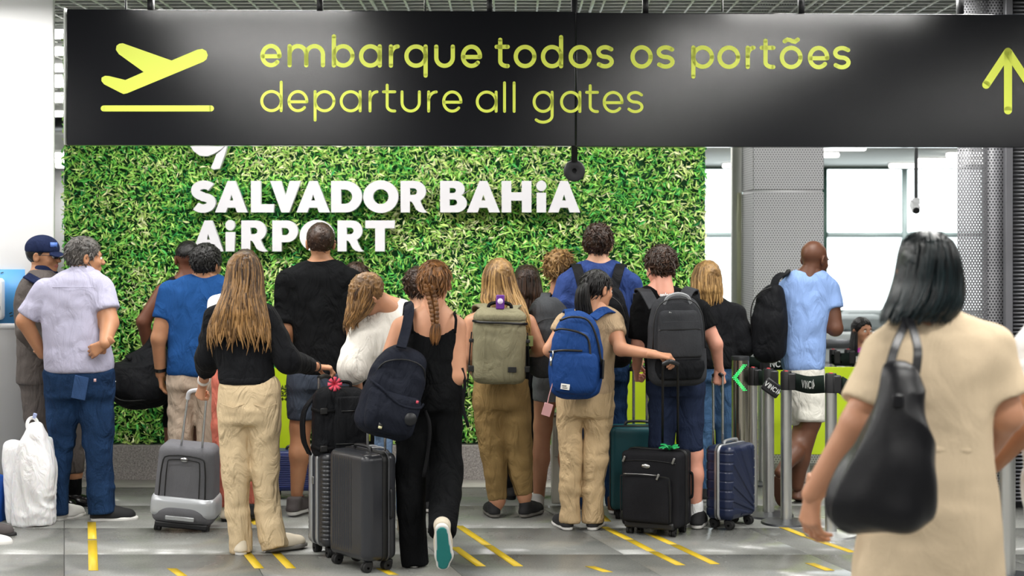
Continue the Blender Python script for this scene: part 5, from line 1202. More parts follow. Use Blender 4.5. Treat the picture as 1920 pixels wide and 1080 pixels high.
# 19 bald man walking
f = Fig('bald man in pale blue tee and off-white shorts walking with a black backpack', 10.3, 1505)
f.head(1527, 487, 0, 48, -14, 0, 1.02)
T = [(505, 1488, 1546, .07), (513, 1476, 1558, .09), (528, 1466, 1566, .115), (560, 1464, 1560, .125), (620, 1466, 1550, .125), (695, 1466, 1546, .125)]
A1 = dict(p=[(1476, 545), (1466, 612, .03), (1492, 640, .24)], r=[.058, .046, .032], hand=('half', 'L')); A2 = dict(p=[(1554, 542, 0), (1566, 616, -.04), (1546, 600, .24)], r=[.06, .050, .032], hand=('half', 'R', (-.3, 1, .1), (-.2, 0, 1)))
f.body(SKIN['brown'], T, [A1, A2], [dict(p=[(1500, 720, .02), (1506, 792, .06), (1490, 850, -.14), (1462, 886, -.30)], r=[.072, .058, .056, .036]),
                                     dict(p=[(1520, 720, -.02), (1521, 790, -.06), (1500, 862, -.08), (1495, 912, -.08)], r=[.072, .060, .058, .038])], feet=[(1494, 936, -.10, 25, -14, 1.05), (1456, 900, -.30, 30, -60, 1.02)])
f.garment('tee_shirt', F_LTBLUE, T, arms=[(A2, .5, (.016, .028)), (A1, .5, (.016, .026))], fold=.006, freq=(8, 8, 10), seed=91)
f.garment('shorts', F_OFFW, [(685, 1468, 1546, .125), (715, 1470, 1545, .13)], chains=[f.legchain([(715, 1472, 1526), (750, 1476, 1530), (792, 1480, 1530, .05)]), f.legchain([(715, 1494, 1546, -.02), (750, 1494, 1548, -.04), (791, 1494, 1549, -.06)])], fold=.005, seed=3)

# 20 small girl in magenta
f = Fig('small girl in magenta top beyond the queue belts', 12.6, 1628)
f.head(1617, 621, 0, 155, 0, 0, .86)
T = [(646, 1614, 1638, .05), (656, 1606, 1652, .075), (670, 1602, 1660, .085), (720, 1606, 1656, .085), (760, 1604, 1658, .09)]
A = [dict(p=[(1606, 672), (1598, 712, -.03), (1606, 745, -.1)], r=[.036, .03, .022], hand=('relax', 'R', None, (1, 0, 0), .75)), dict(p=[(1656, 672), (1662, 712), (1654, 745, -.1)], r=[.036, .03, .022], hand=('relax', 'L', None, (-1, 0, 0), .75))]
Ls = [[(755, 1604, 1632), (800, 1608, 1628), (838, 1610, 1626)], [(755, 1630, 1658), (800, 1634, 1654), (838, 1636, 1652)]]
f.body(SKIN['tan'], T, A, [f.inner(l) for l in Ls], shrink=.008); f.garment('top', F_PINK, T, arms=[(q, 1.7, .012) for q in A], h=.009); f.garment('leggings', F_NAVY, [(745, 1605, 1658, .085), (765, 1604, 1658, .09)], chains=[f.legchain(l) for l in Ls], h=.009)
f.shoe(1618, 850, -.03, 185, 0, .7, m_red, m_solew); f.shoe(1644, 850, -.03, 175, 0, .7, m_red, m_solew)
R = f.rows([(600, 1604, 1622, .03, .05), (606, 1599, 1630, .05, .07), (622, 1597, 1630, .05, .08), (650, 1594, 1630, .05, .08), (684, 1590, 1630, .04, .08), (700, 1592, 1626, .03, .08)])
f.hair(H_BLACK, [cap(f.Hd, .010, .003), mass(R, noise=.004), mass_locks(R, 120, .007, wave=.006, a0=-30, a1=210), mass_locks(f.rows([(618, 1599, 1607, .02, -.02), (650, 1597, 1607, .02, -.06), (700, 1592, 1604, .014, -.07)]), 30, .006, start=(0, .1))])

# 22 partner at the right edge (mostly outside the frame)
f = Fig('man in white tee at the right edge, forearm reaching to the woman in beige', 5.25, 2030, h=.013)
f.head(2030, 470, 0, -30, 0, 0, 1.02)
T = [(545, 1990, 2070, .07), (565, 1950, 2110, .11), (600, 1925, 2150, .13), (700, 1918, 2150, .13), (900, 1922, 2150, .13)]
A1 = dict(p=[(1945, 660, 0), (1925, 795, -.06), (1862, 868, .04)], r=[.066, .052, .036], hand=('half', 'L', (-.7, .4, -.5), (.3, .9, 0))); A2 = dict(p=[(2140, 660, 0), (2160, 800, 0), (2150, 920, .1)], r=[.064, .05, .034], hand=('relax', 'R'))
Ls = [[(900, 1920, 2040), (1150, 1935, 2020), (1375, 1940, 2010)], [(900, 2030, 2150), (1150, 2050, 2140), (1375, 2055, 2130)]]
f.body(SKIN['olive'], T, [A1, A2], [f.inner(l) for l in Ls]); f.garment('tee_shirt', F_PURE, T, arms=[(A1, .62, (.02, .035)), (A2, .5, (.016, .03))], h=.013); f.garment('trousers', F_PURE, [(880, 1922, 2150, .14), (940, 1920, 2150, .15)], chains=[f.legchain(l) for l in Ls], h=.014)
f.shoe(1975, 1416, 0, 0, 0, 1.05, m_shoeblk, m_solew); f.shoe(2092, 1416, 0, 0, 0, 1.05, m_shoeblk, m_solew)
f.hair(H_BLACK, [cap(f.Hd, .010, .003)])

# 21 woman in beige dress, nearest
f = Fig('woman with dark bob hair in a beige knit dress, nearest, carrying the black tote', 5.0, 1740, h=.0095)
f.head(1738, 515, 0, 14, -2, 0, 1.03)
T = [(578, 1690, 1800, .065), (596, 1668, 1836, .09), (612, 1656, 1856, .11), (640, 1640, 1872, .13), (700, 1636, 1874, .14), (770, 1650, 1862, .135), (835, 1662, 1850, .125), (870, 1650, 1858, .135), (950, 1622, 1876, .16), (1020, 1606, 1880, .165), (1100, 1594, 1880, .165), (1250, 1600, 1868, .15), (1330, 1608, 1858, .145)]
A1 = dict(p=[(1664, 668, 0), (1608, 796, -.05), (1524, 926, .02)], r=[.056, .055, .036], hand=('relax', 'L', (-.06, .18, -1), (.85, .45, .1), 1.08)); A2 = dict(p=[(1852, 655, 0), (1888, 780, -.02), (1850, 850, .17)], r=[.06, .05, .032], hand=('half', 'R'))
f.body(SKIN['tan'], T, [A1, A2], [dict(p=[(1690, 1150), (1692, 1300), (1694, 1345), (1696, 1440)], r=[.08, .058, .056, .036]), dict(p=[(1790, 1150), (1788, 1300), (1786, 1345), (1784, 1440)], r=[.08, .058, .056, .036])])
f.garment('dress', F_CREAM, T, arms=[(A1, .74, (.026, .034)), (A2, .74, (.026, .036))], fold=.0065, freq=(6, 6, 11), seed=101, k=.05)
f.garment('waist_band', F_CREAM, [(824, 1659, 1853, .128), (834, 1656, 1857, .133), (844, 1657, 1857, .134)], fold=.0025, freq=(40, 40, 8), rnd=.004)
f.shoe(1694, 1466, -.02, -4, 0, .98, m_shoeblk, m_rubber); f.shoe(1786, 1466, -.02, 4, 0, .98, m_shoeblk, m_rubber)
long_hair(f, [(431, 1722, 1752, .05, .0), (439, 1706, 1770, .095), (456, 1694, 1786, .118), (490, 1688, 1796, .124), (530, 1680, 1802, .122), (560, 1670, 1804, .11, -.02), (582, 1656, 1800, .09, -.04), (602, 1652, 1780, .07, -.06)], H_TEAL, 260, 11, capk=dict(t=.004, noise=.001), w=.009, over=.006, wave=.002, start=(0, .6), endvar=.04, noise=.003)

# 23 traveller outside the left edge (only a shoe shows)
f = Fig('traveller at the left edge of whom only the pale shoes show', 9.0, -75, h=.016)
f.head(-75, 490, 0, 90, 0, 0, 1.0)
T = [(520, -95, -50, .06), (545, -120, -25, .12), (620, -118, -24, .12), (710, -116, -22, .12)]
A = [dict(p=[(-75, 570, -.16), (-80, 650, -.18), (-60, 715, -.16)], r=[.055, .045, .03], hand=('relax', 'R')), dict(p=[(-75, 570, .16), (-80, 650, .18), (-60, 715, .16)], r=[.055, .045, .03], hand=('relax', 'L'))]
Ls = [[(710, -115, -45), (860, -105, -55), (990, -98, -62)], [(710, -100, -30, .1), (860, -90, -40, .1), (985, -84, -48, .1)]]
f.body(SKIN['tan'], T, A, [f.inner(l) for l in Ls]); f.garment('top', F_WHITE, T, arms=[(q, .5, .015) for q in A]); f.garment('trousers', F_SAND, [(695, -116, -24, .13), (730, -116, -24, .13)], chains=[f.legchain(l) for l in Ls])
f.shoe(-48, 1030, -.12, 88, 0, 1.05, m_solew, m_rubber); f.shoe(-44, 1008, .12, 88, 0, 1.05, m_shoegrey, m_rubber)
f.hair(H_DBROWN, [cap(f.Hd, .010, .003)])
# ================================================================ bags and luggage
class Bag:
    def __init__(s, name, label, cat, px, py, D, yaw=0, roll=0, pitch=0, group=None, c=None):
        s.c = Wp(px, py, D) if c is None else np.asarray(c, float); s.R = rotz(-math.radians(yaw))@rotx(math.radians(pitch))@roty(math.radians(roll))
        s.o = thing(name, label, cat, s.c, group)
    def sdf(s, name, fn, lo, hi, mat, par=None, h=.007, fold=0., freq=(9, 9, 9), seed=0., ridge=False):
        G = Field(lo, hi, h); fn(G); V, F = G.mesh(); V = relax(V, F, 2, .5)
        if fold: V = rumple(V, F, fold, freq, seed, ridge)
        return mk(name, V@s.R.T, F, mat, par or s.o)
    def mb(s, name, mb, mat, par=None, smooth=False, **k): return mb.xf(s.R).build(name, mat, par or s.o, smooth, **k)
    def world(s, name, mb, mat, par=None, smooth=False, **k): return mb.xf(t=-s.c).build(name, mat, par or s.o, smooth, **k)
    def box(s, name, w, d, h, mat, par=None, p=4, rows=None, rnd=.03, fold=.003, hh=.008, cy=0, cz=0, cx=0, seed=0.):
        R_ = srows(rows if rows else [(-h/2, 0, 0, w/2, d/2), (0, 0, 0, w/2, d/2), (h/2, 0, 0, w/2, d/2)], it=1)
        R_ = R_+np.array([cz, cx, cy, 0, 0]); lo = [(R_[:, 1]-R_[:, 3]).min(), (R_[:, 2]-R_[:, 4]).min(), R_[0, 0]]; hi = [(R_[:, 1]+R_[:, 3]).max(), (R_[:, 2]+R_[:, 4]).max(), R_[-1, 0]]
        return s.sdf(name, lambda G: G.loft(R_, p=p, rnd=rnd), lo, hi, mat, par, hh, fold, seed=seed)
P_NAVY = fabric('pack_navy_nylon', '#1b1e28', .2, fold=.5, rough=.7, weave=.4); P_OLIVE = fabric('pack_olive_canvas', '#7f7a62', .1, fold=.4, weave=.5); P_BLUE = fabric('pack_blue_polyester', '#1d3f78', .15, fold=.45, rough=.65)
P_BLACK = fabric('pack_black_nylon', '#141518', .25, fold=.45, rough=.65); P_CHAR = fabric('pack_charcoal_melange', '#36373a', .25, fold=.25, weave=.8); P_GREY = fabric('pack_grey_nylon', '#4a4c4f', .2, fold=.4)
m_zip = plain('zip_black', '#0c0c0d', .5); m_zipg = plain('zip_metal', '#b8b8b6', .3, 1.0); m_whitelab = plain('white_label', '#e4e2dc', .6); m_leather, nt_, b_ = new_mat('black_leather')
b_.inputs['Base Color'].default_value = (.008, .008, .010, 1); b_.inputs['Roughness'].default_value = .33; b_.inputs['Specular IOR Level'].default_value = .35
vo = N(nt_, 'ShaderNodeTexVoronoi'); vo.inputs['Scale'].default_value = 260; tc_ = N(nt_, 'ShaderNodeTexCoord'); nt_.links.new(tc_.outputs['Object'], vo.inputs['Vector']); bp_ = N(nt_, 'ShaderNodeBump'); bp_.inputs['Strength'].default_value = .25; bp_.inputs['Distance'].default_value = .002; nt_.links.new(vo.outputs['Distance'], bp_.inputs['Height']); nt_.links.new(bp_.outputs[0], b_.inputs['Normal'])
UPB = (0, -1, 0)
def seam(P, r=.0025): return MB().tube(curve_pts(P, 18), r, 5)

# duffle of the man in the tank top
B = Bag('duffle_bag', 'black duffle bag hanging beside the man in royal blue tee, before the leafy wall', 'bag', 264, 707, 10.32, -15, -10)
B.sdf('shell', lambda G: G.cone((-.10, -.05, -.01), (.09, .05, .0), .13, .175, .0).ell((.02, 0, -.08), (.19, .2, .12), .06), (-.3, -.25, -.22), (.3, .25, .22), P_BLACK, fold=.012, freq=(7, 7, 7), ridge=True)
B.mb('end_zip', seam([(-.19, -.11, .10), (-.2, -.14, 0), (-.16, -.16, -.1), (0, -.19, -.13), (.12, -.15, -.13)], .004), m_zip)
B.mb('side_print', MB().box((-.155, -.165, .0), (.006, .004, .045), roty(-.3)), m_whitelab)
B.world('strap', MB().ribbon(curve_pts([Wp(238, 672, 10.25), Wp(262, 660, 10.35), Wp(283, 640, 10.42), Wp(312, 575, 10.42), Wp(318, 530, 10.38), Wp(335, 520, 10.5)], 20), .045, .006, (0, -1, .3)), m_strap)
# navy pack of the woman with the braid
B = Bag('backpack', 'navy nylon backpack slung on one shoulder of the woman with the braid', 'backpack', 738, 733, 8.07, -14, 17, 0)
B.box('shell', .30, .2, .46, P_NAVY, rows=[(-.235, .0, 0, .12, .07), (-.2, 0, 0, .15, .10), (-.05, 0, 0, .155, .11), (.1, 0, 0, .140, .10), (.2, .01, 0, .105, .08), (.235, .02, 0, .07, .05)], p=2.8, rnd=.05, fold=.009, hh=.0075)
B.box('front_pocket', .26, .1, .2, P_NAVY, rows=[(-.21, 0, 0, .11, .05), (-.12, 0, -.01, .135, .06), (-.02, 0, 0, .14, .05), (.0, 0, .0, .135, .03)], p=2.6, cy=-.085, rnd=.03, fold=.006)
B.mb('pocket_flap', MB().ribbon(curve_pts([(-.15, -.06, .03), (-.08, -.125, -.0), (.02, -.142, -.05), (.12, -.125, -.045), (.155, -.06, -.02)], 16), .012, .006, (0, -1, 0)), P_NAVY)
B.mb('top_zip', seam([(-.13, -.05, .05), (-.10, -.09, .13), (0, -.10, .17), (.10, -.08, .15), (.14, -.04, .05)], .004), m_zip)
B.mb('round_patch', MB().lathe([(0, .002), (.03, .002), (.032, -.002)], (.095, -.148, -.105), 20, rotx(math.pi/2)), plain('patch_dark', '#101116', .45))
B.mb('red_tab', MB().box((.105, -.135, -.015), (.012, .006, .014)), plain('red_tab', '#c84a5c', .6)); B.mb('loop_tab', MB().box((-.04, -.135, -.175), (.022, .01, .03)), m_zip); B.mb('pale_tag', MB().box((-.04, -.142, -.185), (.018, .004, .012)), plain('pale_tag', '#c9c39a', .6))
B.world('shoulder_strap', MB().ribbon(curve_pts([Wp(752, 652, 8.0), Wp(762, 615, 8.10), Wp(767, 585, 8.16), Wp(766, 572, 8.25), Wp(764, 590, 8.36), Wp(758, 650, 8.40)], 24), .052, .012, np.array([(0, -1, .15)]*1)[0]), P_NAVY, smooth=False, bevel=.003)
B.world('webbing_tail', MB().ribbon(curve_pts([Wp(797, 770, 8.08), Wp(806, 800, 8.06), Wp(802, 850, 8.06), Wp(794, 895, 8.06)], 14), .018, .003, UPB), m_strap)
B.world('side_webbing', MB().ribbon(curve_pts([Wp(866, 690, 8.2), Wp(872, 720, 8.2), Wp(868, 760, 8.2), Wp(878, 800, 8.2)], 10), .016, .003, UPB), m_strap)
# olive pack
B = Bag('backpack', 'olive canvas backpack with a roll top on the woman with blond-brown hair', 'backpack', 936, 648, 9.50, -3, 1, 0)
B.box('shell', .32, .17, .45, P_OLIVE, rows=[(-.225, 0, 0, .135, .06), (-.2, 0, 0, .158, .085), (.0, 0, 0, .160, .09), (.12, 0, 0, .158, .085), (.19, 0, .0, .150, .07), (.225, 0, .01, .12, .05)], p=4, rnd=.03, fold=.005)
B.box('roll_top', .3, .12, .07, P_OLIVE, rows=[(-.04, 0, 0, .158, .08), (0, 0, 0, .155, .075), (.035, 0, .01, .12, .05)], p=3.5, cz=.185, cy=-.012, rnd=.025, fold=.004)
B.mb('mouth_zip', MB().ribbon([(-.162, -.05, .148), (-.12, -.094, .142), (0, -.104, .14), (.12, -.094, .136), (.162, -.05, .134)], .014, .006, (0, -1, 0)), m_zip)
B.mb('label_patch', MB().box((.075, -.093, -.135), (.05, .006, .032)), m_zip, bevel=.002)
B.mb('grab_handle', seam([(-.07, -.0, .20), (-.06, .0, .245), (0, 0, .255), (.06, 0, .245), (.07, 0, .20)], .011), m_strap, smooth=True)
B.mb('purple_tag', MB().box((.0, -.035, .26), (.05, .02, .085)), plain('purple_tag', '#5d2484', .45), bevel=.006); B.mb('tag_disc', MB().lathe([(0, .002), (.016, .002), (.017, -.002)], (.0, -.047, .265), 18, rotx(math.pi/2)), plain('pale_disc', '#d9c8e4', .5))
B.mb('front_seam', seam([(-.09, -.098, .11), (-.095, -.104, -.05), (-.10, -.095, -.19)]), P_OLIVE)
for s_ in (-1, 1):
    B.mb('side_buckle', MB().box((s_*.165, -.03, -.135), (.035, .05, .035)), m_zip, bevel=.004); B.mb('side_clip', MB().box((s_*.165, -.03, .03), (.03, .04, .02)), m_zip, bevel=.004)
    B.mb('side_strap', MB().ribbon(curve_pts([(s_*.166, -.02, .08), (s_*.175, -.03, -.05), (s_*.18, -.03, -.16), (s_*.185, -.02, -.24)], 10), .016, .003, (s_, -.3, 0)), m_strap)
    q = -1 if s_ < 0 else 1
    B.world('shoulder_strap', MB().ribbon(curve_pts([Wp(936+q*22, 580, 9.55), Wp(936+q*36, 571, 9.66), Wp(936+q*45, 582, 9.84), Wp(936+q*50, 640, 9.86)], 16), .06, .012, (0, -.6, .8)), P_OLIVE, bevel=.003)
B.mb('bottle_pocket', MB().cyl((.178, .0, .0), (.178, .0, .06), .024, 14), plain('patterned_bottle', '#77804e', .5), smooth=True)
# blue pack
B = Bag('backpack', 'bright blue backpack with a white label on the woman with the ponytail', 'backpack', 1081, 664, 9.10, 6, 3, 0)
B.box('shell', .31, .2, .5, P_BLUE, rows=[(-.255, -.01, 0, .09, .05), (-.235, 0, 0, .135, .085), (-.1, 0, 0, .158, .105), (.05, 0, 0, .148, .1), (.16, 0, 0, .12, .085), (.225, .0, 0, .08, .06), (.25, .0, .01, .04, .03)], p=2.7, rnd=.05, fold=.006)
B.box('front_pocket', .26, .1, .26, P_BLUE, rows=[(-.22, 0, 0, .10, .04), (-.18, 0, 0, .13, .06), (-.05, -.005, 0, .138, .06), (.02, -.01, .0, .130, .045)], p=2.8, cy=-.085, rnd=.03, fold=.005)
B.box('upper_pocket', .2, .06, .16, P_BLUE, rows=[(.0, -.02, 0, .115, .04), (.08, -.02, 0, .11, .045), (.14, -.02, .0, .09, .035)], p=2.8, cy=-.075, rnd=.03, fold=.004)
for P in ([(-.13, -.08, .13), (-.08, -.115, .145), (.02, -.12, .13), (.07, -.11, .09), (.09, -.12, -.03)], [(-.10, -.07, .19), (-.03, -.10, .215), (.06, -.085, .20), (.115, -.08, .10), (.15, -.07, -.05)], [(-.15, -.10, .012), (-.06, -.138, .028), (.04, -.135, .03)]):
    B.mb('zip', MB().ribbon(curve_pts(P, 18), .012, .006, (0, -1, 0)), m_zip)
B.mb('mesh_panel', MB().box((.148, -.05, -.07), (.012, .075, .11), rotz(.35)), m_zip, bevel=.004)
B.mb('white_label', MB().box((-.045, -.148, -.175), (.05, .006, .032), roty(.08)), m_whitelab, bevel=.001); B.mb('label_print', MB().box((-.05, -.152, -.17), (.024, .003, .004)).box((-.046, -.152, -.181), (.028, .003, .003)), m_zip)
B.mb('zip_pull', MB().box((-.135, -.12, -.04), (.012, .008, .05)).box((-.125, -.12, .0), (.008, .008, .04)), m_zipg)
for q in (-1, 1): B.world('shoulder_strap', MB().ribbon(curve_pts([Wp(1090+q*22, 596, 9.14), Wp(1100+q*32, 582, 9.2), Wp(1106+q*42, 584, 9.30), Wp(1108+q*46, 606, 9.45), Wp(1104+q*46, 660, 9.46)], 18), .058, .012, (0, -.7, .7)), P_BLUE, bevel=.003)
B.world('pink_pouch', MB().ribbon(curve_pts([Wp(1042, 700, 9.0), Wp(1030, 740, 9.0), Wp(1026, 760, 9.0)], 8), .006, .003, UPB).box(Wp(1026, 768, 9.0), (.05, .03, .07), roty(.3)), plain('dusty_pink', '#b98a8a', .6), bevel=.003)
# black pack of the tall man
B = Bag('backpack', 'large black backpack on the tall man in indigo tee, behind the ponytail', 'backpack', 1136, 606, 9.66, 0, -2, 0)
B.box('shell', .31, .2, .5, P_BLACK, rows=[(-.27, .02, 0, .10, .06), (-.23, .01, 0, .14, .09), (0, 0, 0, .15, .10), (.15, 0, 0, .12, .08), (.22, 0, 0, .09, .05)], p=3, rnd=.04, fold=.007)
B.mb('zip', seam([(-.12, -.08, .0), (-.08, -.10, .12), (0, -.10, .17), (.08, -.10, .12), (.12, -.09, .0)], .004), m_zip)
for q in (-1, 1): B.world('shoulder_strap', MB().ribbon(curve_pts([Wp(1122+q*26, 555, 9.70), Wp(1122+q*36, 515, 9.74), Wp(1122+q*42, 497, 9.84), Wp(1122+q*46, 504, 9.98), Wp(1122+q*48, 560, 10.04)], 18), .06, .012, (0, -.7, .7)), P_BLACK, bevel=.003)
# charcoal pack of the boy
B = Bag('backpack', 'charcoal backpack with a rounded grey handle on the teenage boy', 'backpack', 1268, 636, 9.13, -4, -1.5, 0)
B.box('shell', .33, .2, .53, P_CHAR, rows=[(-.265, .0, 0, .13, .07), (-.24, 0, 0, .160, .10), (-.1, 0, 0, .168, .11), (.1, 0, 0, .155, .10), (.2, 0, 0, .13, .085), (.25, 0, 0, .09, .06)], p=3.4, rnd=.045, fold=.004)
B.box('front_panel', .25, .06, .26, P_CHAR, rows=[(-.10, 0, 0, .13, .03), (.0, 0, 0, .125, .035), (.15, 0, 0, .115, .03), (.17, 0, 0, .1, .02)], p=4, cy=-.095, rnd=.02, fold=.002)
B.box('lower_pocket', .27, .06, .12, P_BLACK, rows=[(-.225, 0, 0, .12, .03), (-.16, 0, 0, .145, .04), (-.105, 0, 0, .14, .03)], p=3.2, cy=-.09, rnd=.02, fold=.004)
B.mb('flap', MB().ribbon([(-.11, -.124, .085), (0, -.134, .088), (.11, -.124, .085)], .045, .006, (0, -1, 0)), P_CHAR, bevel=.002)
B.mb('zip', seam([(-.12, -.12, .06), (0, -.133, .064), (.12, -.12, .06)], .003), m_zip); B.mb('main_zip', seam([(-.15, -.09, -.05), (-.135, -.10, .14), (-.07, -.085, .225), (.07, -.085, .225), (.135, -.10, .14), (.15, -.09, -.05)], .004), m_zip)
B.mb('grab_handle', seam([(-.075, -.07, .205), (-.055, -.085, .245), (0, -.09, .262), (.055, -.085, .245), (.075, -.07, .205)], .010), plain('grey_piping', '#8b8d90', .5), smooth=True)
B.mb('zip_pull', MB().box((-.035, -.115, .15), (.05, .006, .008), roty(.5)), m_zipg)
for q in (-1, 1): B.world('shoulder_strap', MB().ribbon(curve_pts([Wp(1254+q*26, 578, 9.15), Wp(1250+q*36, 552, 9.24), Wp(1250+q*46, 541, 9.36), Wp(1250+q*52, 552, 9.48), Wp(1250+q*54, 610, 9.50)], 18), .07, .012, (0, -.7, .7)), P_CHAR, bevel=.003)
# black pack of the bald man
B = Bag('backpack', 'black backpack hanging off the shoulder of the bald man', 'backpack', 1443, 602, 10.18, 35, 1, 0)
B.box('shell', .26, .16, .52, P_BLACK, rows=[(-.265, 0, 0, .07, .05), (-.22, 0, 0, .10, .085), (0, 0, 0, .115, .10), (.15, 0.01, 0, .09, .085), (.24, .03, 0, .05, .05)], p=2.6, rnd=.05, fold=.007)
B.mb('zip', seam([(-.10, -.05, -.1), (-.09, -.08, .08), (-.03, -.09, .18), (.04, -.06, .22)], .004), m_zip)
B.world('shoulder_strap', MB().ribbon(curve_pts([Wp(1450, 545, 10.12), Wp(1456, 522, 10.18), Wp(1474, 512, 10.26), Wp(1474, 520, 10.4), Wp(1466, 600, 10.42)], 16), .055, .011, (-.5, -.7, .5)), P_BLACK, bevel=.003)
# grey pack of the blond woman
B = Bag('backpack', 'dark grey backpack on the woman with the blond updo', 'backpack', 1030, 628, 9.84, -20, 0, 0)
B.box('shell', .3, .2, .48, P_GREY, rows=[(-.26, .0, 0, .10, .06), (-.2, 0, 0, .135, .09), (.05, 0, 0, .135, .1), (.17, 0, 0, .12, .085), (.235, 0, 0, .08, .05)], p=3, rnd=.045, fold=.006)
B.mb('front_seam', seam([(-.13, -.06, .05), (-.07, -.10, .10), (.05, -.10, .10), (.12, -.07, .05)], .003), m_zip)
B.world('shoulder_strap', MB().ribbon(curve_pts([Wp(1020, 562, 9.86), Wp(1024, 551, 9.96), Wp(1022, 558, 10.12), Wp(1016, 620, 10.16)], 14), .06, .011, (0, -.6, .8)), P_GREY, bevel=.003)
# tote of the nearest woman
B = Bag('tote_bag', 'soft black leather tote on the shoulder of the woman in beige', 'bag', 1665, 800, 4.66, 0, 0, 0)
D0 = 4.66
tr_ = [(995, 1580, 1735, .08), (985, 1562, 1752, .10), (960, 1553, 1758, .115), (930, 1556, 1758, .12), (880, 1578, 1752, .115), (820, 1608, 1742, .10), (760, 1636, 1732, .075), (710, 1652, 1722, .05), (680, 1662, 1716, .035)]
rw = []
for py, xl, xr, b in tr_: c = Wp((xl+xr)/2, py, D0); rw.append((c[2]-B.c[2], c[0]-B.c[0], 0, (xr-xl)/2*D0/FPX, b))
rw = srows(rw)
def tote(G):
    G.loft(rw, p=2.5, rnd=.045)
    G.cone(np.array(Wp(1722, 690, D0-.13))-B.c, np.array(Wp(1705, 900, D0-.16))-B.c, .012, .03, .03, mode='s')
    G.cone(np.array(Wp(1600, 850, D0-.17))-B.c, np.array(Wp(1585, 950, D0-.18))-B.c, .02, .05, .05, mode='s')
B.sdf('shell', tote, (rw[:, 1]-rw[:, 3]).min()*np.array([1, 0, 0])+np.array([0, -.14, rw[0, 0]]), np.array([(rw[:, 1]+rw[:, 3]).max(), .14, rw[-1, 0]]), m_leather, h=.006, fold=.011, freq=(9, 9, 3.5), seed=5, ridge=True)
for a, b_, dd in (((1667, 690), (1699, 603), 0), ((1717, 700), (1708, 606), -.03)):
    P = curve_pts([Wp(*a, D0), Wp((a[0]+b_[0])/2-3 if dd == 0 else (a[0]+b_[0])/2+8, (a[1]+b_[1])/2, D0+.06+dd), Wp(*b_, D0+.20+dd), Wp(b_[0]-4, b_[1]-10, D0+.30), Wp(b_[0]-6, b_[1]+2, D0+.42), Wp(b_[0]-14, b_[1]+80, D0+.52)], 30)
    B.world('strap', MB().ribbon(P, .026, .009, (0, -.8, .5)), m_leather, bevel=.003)
B.world('rivet_tab', MB().box(Wp(1684, 752, D0-.09), (.034, .012, .04)), m_leather, bevel=.006)
# white plastic shopping bag
B = Bag('shopping_bag', 'full white plastic shopping bag standing by the man in lavender', 'bag', 62, 984, 9.46)
m_pl, nt_, b_ = new_mat('white_polythene'); b_.inputs['Base Color'].default_value = (*lin('#ebebed'), 1); b_.inputs['Roughness'].default_value = .34; b_.inputs['Subsurface Weight'].default_value = .1
n_ = N(nt_, 'ShaderNodeTexNoise'); n_.inputs['Scale'].default_value = 7; n_.inputs['Detail'].default_value = 3; n_.inputs['Distortion'].default_value = 3; tc_ = N(nt_, 'ShaderNodeTexCoord'); mp_ = N(nt_, 'ShaderNodeMapping'); mp_.inputs['Scale'].default_value = (1.6, 1.6, .7)
nt_.links.new(tc_.outputs['Object'], mp_.inputs[0]); nt_.links.new(mp_.outputs[0], n_.inputs['Vector']); bp_ = N(nt_, 'ShaderNodeBump'); bp_.inputs['Strength'].default_value = .7; bp_.inputs['Distance'].default_value = .02; nt_.links.new(n_.outputs[0], bp_.inputs['Height']); nt_.links.new(bp_.outputs[0], b_.inputs['Normal'])
def brow_(rows, D): 
    out = []
    for py, xl, xr, b in rows: c = Wp((xl+xr)/2, py, D); out.append((c[2]-B.c[2], c[0]-B.c[0], D-9.46, (xr-xl)/2*D/FPX, b))
    return srows(out)
q = brow_([(984, 27, 100, .10), (905, 27, 102, .105), (880, 28, 105, .10), (850, 34, 98, .085), (820, 42, 88, .06), (800, 50, 80, .03), (792, 55, 76, .018)], 9.46)
B.sdf('outer_bag', lambda G: G.loft(q, p=3, rnd=.02), (-.16, -.12, 0), (.16, .12, .64), m_pl, fold=.007, freq=(16, 16, 7), h=.007, ridge=True)
q2 = brow_([(982, 14, 60, .08), (905, 9, 60, .09), (840, 8, 62, .085), (826, 12, 56, .06)], 9.56)
B.sdf('inner_bag', lambda G: G.loft(q2, p=2.6, rnd=.03), (-.2, -.05, 0), (.05, .25, .53), m_pl, fold=.012, freq=(9, 9, 7), h=.009)
q3 = brow_([(900, 62, 106, .05), (840, 66, 106, .06), (816, 70, 106, .05)], 9.58)
B.sdf('bag_side', lambda G: G.loft(q3, p=2.6, rnd=.03), (0, .0, .2), (.2, .25, .55), m_pl, fold=.010, freq=(9, 9, 7), h=.009)
B.world('handle', MB().ribbon(curve_pts([Wp(54, 815, 9.43), Wp(51, 795, 9.45), Wp(56, 785, 9.46), Wp(64, 784, 9.46), Wp(70, 792, 9.46), Wp(76, 815, 9.43)], 20), .02, .012, (0, -1, 0)), m_pl, bevel=.004)
B.world('printed_knot', MB().box(Wp(65, 780, 9.46), (.022, .012, .034), roty(.3)), plain('blue_print', '#a9b6e0', .5), bevel=.004)
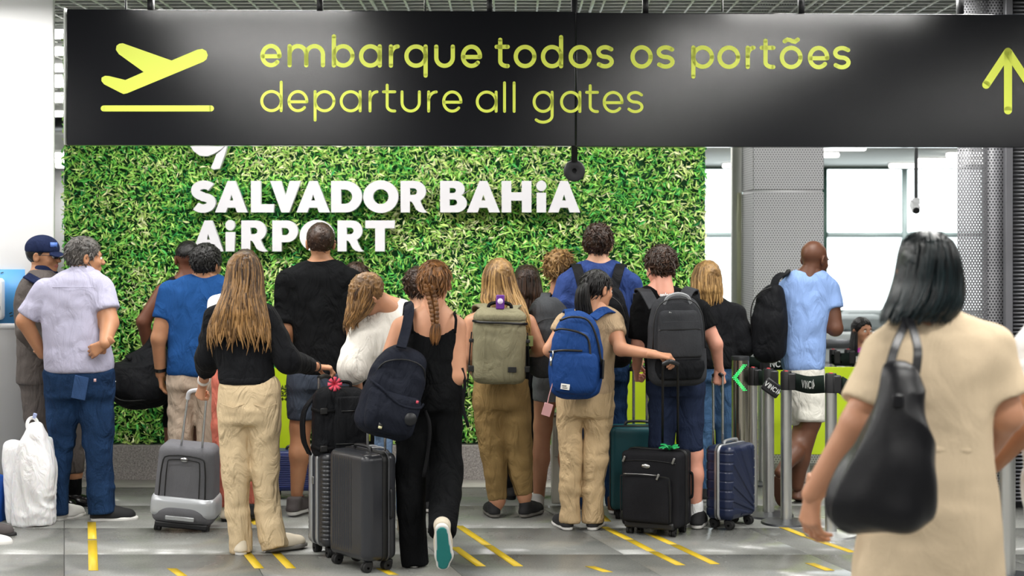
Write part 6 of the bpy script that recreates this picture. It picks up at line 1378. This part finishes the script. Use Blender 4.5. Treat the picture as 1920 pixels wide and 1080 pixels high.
# blue bag at the left edge
B = Bag('travel_bag', 'blue soft travel bag on the floor at the left edge beside the plastic bag', 'bag', -42, 938, 9.62)
B.box('shell', .34, .26, .30, plain('bright_blue_nylon', '#0f4fa8', .6, bump=.3, bscale=40), rows=[(-.145, 0, 0, .16, .12), (0, 0, 0, .172, .13), (.13, 0, 0, .165, .12), (.155, 0, 0, .14, .1)], p=4, rnd=.03, fold=.006)
B.mb('strap', MB().ribbon([(-.17, -.133, .03), (0, -.14, .03), (.17, -.133, .03)], .03, .005, (0, -1, 0)), m_strap); B.mb('grab_handle', seam([(-.06, 0, .14), (-.05, 0, .19), (.05, 0, .19), (.06, 0, .14)], .009), m_strap, smooth=True)

# ---------------------------------------------------------------- suitcases
def rrect(w, d, r, m=30, k=6):
    P, Nn, U = [], [], []
    def edge(a, b, n, tag, num):
        for t in np.linspace(0, 1, num, endpoint=False): P.append(a+(b-a)*t); Nn.append(n); U.append((tag, P[-1]))
    def corner(c, a0):
        for t in np.linspace(0, math.pi/2, k, endpoint=False):
            n = np.array([math.cos(a0+t), math.sin(a0+t)]); P.append(c+r*n); Nn.append(n); U.append(('c', P[-1]))
    x, y = w/2, d/2; A = np.array
    edge(A([-x+r, -y]), A([x-r, -y]), A([0., -1]), 'f', m); corner(A([x-r, -y+r]), -math.pi/2); edge(A([x, -y+r]), A([x, y-r]), A([1., 0]), 's', m//2); corner(A([x-r, y-r]), 0)
    edge(A([x-r, y]), A([-x+r, y]), A([0., 1]), 'b', m); corner(A([-x+r, y-r]), math.pi/2); edge(A([-x, y-r]), A([-x, -y+r]), A([-1., 0]), 's', m//2); corner(A([-x+r, -y+r]), math.pi)
    return np.array(P), np.array(Nn), U
def shellmesh(w, d, h, z0, r=.035, rz=.03, off=None, m=30, nz=24, scale=None):
    P, Nn, U = rrect(w, d, r, m); zs = []
    for t in np.linspace(0, math.pi/2, 6): zs.append((z0+rz*(1-math.sin(t)) if False else z0+rz-rz*math.cos(t), rz-rz*math.sin(t)))
    for t in np.linspace(0, 1, nz)[1:-1]: zs.append((z0+rz+(h-2*rz)*t, 0))
    for t in np.linspace(math.pi/2, 0, 6): zs.append((z0+h-rz+rz*math.cos(t), rz-rz*math.sin(t)))
    V = []; n = len(P)
    for z, ins in zs:
        o = np.array([off(u[0], u[1], (z-z0)/h) if off and ins < rz*.3 else 0 for u in U])
        q = P+Nn*(o-ins)[:, None]
        if scale: q = q*scale((z-z0)/h)
        V.append(np.c_[q, np.full(n, z)])
    V = np.concatenate(V); F = np.array([[i*n+k, i*n+(k+1) % n, (i+1)*n+(k+1) % n, (i+1)*n+k] for i in range(len(zs)-1) for k in range(n)])
    V = np.vstack([V, [[0, 0, z0]], [[0, 0, z0+h]]]); c0, c1 = len(V)-2, len(V)-1
    T = np.array([[c0, (k+1) % n, k] for k in range(n)]+[[c1, (len(zs)-1)*n+k, (len(zs)-1)*n+(k+1) % n] for k in range(n)])
    return V, [F, T]
def zipband(w, h, z0, y, wd_, t=.004, rr=.035):
    x = w/2; pts = []
    for (cx, cz, a) in ((x-rr, z0+h-rr, 0), (-x+rr, z0+h-rr, 90), (-x+rr, z0+rr, 180), (x-rr, z0+rr, 270)):
        for q in np.radians(np.linspace(a, a+90, 7)): pts.append((cx+rr*math.cos(q), y, cz+rr*math.sin(q), math.cos(q), math.sin(q)))
    pts.append(pts[0]); P = np.array([p[:3] for p in pts]); U = np.array([(p[3], 0, p[4]) for p in pts])
    T = np.roll(P, -1, 0)-P; V = []
    for p, u in zip(P, U): V += [p+np.array([0, -wd_/2, 0])-u*t, p+np.array([0, wd_/2, 0])-u*t, p+np.array([0, wd_/2, 0])+u*t, p+np.array([0, -wd_/2, 0])+u*t]
    n = len(P); F = [[i*4+k, i*4+(k+1) % 4, i*4+4+(k+1) % 4, i*4+4+k] for i in range(n-1) for k in range(4)]
    return MB().add(np.array(V), np.array(F))
class Case(Bag):
    def __init__(s, label, px, pyb, yaw, w, d, h, mat, D=None, tilt=0, roll=0, wheel=.055, off=None, r=.035, rz=.03, m=40, nz=30, scale=None, name='suitcase', spin=True, wmat=None, hub=None):
        D = D or floorD(pyb); c = Wp(px, HZ, D); c[2] = 0; super().__init__(name, label, 'suitcase', 0, 0, 1, yaw, roll, tilt, c=c)
        s.w, s.d, s.h, s.z0 = w, d, h, wheel
        V, F = shellmesh(w, d, h, wheel, r, rz, off, m, nz, scale); o = mk('shell', V@s.R.T, F, mat, s.o); o.data.set_sharp_from_angle(angle=1.2); s.shell = o
        wm = wmat or m_rubber
        for sx in (-1, 1):
            for sy in ((-1, 1) if spin else (-1,)):
                x, y = sx*(w/2-.045), sy*(d/2-.04)
                rr = wheel*.46
                wh = s.mb('wheel', MB().lathe([(rr*.3, -.009), (rr, -.008), (rr, .008), (rr*.3, .009)], (x-.009, y-.008, rr), 18, roty(math.pi/2)).lathe([(rr*.3, -.009), (rr, -.008), (rr, .008), (rr*.3, .009)], (x+.011, y-.008, rr), 18, roty(math.pi/2)), wm, smooth=True)
                s.mb('fork', MB().box((x+.001, y+.006, wheel*.72), (.036, .034, wheel*.55)), m_black, wh, bevel=.006)
                if hub: s.mb('hub', MB().lathe([(0, .0105), (rr*.62, .0105), (rr*.66, .008)], (x+.012, y-.008, rr), 14, roty(math.pi/2)), hub, wh)
    def top_handle(s, mat, L_=.16, x=0, y=0): s.mb('top_handle', seam([(x-L_/2, y, s.z0+s.h-.005), (x-L_/2+.02, y, s.z0+s.h+.022), (x+L_/2-.02, y, s.z0+s.h+.022), (x+L_/2, y, s.z0+s.h-.005)], .009), mat, smooth=True)
    def pull(s, tubesW, grip, mt, mg, r=.007):
        for a, b in tubesW: s.world('pull_tube', MB().cyl(a, b, r, 10), mt, smooth=True)
        s.world('pull_grip', MB().tube(curve_pts(grip, 16), .013, 8), mg, smooth=True)
m_hard = plain('graphite_shell', '#2d2e32', .26, bump=.15, bscale=350); m_hardn = plain('navy_shell', '#1c2540', .32, bump=.1, bscale=300); m_silver = plain('silver_trim', '#a9abad', .35, .5)
m_softb = fabric('ballistic_black', '#1d1d20', .2, fold=.12, weave=.7, rough=.75); m_cgrey = fabric('grey_ballistic', '#66666a', .12, fold=.1, weave=.6, rough=.7); m_handle = plain('aluminium_tube', '#c9cacb', .25, 1.0); m_teals = plain('teal_shell', '#0f4a52', .45)
m_chrome_hub = plain('wheel_hub', '#c8c8ca', .3, .9)
# front graphite case
gv = lambda tag, p, v: (-.006 if (math.sin(p[0]*2*math.pi/.0215) > .35 and p[0] < .05 and .12 < v < .93) else 0) if tag in 'fb' else 0
K = Case('graphite hard-shell suitcase with vertical ridges, front one beside the woman with the braid', 680, 1062, 52, .37, .20, .545, m_hard, off=gv, m=70, r=.045, rz=.035)
K.mb('zip_band', zipband(.372, .548, .054, .015, .03, .004, .04), m_zip); K.mb('edge_bead', zipband(.374, .55, .053, .036, .006, .005, .04), plain('bead_grey', '#4a4b4e', .4)); K.top_handle(m_black)
K.mb('side_handle', seam([(.188, .045, .27), (.205, .045, .29), (.205, .045, .4), (.188, .045, .42)], .008), m_black, smooth=True)
t_ = Wp(722, 860, 8.32); K.pull([(t_, t_+np.array([0, .0, .24])), (t_+np.array([-.10, .1, -.0]), t_+np.array([-.10, .1, .24]))], [t_+np.array([0, 0, .24]), t_+np.array([-.05, .05, .25]), t_+np.array([-.10, .1, .24])], m_handle, m_black)
# rear case with a silver band
gh = lambda tag, p, v: (-.004 if math.sin(v*2*math.pi*22) > .3 and .06 < v < .94 else 0) if tag in 'fbc' else 0
K = Case('dark ribbed suitcase with a pale silver band carrying the black backpack', 655, 1034, -30, .40, .25, .50, m_hard, off=gh, m=24, nz=120, r=.04)
K.mb('silver_band', zipband(.404, .503, .054, -.03, .022, .005, .04), m_silver); K.mb('zip_band', zipband(.403, .502, .054, .005, .036, .003, .04), plain('zip_navy', '#20242e', .6)); K.mb('silver_edge', zipband(.404, .503, .054, .05, .04, .005, .04), m_silver)
K.mb('lock', MB().box((-.206, .01, .4), (.012, .02, .04)), m_zipg, bevel=.003); K.top_handle(m_silver)
t_ = Wp(598, 860, 8.72); u_ = Wp(624, 860, 8.9); K.pull([(t_, t_+np.array([0, 0, .44])), (u_, u_+np.array([0, 0, .44]))], [t_+np.array([0, 0, .44]), (t_+u_)/2+np.array([0, 0, .455]), u_+np.array([0, 0, .44])], m_handle, m_black)
B = Bag('backpack', 'black travel backpack standing on the ribbed suitcase, pink ribbon on its handle', 'backpack', 637, 792, 8.62, -12, 0, 0)
B.box('shell', .3, .2, .385, P_BLACK, rows=[(-.195, 0, 0, .13, .09), (-.17, 0, 0, .148, .105), (0, 0, 0, .15, .11), (.15, 0, 0, .142, .105), (.192, 0, 0, .11, .08)], p=3.6, rnd=.035, fold=.005)
B.box('front_panel', .19, .05, .34, P_BLACK, rows=[(-.16, .05, 0, .09, .02), (0, .05, 0, .096, .028), (.15, .05, 0, .09, .022)], p=4.5, cy=-.108, rnd=.015, fold=.002)
B.mb('pocket_slit', MB().box((.055, -.136, .075), (.12, .004, .006)), m_zip); B.mb('base_seam', MB().box((.05, -.132, -.10), (.17, .004, .005)), m_zip)
for z in (.075, -.125): B.mb('buckle', MB().box((-.095, -.112, z), (.04, .025, .034)), m_zip, bevel=.005)
B.mb('compression_strap', MB().ribbon([(-.155, -.03, .08), (-.12, -.115, .075), (-.04, -.128, .075)], .018, .004, (0, -1, 0)), m_strap); B.mb('compression_strap', MB().ribbon([(-.155, -.03, -.12), (-.12, -.115, -.125), (-.04, -.128, -.125)], .018, .004, (0, -1, 0)), m_strap)
B.mb('lime_tag', MB().box((.145, -.115, -.045), (.014, .01, .09)), plain('lime_tag', '#c9d65a', .6))
B.mb('shoulder_strap', MB().ribbon(curve_pts([(-.12, .06, .15), (-.19, .02, .06), (-.195, -.0, -.08), (-.16, .02, -.17)], 14), .05, .012, (-1, -.4, 0)), P_BLACK, bevel=.003)
B.mb('grab_handle', seam([(-.04, .0, .185), (-.03, 0, .215), (.05, 0, .215), (.06, 0, .185)], .009), m_strap, smooth=True)
mb = MB()
for k in range(8):
    a = k*math.pi/4; c_ = np.array([-.035, -.075, .215]); u = np.array([math.cos(a), -.4, math.sin(a)]); mb.ribbon(curve_pts([c_, c_+u*.022+np.array([0, -.012, 0]), c_+u*.038], 6), np.linspace(.008, .02, 7)[:len(curve_pts([c_, c_+u*.022, c_+u*.038], 6))], .002, (0, -1, .1))
B.mb('pink_ribbon', mb, plain('pink_ribbon', '#d8485f', .6))
# black soft case
K = Case('black soft two-wheeled suitcase with a green ribbon, before the teenage boy', 1231, 998, 26, .35, .24, .43, m_softb, spin=True, wheel=.045, r=.03, rz=.025)
K.box('front_pocket', .3, .06, .3, m_softb, rows=[(-.13, 0, 0, .145, .03), (0, 0, 0, .15, .035), (.12, 0, 0, .145, .03), (.145, 0, 0, .125, .02)], p=5, cz=.205, cy=-.128, rnd=.02, fold=.002, cx=-.01)
K.mb('pocket_piping', seam([(-.16, -.15, .09), (-.158, -.16, .3), (-.13, -.162, .345), (.11, -.162, .345), (.138, -.16, .3), (.14, -.15, .09)], .004), m_zip, smooth=True)
K.mb('pocket_zip', seam([(-.14, -.158, .35), (0, -.16, .354), (.07, -.158, .35)], .0035), m_zipg); K.mb('upper_zip', seam([(-.16, -.122, .42), (0, -.124, .43), (.16, -.122, .42)], .003), m_zip)
for x, z in ((-.15, .43), (.15, .435), (.07, .345)): K.mb('zip_pull', MB().box((x, -.13 if z > .4 else -.165, z), (.012, .008, .036), roty(.4)), m_zipg, bevel=.002)
K.mb('emblem_badge', MB().lathe([(0, .004), (.024, .003), (.026, 0)], (-.02, -.122, .395), 20, np.diag([1, 1, .55])@rotx(math.pi/2)), m_zipg)
K.mb('zip_band', zipband(.352, .432, .045, .03, .028, .004, .03), m_zip); K.mb('edge_piping', zipband(.354, .434, .044, .0, .007, .005, .03), m_zip)
K.mb('side_handle', seam([(.178, .075, .2), (.192, .075, .22), (.192, .075, .33), (.178, .075, .35)], .008), m_strap, smooth=True); K.mb('base_guard', MB().box((0, -.1, .06), (.3, .06, .04)), m_black, bevel=.01)
mb = MB()
for k in range(9):
    a = k*.7; c_ = np.array([.09, -.02, .485]); u = np.array([math.cos(a), math.sin(a)*.6-.3, .25+.2*math.sin(k*2.)]); pth = curve_pts([c_, c_+u*.03+np.array([0, 0, .012]), c_+u*.06], 6); mb.ribbon(pth, .016, .002, (0, -.5, 1))
K.mb('green_ribbon', mb, plain('green_ribbon', '#1fa35a', .5))
K.pull([(Wp(1242, 852, 9.28), Wp(1243, 683, 8.91)), (Wp(1271, 852, 9.30), Wp(1271, 683, 8.93))], [Wp(1243, 683, 8.91), Wp(1257, 678, 8.90), Wp(1271, 683, 8.93)], plain('black_tube', '#161618', .35, .4), m_black)
# navy fan case
def fan(tag, p, v):
    if tag != 'f' or not .04 < v < .96: return 0
    a = math.atan2(v*.47, .20-p[0]); return -.0045 if math.sin(a*26) > .1 else .001
gside = lambda tag, p, v: fan(tag, p, v) if tag == 'f' else (-.004 if math.sin(v*2*math.pi*8) > .86 else 0)
K = Case('navy hard-shell cabin suitcase with a fan relief beside the steel post', 1370, 986, -52, .31, .18, .43, m_hardn, off=gside, m=80, nz=110, r=.04, rz=.035, hub=m_chrome_hub)
K.mb('zip_band', zipband(.314, .434, .053, .0, .032, .004, .04), m_silver); K.top_handle(m_silver); K.mb('zip_line', zipband(.316, .436, .052, .0, .005, .005, .04), m_zip)
a, b_ = Wp(1337, 838, 9.50), Wp(1352, 838, 9.42)
K.pull([(Wp(1338, 845, 9.52), Wp(1337, 705, 9.44)), (Wp(1355, 845, 9.48), Wp(1355, 705, 9.40))], [Wp(1337, 705, 9.44), Wp(1346, 700, 9.42), Wp(1355, 705, 9.40)], m_handle, m_black)
# grey carry-on with silver lower band
K = Case('grey soft carry-on with a silver lower band pulled by the long-haired woman', 347, 991, 4, .37, .22, .46, m_cgrey, tilt=6, roll=5, spin=False, wheel=.05, r=.05, rz=.045, scale=lambda v: 1-.13*v)
K.box('lower_band', .4, .25, .14, plain('silver_panel', '#b9bcc0', .3, .3), rows=[(.09, 0, 0, .19, .11), (.12, 0, 0, .196, .128), (.19, 0, 0, .192, .128), (.215, 0, 0, .184, .112)], p=5, rnd=.012, fold=0)
K.box('base_panel', .36, .25, .1, m_cgrey, rows=[(.06, 0, 0, .17, .11), (.09, 0, 0, .18, .13), (.13, 0, -.006, .165, .134), (.16, 0, -.004, .12, .13)], p=4, rnd=.015, fold=0)
K.mb('panel_piping', seam([(-.135, -.118, .22), (-.125, -.118, .40), (-.09, -.112, .455), (.09, -.112, .455), (.125, -.118, .40), (.135, -.118, .22)], .0045), m_zip, smooth=True)
K.mb('pocket_piping', seam([(-.10, -.121, .22), (-.095, -.121, .40), (-.07, -.117, .435), (.07, -.117, .435), (.095, -.121, .40), (.10, -.121, .22)], .0035), m_zip, smooth=True)
K.mb('oval_badge', MB().lathe([(0, .006), (.02, .005), (.023, 0)], (0, -.112, .44), 18, np.diag([1, 1, .6])@rotx(math.pi/2)), m_chrome_hub); K.mb('silver_inlay', MB().box((0, -.137, .098), (.17, .008, .026)), m_silver, bevel=.008)
K.mb('axle_base', MB().box((0, -.06, .045), (.31, .09, .035)), m_black, bevel=.008)
K.pull([(Wp(339, 842, 9.24), Wp(352, 748, 9.06)), (Wp(379, 842, 9.22), Wp(387, 746, 9.02))], [Wp(352, 748, 9.06), Wp(355, 736, 9.05), Wp(366, 732, 9.04), Wp(380, 734, 9.03), Wp(387, 746, 9.02)], m_handle, plain('grey_grip', '#b4b4b8', .4))
# teal and small navy cases in the back
K = Case('dark teal hard suitcase held by the tall man in indigo, behind the black soft case', 1196, 985, 0, .34, .23, .50, m_teals, D=9.75, r=.03)
K.mb('lid_strap', zipband(.344, .504, .053, -.06, .05, .003, .03), m_zip); K.top_handle(m_black)
K.pull([(Wp(1188, 835, 9.83), Wp(1188, 694, 9.83)), (Wp(1213, 835, 9.83), Wp(1213, 694, 9.83))], [Wp(1184, 696, 9.83), Wp(1186, 690, 9.83), Wp(1214, 690, 9.83), Wp(1217, 696, 9.83)], m_handle, m_black, r=.009)
K = Case('small navy ribbed suitcase behind the tall man in black tee', 560, 922, 0, .38, .2, .26, plain('royal_navy_shell', '#23306a', .4), D=10.45, off=gh, nz=70, m=16)
K.top_handle(m_black)

# ================================================================ queue barriers and fittings
m_belt = fabric('barrier_webbing', '#15201c', .15, fold=0, weave=.6, rough=.7); m_print = plain('belt_print', '#e6e8e6', .6); m_basew = plain('satin_base', '#b9bbbb', .35, .7)
def beltline(st, P, w, par, txt=True, n=18):
    """belt ribbon along P (world) standing on edge, with the printed name repeated"""
    P = curve_pts(P, n); T = np.gradient(P, axis=0); T /= np.linalg.norm(T, axis=1)[:, None]; nm = np.cross(T, [0, 0, 1.]); nm /= np.linalg.norm(nm, axis=1)[:, None]
    b = MB().ribbon(P, w, .003, nm).xf(t=-st).build('belt', m_belt, par)
    if txt:
        L = np.r_[0, np.cumsum(np.linalg.norm(np.diff(P, axis=0), axis=1))]; tot = L[-1]; s_, wl = word('VINCI>', .04, .3); k = int(tot/(wl*1.5)); sgn = 1 if P[-1][0] > P[0][0] else -1
        for q in range(k):
            o = tot*(q+.5)/k-wl/2
            def to3(x, y):
                d = o+x; p = np.array([np.interp(d, L, P[:, i]) for i in range(3)]); m_ = np.array([np.interp(d, L, nm[:, i]) for i in range(3)])
                if m_[1] > 0: m_ = -m_
                return p+m_*.003+np.array([0, 0, y-.02])-st
            strokes_mesh(MB(), s_, .0034, to3, True).build('lettering', m_print, b)
    return b
def stanchion(label, px, pytop, pyb, wpx, basew=True, D=None, base_mat=None, name='queue_post'):
    D = D or floorD(pyb); c = Wp(px, HZ, D); c[2] = 0; st = thing(name, label, 'barrier post', c, None); zt = CAMH-(pytop-HZ)*D/FPX; r = wpx/2*D/FPX
    MB().cyl((0, 0, .02), (0, 0, zt-.05), r, 24).build('post', m_steel, st, True)
    MB().lathe([(0, zt), (r*.9, zt), (r*1.02, zt-.012), (r*1.02, zt-.11), (r*.8, zt-.112)], n=24).build('head', m_black, st, True)
    MB().lathe([(0, .028), (r*1.3, .026), (r*3, .02), (r*4.4, .012), (r*4.5, 0)], n=32).build('base', base_mat or m_dsteel, st, True)
    MB().box((r*.9, -.01, zt-.06), (.05, .055, .10)).build('belt_clip', m_black, st, bevel=.008); MB().box((0, 0, zt-.002), (.02, .02, .012)).build('red_button', plain('red_button', '#b3262e', .4), st)
    return st, c, zt, r
S1, c1, z1, r1 = stanchion('steel queue post nearest the green arrow post', 1412, 689, 957, 17)
S2, c2, z2, r2 = stanchion('steel queue post with a loose belt end hanging from it', 1441, 691, 967, 21)
S3, c3, z3, r3 = stanchion('steel queue post on a black round base, before the bald man', 1474, 696, 981, 21)
S4, c4, z4, r4 = stanchion('steel queue post on a pale base behind the hand of the woman in beige', 1558, 700, 1004, 22, base_mat=m_basew)
S5, c5, z5, r5 = stanchion('far steel queue post glimpsed beyond the legs of the bald man', 1511, 702, 902, 15)
S6, c6, z6, r6 = stanchion('steel queue post close to the edge of the hall, right of the beige dress', 1889, 770, 1085, 29)
bl = lambda c, z, dx=0: c+np.array([dx, -.01, z-.06])
beltline(c3, [bl(c3, z3, .045), (bl(c3, z3)+bl(c4, z4))/2+np.array([0, 0, -.012]), bl(c4, z4, -.04)], .075*1.35, S3)
e_ = Wp(1640, 742, 9.0); beltline(c4, [bl(c4, z4, .045), (bl(c4, z4)+e_)/2+np.array([0, 0, -.01]), e_, Wp(1720, 752, 8.9), Wp(1880, 775, 8.3)], .10, S4)
beltline(c1, [bl(c1, z1, .03), bl(c2, z2, -.03)], .09, S1, False)
# loose belt end
tg = MB().box((0, -.012, 0), (.115, .02, .085), roty(.62)); tc2 = Wp(1447, 727, floorD(967)-.03); tg.xf(t=tc2-c2); lb = tg.build('belt_end', m_black, S2, bevel=.012)
s_, wl = word('VINCI>', .026, .28); Rr = roty(.62)
strokes_mesh(MB(), s_, .0026, lambda x, y: Rr@np.array([x-wl/2, -.0235, y-.012])+tc2-c2).build('lettering', m_print, lb)
# far belts
S7, c7, z7, r7 = stanchion('far queue post left of the small girl in magenta', 1590, 655, 868, 14, D=12.3)
S8, c8, z8, r8 = stanchion('far queue post hidden beyond the bald man', 1562, 655, 868, 14, D=12.3)
for z_, o_ in ((CAMH-(671-HZ)*12.3/FPX, 'a'), (CAMH-(697-HZ)*12.3/FPX, 'b')): beltline(c8, [c8+np.array([.02, -.03, z_]), (c8+c7)/2+np.array([0, -.03, z_-.01]), c7+np.array([.3, -.03, z_])], .1, S8)
S9, c9, z9, r9 = stanchion('far queue post between the green arrow post and the bald man', 1428, 668, 905, 14, D=11.0)
beltline(c9, [c9+np.array([-.13, -.02, z9-.04]), c9+np.array([.05, -.02, z9-.05]), c9+np.array([.3, -.02, z9-.05])], .085, S9)
# steel post with a green LED arrow
D_ = 9.95; c = Wp(1388, HZ, D_); c[2] = 0; LP = thing('arrow_post', 'stout steel post showing a green light arrow at the head of the queue', 'post', c); r_ = 16.5*D_/FPX; zt = CAMH-(669-HZ)*D_/FPX
MB().cyl((0, 0, 0), (0, 0, zt), r_, 32).build('post', plain('warm_steel', '#c9c3b4', .22, 1.0), LP, True); MB().lathe([(0, zt+.006), (r_*1.02, zt+.004), (r_*1.04, zt-.01), (r_, zt-.02)], n=32).build('top_cap', m_dsteel, LP, True)
MB().lathe([(0, .02), (r_*1.6, .018), (r_*1.7, 0)], n=32).build('base', m_dsteel, LP, True)
leds = MB(); m_led = plain('green_led', '#2bd46a', .4, emit='#22e060', estr=3.2)
for k in range(9):
    for q in range(3):
        for sg_ in (-1, 1):
            if k == 0 and sg_ > 0: continue
            px, py = 1374.0+k*2.45+q*2.9, 708+sg_*k*2.95
            dx_ = (px-1388)*D_/FPX; c_ = Wp(px, py, D_-math.sqrt(max(0, r_*r_-dx_*dx_))-.004)-c; leds.lathe([(0, .0022), (.0026, .0015), (.0032, 0)], c_, 8, rotx(math.pi/2))
o = leds.build('arrow_lights', m_led, LP); o['kind'] = 'stuff'
# lime panels
m_limep = plain('lime_panel', '#c6e01e', .5); m_ink = plain('black_ink', '#26301a', .6)
def panel(label, x0, x1, y0, y1, D):
    a, b_ = Wp(x0, y1, D), Wp(x1, y0, D); c = np.array([(a[0]+b_[0])/2, D, 0]); o = thing('barrier_panel', label, 'barrier panel', c)
    MB().box((0, 0, (a[2]+b_[2])/2), (b_[0]-a[0], .02, b_[2]-a[2])).build('board', m_limep, o, bevel=.003)
    for s_ in (-1, 1): MB().cyl((s_*(b_[0]-a[0])*.46, .03, 0), (s_*(b_[0]-a[0])*.46, .03, b_[2]), .014, 10).build('leg', m_steel, o, True)
    return o, c, lambda x, y: Wp(x, y, D-.0125)-c
o, c, t3 = panel('lime yellow barrier panel with black pictograms behind the queue posts', 1396, 1640, 688, 852, 11.4)
def prt(txt, x, y, h, hw, o, t3):
    s_, w_ = word(txt, h, .25); strokes_mesh(MB(), [[(x+p[0], y-p[1]) for p in q] for q in s_], hw, t3).build('lettering', m_ink, o)
prt('no', 1419, 741, 11, 1.1, o, t3); prt('e', 1422, 755, 11, 1.1, o, t3)
strokes_mesh(MB(), [[(1420, 782), (1434, 782)], [(1422, 776), (1427, 771), (1433, 776)], [(1420, 787), (1434, 787)]], 1.3, t3).build('seat_icon', m_ink, o)
strokes_mesh(MB(), [[(1427, 795), (1427, 812)], [(1421, 805), (1427, 813), (1433, 805)]], 1.2, t3).build('arrow_icon', m_ink, o); strokes_mesh(MB(), [arc(1427, 828, 6, 4, 0, 360, 18), [(1420, 836), (1434, 836)]], 1.3, t3).build('oval_icon', m_ink, o)
o, c, t3 = panel('lime yellow barrier panel between the tall man in indigo and the boy', 1166, 1350, 690, 852, 10.75)
o, c, t3 = panel('lime yellow barrier panel with small black lettering right of the beige trousers', 506, 560, 690, 851, 10.75)
prt('AD', 527, 731, 8, .9, o, t3); prt('32', 527, 742, 8, .9, o, t3); prt('++', 527, 752, 8, .9, o, t3)
# monitor
c = Wp(1383, 690, 10.9); c[2] = 0; mo = thing('monitor', 'small black monitor with a blue screen on a pole behind the blond woman', 'monitor', c)
zc = CAMH-(606-HZ)*10.9/FPX
MB().box((0, 0, zc), (.11, .03, .17)).build('bezel', m_black, mo, bevel=.005); MB().box((-.004, -.0165, zc+.005), (.085, .003, .14)).build('screen', plain('blue_screen', '#2f7fe0', .3, emit='#3d8fee', estr=.9), mo); MB().cyl((0, .02, 0), (0, .02, zc), .018, 12).lathe([(0, .02), (.13, .015), (.14, 0)], n=24).build('pole', m_dsteel, mo, True)
# metal pedestal
c = Wp(1058, 944, floorD(944)); c[2] = 0; pd = thing('metal_pedestal', 'grey metal cabinet pedestal behind the woman with the blue backpack', 'cabinet', c)
MB().box((0, .1, .28), (.16, .24, .56)).build('cabinet', plain('cabinet_grey', '#a3a094', .45), pd, bevel=.008); MB().box((-.03, -.025, .4), (.06, .008, .2)).build('door', plain('cabinet_door', '#8e8b80', .4), pd, bevel=.004); MB().box((0, .1, .575), (.18, .26, .02)).build('lid', m_steel, pd, bevel=.003)
# hanging camera
D_ = 12.0; c = Wp(1716, 385, D_); cc = thing('security_camera', 'small white security camera hanging from a thin pole before the windows', 'camera', c)
MB().box((.006, 0, .75), (.022, .022, 1.45)).build('pole', plain('camera_pole', '#6d6f72', .4, .4), cc); MB().box((.006, 0, .03), (.045, .06, .05)).build('bracket', m_wplastic, cc, bevel=.008); MB().box((-.01, -.03, -.01), (.055, .11, .06), rotx(.5)).build('housing', m_wplastic, cc, bevel=.01); MB().cyl((-.012, -.07, -.035), (-.012, -.085, -.044), .024, 16).build('lens', m_black, cc, True)
# sanitizer dispenser on the white pier
yp = 10.35
def onpier(px, py): return Wp(px, py, yp)
c = onpier(8, 560); sb = thing('notice_board', 'blue wall board with a pale lower edge behind the hand dispenser', 'board', c)
a, b_ = onpier(-70, 606), onpier(47, 505)
MB().box(((a+b_)/2)-c+np.array([0, -.006, 0]), (b_[0]-a[0], .01, b_[2]-a[2])).build('board', plain('notice_blue', '#4a93cf', .45), sb); a2 = onpier(-70, 616); MB().box((np.array([(a[0]+b_[0])/2, yp, (a[2]+a2[2])/2]))-c+np.array([0, -.006, 0]), (b_[0]-a[0], .012, a[2]-a2[2])).build('lower_edge', m_white, sb)
strokes_mesh(MB(), [[(18, 588), (22, 586)], [(26, 588), (30, 586)], [(19, 593), (24, 592)], [(2, 512), (6, 511)]], .9, lambda x, y: Wp(x, y, yp-.0135)-c).build('lettering', m_ink, sb)
c = onpier(-4, 560); dp = thing('soap_dispenser', 'white hand sanitizer dispenser fixed on the blue wall board', 'dispenser', c); dw = (12+30)*yp/FPX; dh = 78*yp/FPX
x_ = onpier(-9, 560)-c
MB().box(x_+np.array([0, -.06, 0]), (dw, .1, dh)).build('cover', m_wplastic, dp, bevel=.025, seg=3); MB().box(x_+np.array([.04, -.1, -.055]), (.05, .05, .03)).build('nozzle', m_black, dp, bevel=.006); MB().box(x_+np.array([0, -.112, .02]), (dw*.7, .012, dh*.5)).build('front_plate', plain('grey_plate', '#d5d8dc', .3), dp, bevel=.01)
# security desks far beyond
for px, D_, lab, w_, h_ in ((1575, 22, 'pale screening machine far beyond the bald man', 1.3, .42), (1660, 24, 'pale counter far beyond the small girl', 1.6, .38)):
    c = Wp(px, HZ, D_); c[2] = 0; q = thing('screening_machine', lab, 'machine', c); MB().box((0, 0, h_/2), (w_, .8, h_)).build('body', plain('machine_grey', '#bfc5c6', .5), q, bevel=.03); MB().box((0, -.41, h_*.62), (w_*.7, .02, h_*.3)).build('hatch', m_dsteel, q); MB().box((0, -.1, h_+.12), (w_*.8, .5, .2)).build('hood', plain('hood_grey', '#8f989a', .5), q, bevel=.05)
# pink bundle held near the girl
c = Wp(1592, 768, 12.2); pk = thing('pink_bag', 'crumpled pink bag beside the small girl', 'bag', c)
G = Field((-.12, -.1, -.16), (.12, .1, .16), .009); G.ell((0, 0, -.02), (.085, .07, .12)); G.ell((.02, 0, .08), (.05, .05, .06), .03); V, F = G.mesh(); V = rumple(V, F, .018, (18, 18, 18)); mk('shell', V, F, fabric('pink_nylon', '#d8658f', .2, fold=.6), pk); MB().tube(curve_pts([(0, -.02, .12), (.02, -.02, .2), (.06, 0, .2), (.06, 0, .12)], 12), .008, 6).build('handle', plain('pink_handle', '#b84a78', .6), pk, True)
